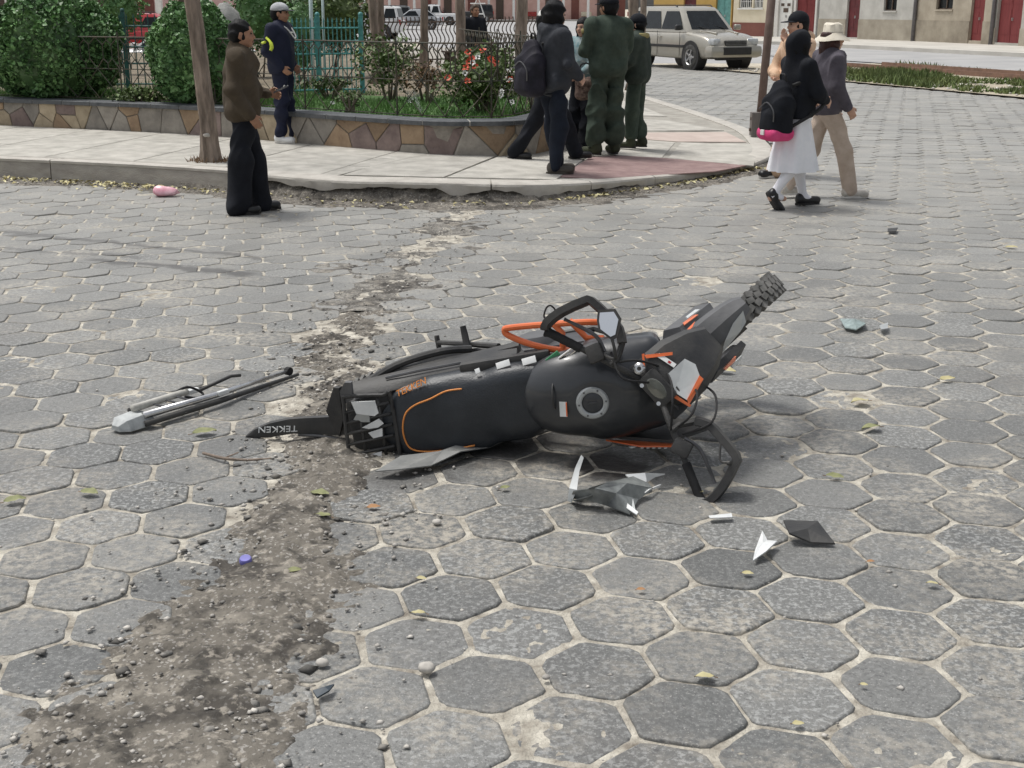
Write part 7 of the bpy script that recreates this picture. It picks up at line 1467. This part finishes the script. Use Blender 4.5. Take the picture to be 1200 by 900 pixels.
plate('plastic_shard', 'thin white sliver of plastic behind the white shard', 'shard', [(830, 609), (857, 607), (858, 611), (832, 613)], .003, M_wplas, .006, .01, 3)
plate('glass_shard', 'pale greenish broken lens on the pavers to the right of the front tyre', 'shard', [(984, 379), (1012, 379), (1014, 386), (1003, 391), (990, 388)], .006, pm('pale_lens', (.25, .31, .30, 1), .15, var=.3, scale=30), .008, .04, 4)
plate('plastic_shard', 'small dark and white fragment beside the broken lens', 'shard', [(1030, 387), (1040, 384), (1040, 391), (1032, 393)], .005, M_silverp, .006, .02, 5)
plate('plastic_shard', 'tiny black chip on the pavers near the schoolgirl', 'shard', [(1040, 271), (1052, 270), (1050, 274), (1040, 274)], .005, M_bplas, .006, .01, 6)
plate('plastic_strip', 'long grey plastic strip lying along the near side of the seat', 'strip', [(440, 560), (470, 548), (510, 537), (552, 526), (600, 518), (575, 531), (540, 543), (505, 553), (470, 561)], .004, pm('dull_grey_plastic', (.17, .175, .17, 1), .5, col2=(.28, .28, .27, 1), scale=9), .012, .03, 8)
plate('flat_rubber', 'black flat scrap with a bent end near the bottom of the dirt patch', 'scrap', [(367, 818), (388, 811), (392, 809), (386, 820), (372, 824)], .005, pm('blue_black_scrap', (.03, .045, .06, 1), .5), .008, .012, 9)
t = thing('bottle_cap', 'violet bottle cap lying in the dirt patch', 'cap', G(288, 660) + Vector((0, 0, .012))); m = MB(); m.lathe([(0, .008), (.017, .008), (.020, .003), (.020, -.008), (.017, -.008), (.017, .004), (0, .004)], 22, 'z'); m.xf(Matrix.Rotation(.25, 4, 'X')); m.build('cap_shell', pm('violet_plastic', (.18, .17, .48, 1), .45), t, smooth=True, auto=40)
for px, py, r_, lab in ((500, 788, .024, 'rounded grey pebble on the joint left of the tall paver'), (640, 797, .011, 'small pale pebble right of the rounded grey pebble'), (512, 615, .016, 'pale stone near the end of the white strip'), (378, 781, .018, 'broken pale stone in the joint above the blue black scrap')):
    t = thing('pebble', lab, 'pebble', G(px, py) + Vector((0, 0, .004))); m = MB(); m.ell((0, 0, r_ * .45), (r_, r_ * .85, r_ * .6), 12, 8); rr = random.Random(px); m.V = [v * (1 + rr.gauss(0, .05)) for v in m.V]; m.build('stone', M_pebble, t, smooth=True)
# long broken rail assembly on the left
rt = thing('broken_luggage_rail', 'broken silver and black rail assembly lying left of the motorcycle', 'rail'); a = G(150, 503); b = G(338, 441); rt.location = (a.x, a.y, 0); ax_ = (b - a); L = ax_.length; rt.rotation_euler = (0, 0, math.atan2(ax_.y, ax_.x))
m = MB(); m.loft([[(x, y, z) for y, z in ((yl, .012), (yl * .8, zt), (yr * .7, zt), (yr, .02), (yr, .008))] for x, yl, yr, zt in ((-.06, .03, -.02, .03), (-.03, .055, -.055, .052), (.05, .052, -.06, .058), (.10, .035, -.055, .05))]); m.build('end_cap', pm('grey_white_casting', (.33, .35, .35, 1), .45, col2=(.58, .60, .59, 1), scale=16, detail=9), rt, smooth=True, auto=30)
m = MB(); m.tube([(.05, -.045, .055), (.42, -.075, .055), (L, -.01, .03)], [.016, .014, .009], 8); m.build('lower_rail', M_chrome, rt, smooth=True)
m = MB(); m.tube([(.04, -.065, .025), (.42, -.09, .028), (L + .02, -.045, .012)], [.014, .014, .008], 8); m.build('lower_rail', M_bplas, rt, smooth=True)
m = MB(); m.tube([(.06, .055, .055), (.30, .075, .05), (.50, .065, .05)], [.014, .012, .008], 8); m.build('upper_rail', M_bplas, rt, smooth=True)
m = MB(); m.tube([(.05, .02, .075), (.32, .03, .07), (.36, .03, .068)], [.017, .016, .012], 8); m.build('middle_rail', pm('cream_tube', (.45, .44, .40, 1), .5, var=.2, scale=20), rt, smooth=True)
m = MB(); m.tube([(.45, .05, .05), (.66, .075, .06), (.72, .075, .05)], .008, 6); m.build('thin_strip', M_bplas, rt, smooth=True)
m = MB(); m.tube(smoothpath([(.30, .07, .06), (.36, .03, .09), (.42, .0, .05), (.36, -.03, .05), (.30, -.02, .07)], 5), .006, 6); m.build('bent_wire', M_rubber, rt, smooth=True)
MB().box((.40, .055, .055), (.08, .03, .022), bev=.006).build('clip', M_wplas, rt); MB().box((.46, -.085, .06), (.06, .02, .02), bev=.004).build('clip', M_wplas, rt)
m = MB(); m.lathe([(0, -.012), (.02, -.012), (.02, .012), (0, .012)], 16, 'y', (L - .01, -.012, .03)); m.build('end_eye', M_rubber, rt)
for x in (.15, .22, .28): MB().tube([(x, .02, .07), (x + .03, -.055, .055)], .005, 5).build('cross_stay', M_steel, rt)
# pink bag, twig, leaves
pk = thing('plastic_bag', 'crumpled pink and white striped plastic bag by the kerb', 'bag', G(196, 230)); f = Field((-.25, -.2, -.02), (.25, .2, .2), .008); f.ell((-.05, 0, .04), (.085, .06, .05), .0).ell((.05, .01, .045), (.075, .055, .048), .03).ell((.10, .03, .03), (.04, .03, .03), .02); f.folds(.012, 55, 6); f.cutbelow(.003)
mp = pm('pink_plastic', (.62, .22, .30, 1), .35, col2=(.80, .55, .60, 1), scale=9, coat=.3); f.build('bag_film', mp, pk)
tw = thing('twig', 'thin dark twig lying on the pavers at the edge of the dirt', 'twig', G(285, 537)); A = [G(238, 531, .012), G(262, 537, .02), G(290, 539, .014), G(318, 537, .012)]; MB().tube(smoothpath([p - Vector(tw.location) for p in A], 5), [.006] * 8 + [.005] * 5 + [.003] * 3, 6).build('stem', M_bark, tw, smooth=True); MB().tube([A[1] - Vector(tw.location), A[1] - Vector(tw.location) + Vector((.05, .04, .01))], .003, 5).build('side_shoot', M_bark, tw)
LV = [(240, 510, 30, 'green leaf beside the broken rail assembly', 0), (105, 581, 26, 'green leaf curled on a paver at the left edge', 0), (18, 590, 26, 'yellow green leaf in a joint at the left edge', 0), (375, 582, 26, 'flat green leaf on the dirt just below the tail rack', 0), (378, 608, 24, 'second green leaf below the flat one by the tail rack', 0), (438, 598, 18, 'brownish leaf on the paver left of the torn fairing', 2), (345, 673, 20, 'yellow green leaf on the dirt, upper of a close pair', 0), (322, 688, 22, 'yellow green leaf on the dirt, lower of a close pair', 0), (494, 682, 14, 'small yellow leaf right of the leaf pair', 1), (490, 723, 22, 'narrow yellow leaf on the joint in the middle foreground', 1), (825, 798, 28, 'long pale yellow leaf at the bottom of the paving', 1), (935, 853, 16, 'small yellow leaf at the lower right of the paving', 1), (751, 695, 12, 'orange brown leaf scrap on a paver joint', 2), (876, 676, 15, 'pale leaf below the white plastic shard', 1), (978, 562, 22, 'yellow green leaf heap right of the handguard', 0), (1020, 505, 30, 'pale green leaf clump on the paving to the right', 0), (1092, 688, 16, 'cream leaf on the right hand pavers', 1), (1020, 662, 10, 'tiny orange leaf between the right hand pavers', 2), (850, 438, 26, 'yellow leaf lying under the front wheel', 1), (1110, 447, 20, 'lone yellow leaf on the far right pavers', 1), (592, 575, 14, 'green leaf scrap under the tank', 0), (1012, 807, 10, 'yellow leaf fragment beneath the cream leaf', 1), (1007, 474, 28, 'pale dry leaf between pavers above the green clump', 1), (772, 526, 14, 'pale leaf scrap by the right handlebar', 1), (820, 580, 10, 'leaf crumb at the tip of the right handguard', 1), (1185, 292, 14, 'yellow leaf near the upper right edge', 1)]
ML = [pm('green_fallen_leaf', (.15, .165, .06, 1), .7, col2=(.34, .34, .18, 1), scale=16), pm('yellow_fallen_leaf', (.38, .33, .15, 1), .7, col2=(.58, .54, .34, 1), scale=16), pm('brown_fallen_leaf', (.30, .14, .06, 1), .7, col2=(.42, .25, .1, 1), scale=16)]
for i, (px, py, wpx, lab, mi_) in enumerate(LV):
    p = G(px, py); d = math.hypot(p.x, p.y); L = wpx / CAM_F * d * .95; rr = random.Random(i); t = thing('leaf', lab, 'leaf', p + Vector((0, 0, .006)), rr.uniform(-.5, .5) + (math.pi if rr.random() < .5 else 0), 'fallen leaves on the pavers'); m = MB(); A_ = []; B_ = []; Cc = []
    for q in range(7):
        f_ = q / 6; x = (f_ - .5) * L; hw_ = L * .30 * math.sin(math.pi * f_ ** .8) * rr.uniform(.85, 1.1) + .0008; zc_ = .006 + L * .12 * math.sin(math.pi * f_) * rr.uniform(.3, 1) ; A_.append((x, hw_, zc_ + L * .08)); B_.append((x, 0, zc_)); Cc.append((x, -hw_, zc_ + L * .05 * rr.random()))
    m.loft([A_, B_, Cc], closed=False, caps=False); m.build('blade', ML[mi_], t, smooth=True, fix=False); MB().tube([(-.5 * L, 0, .005), (-.68 * L, .04 * L, .004)], .0015, 4).build('stalk', M_dry, t)
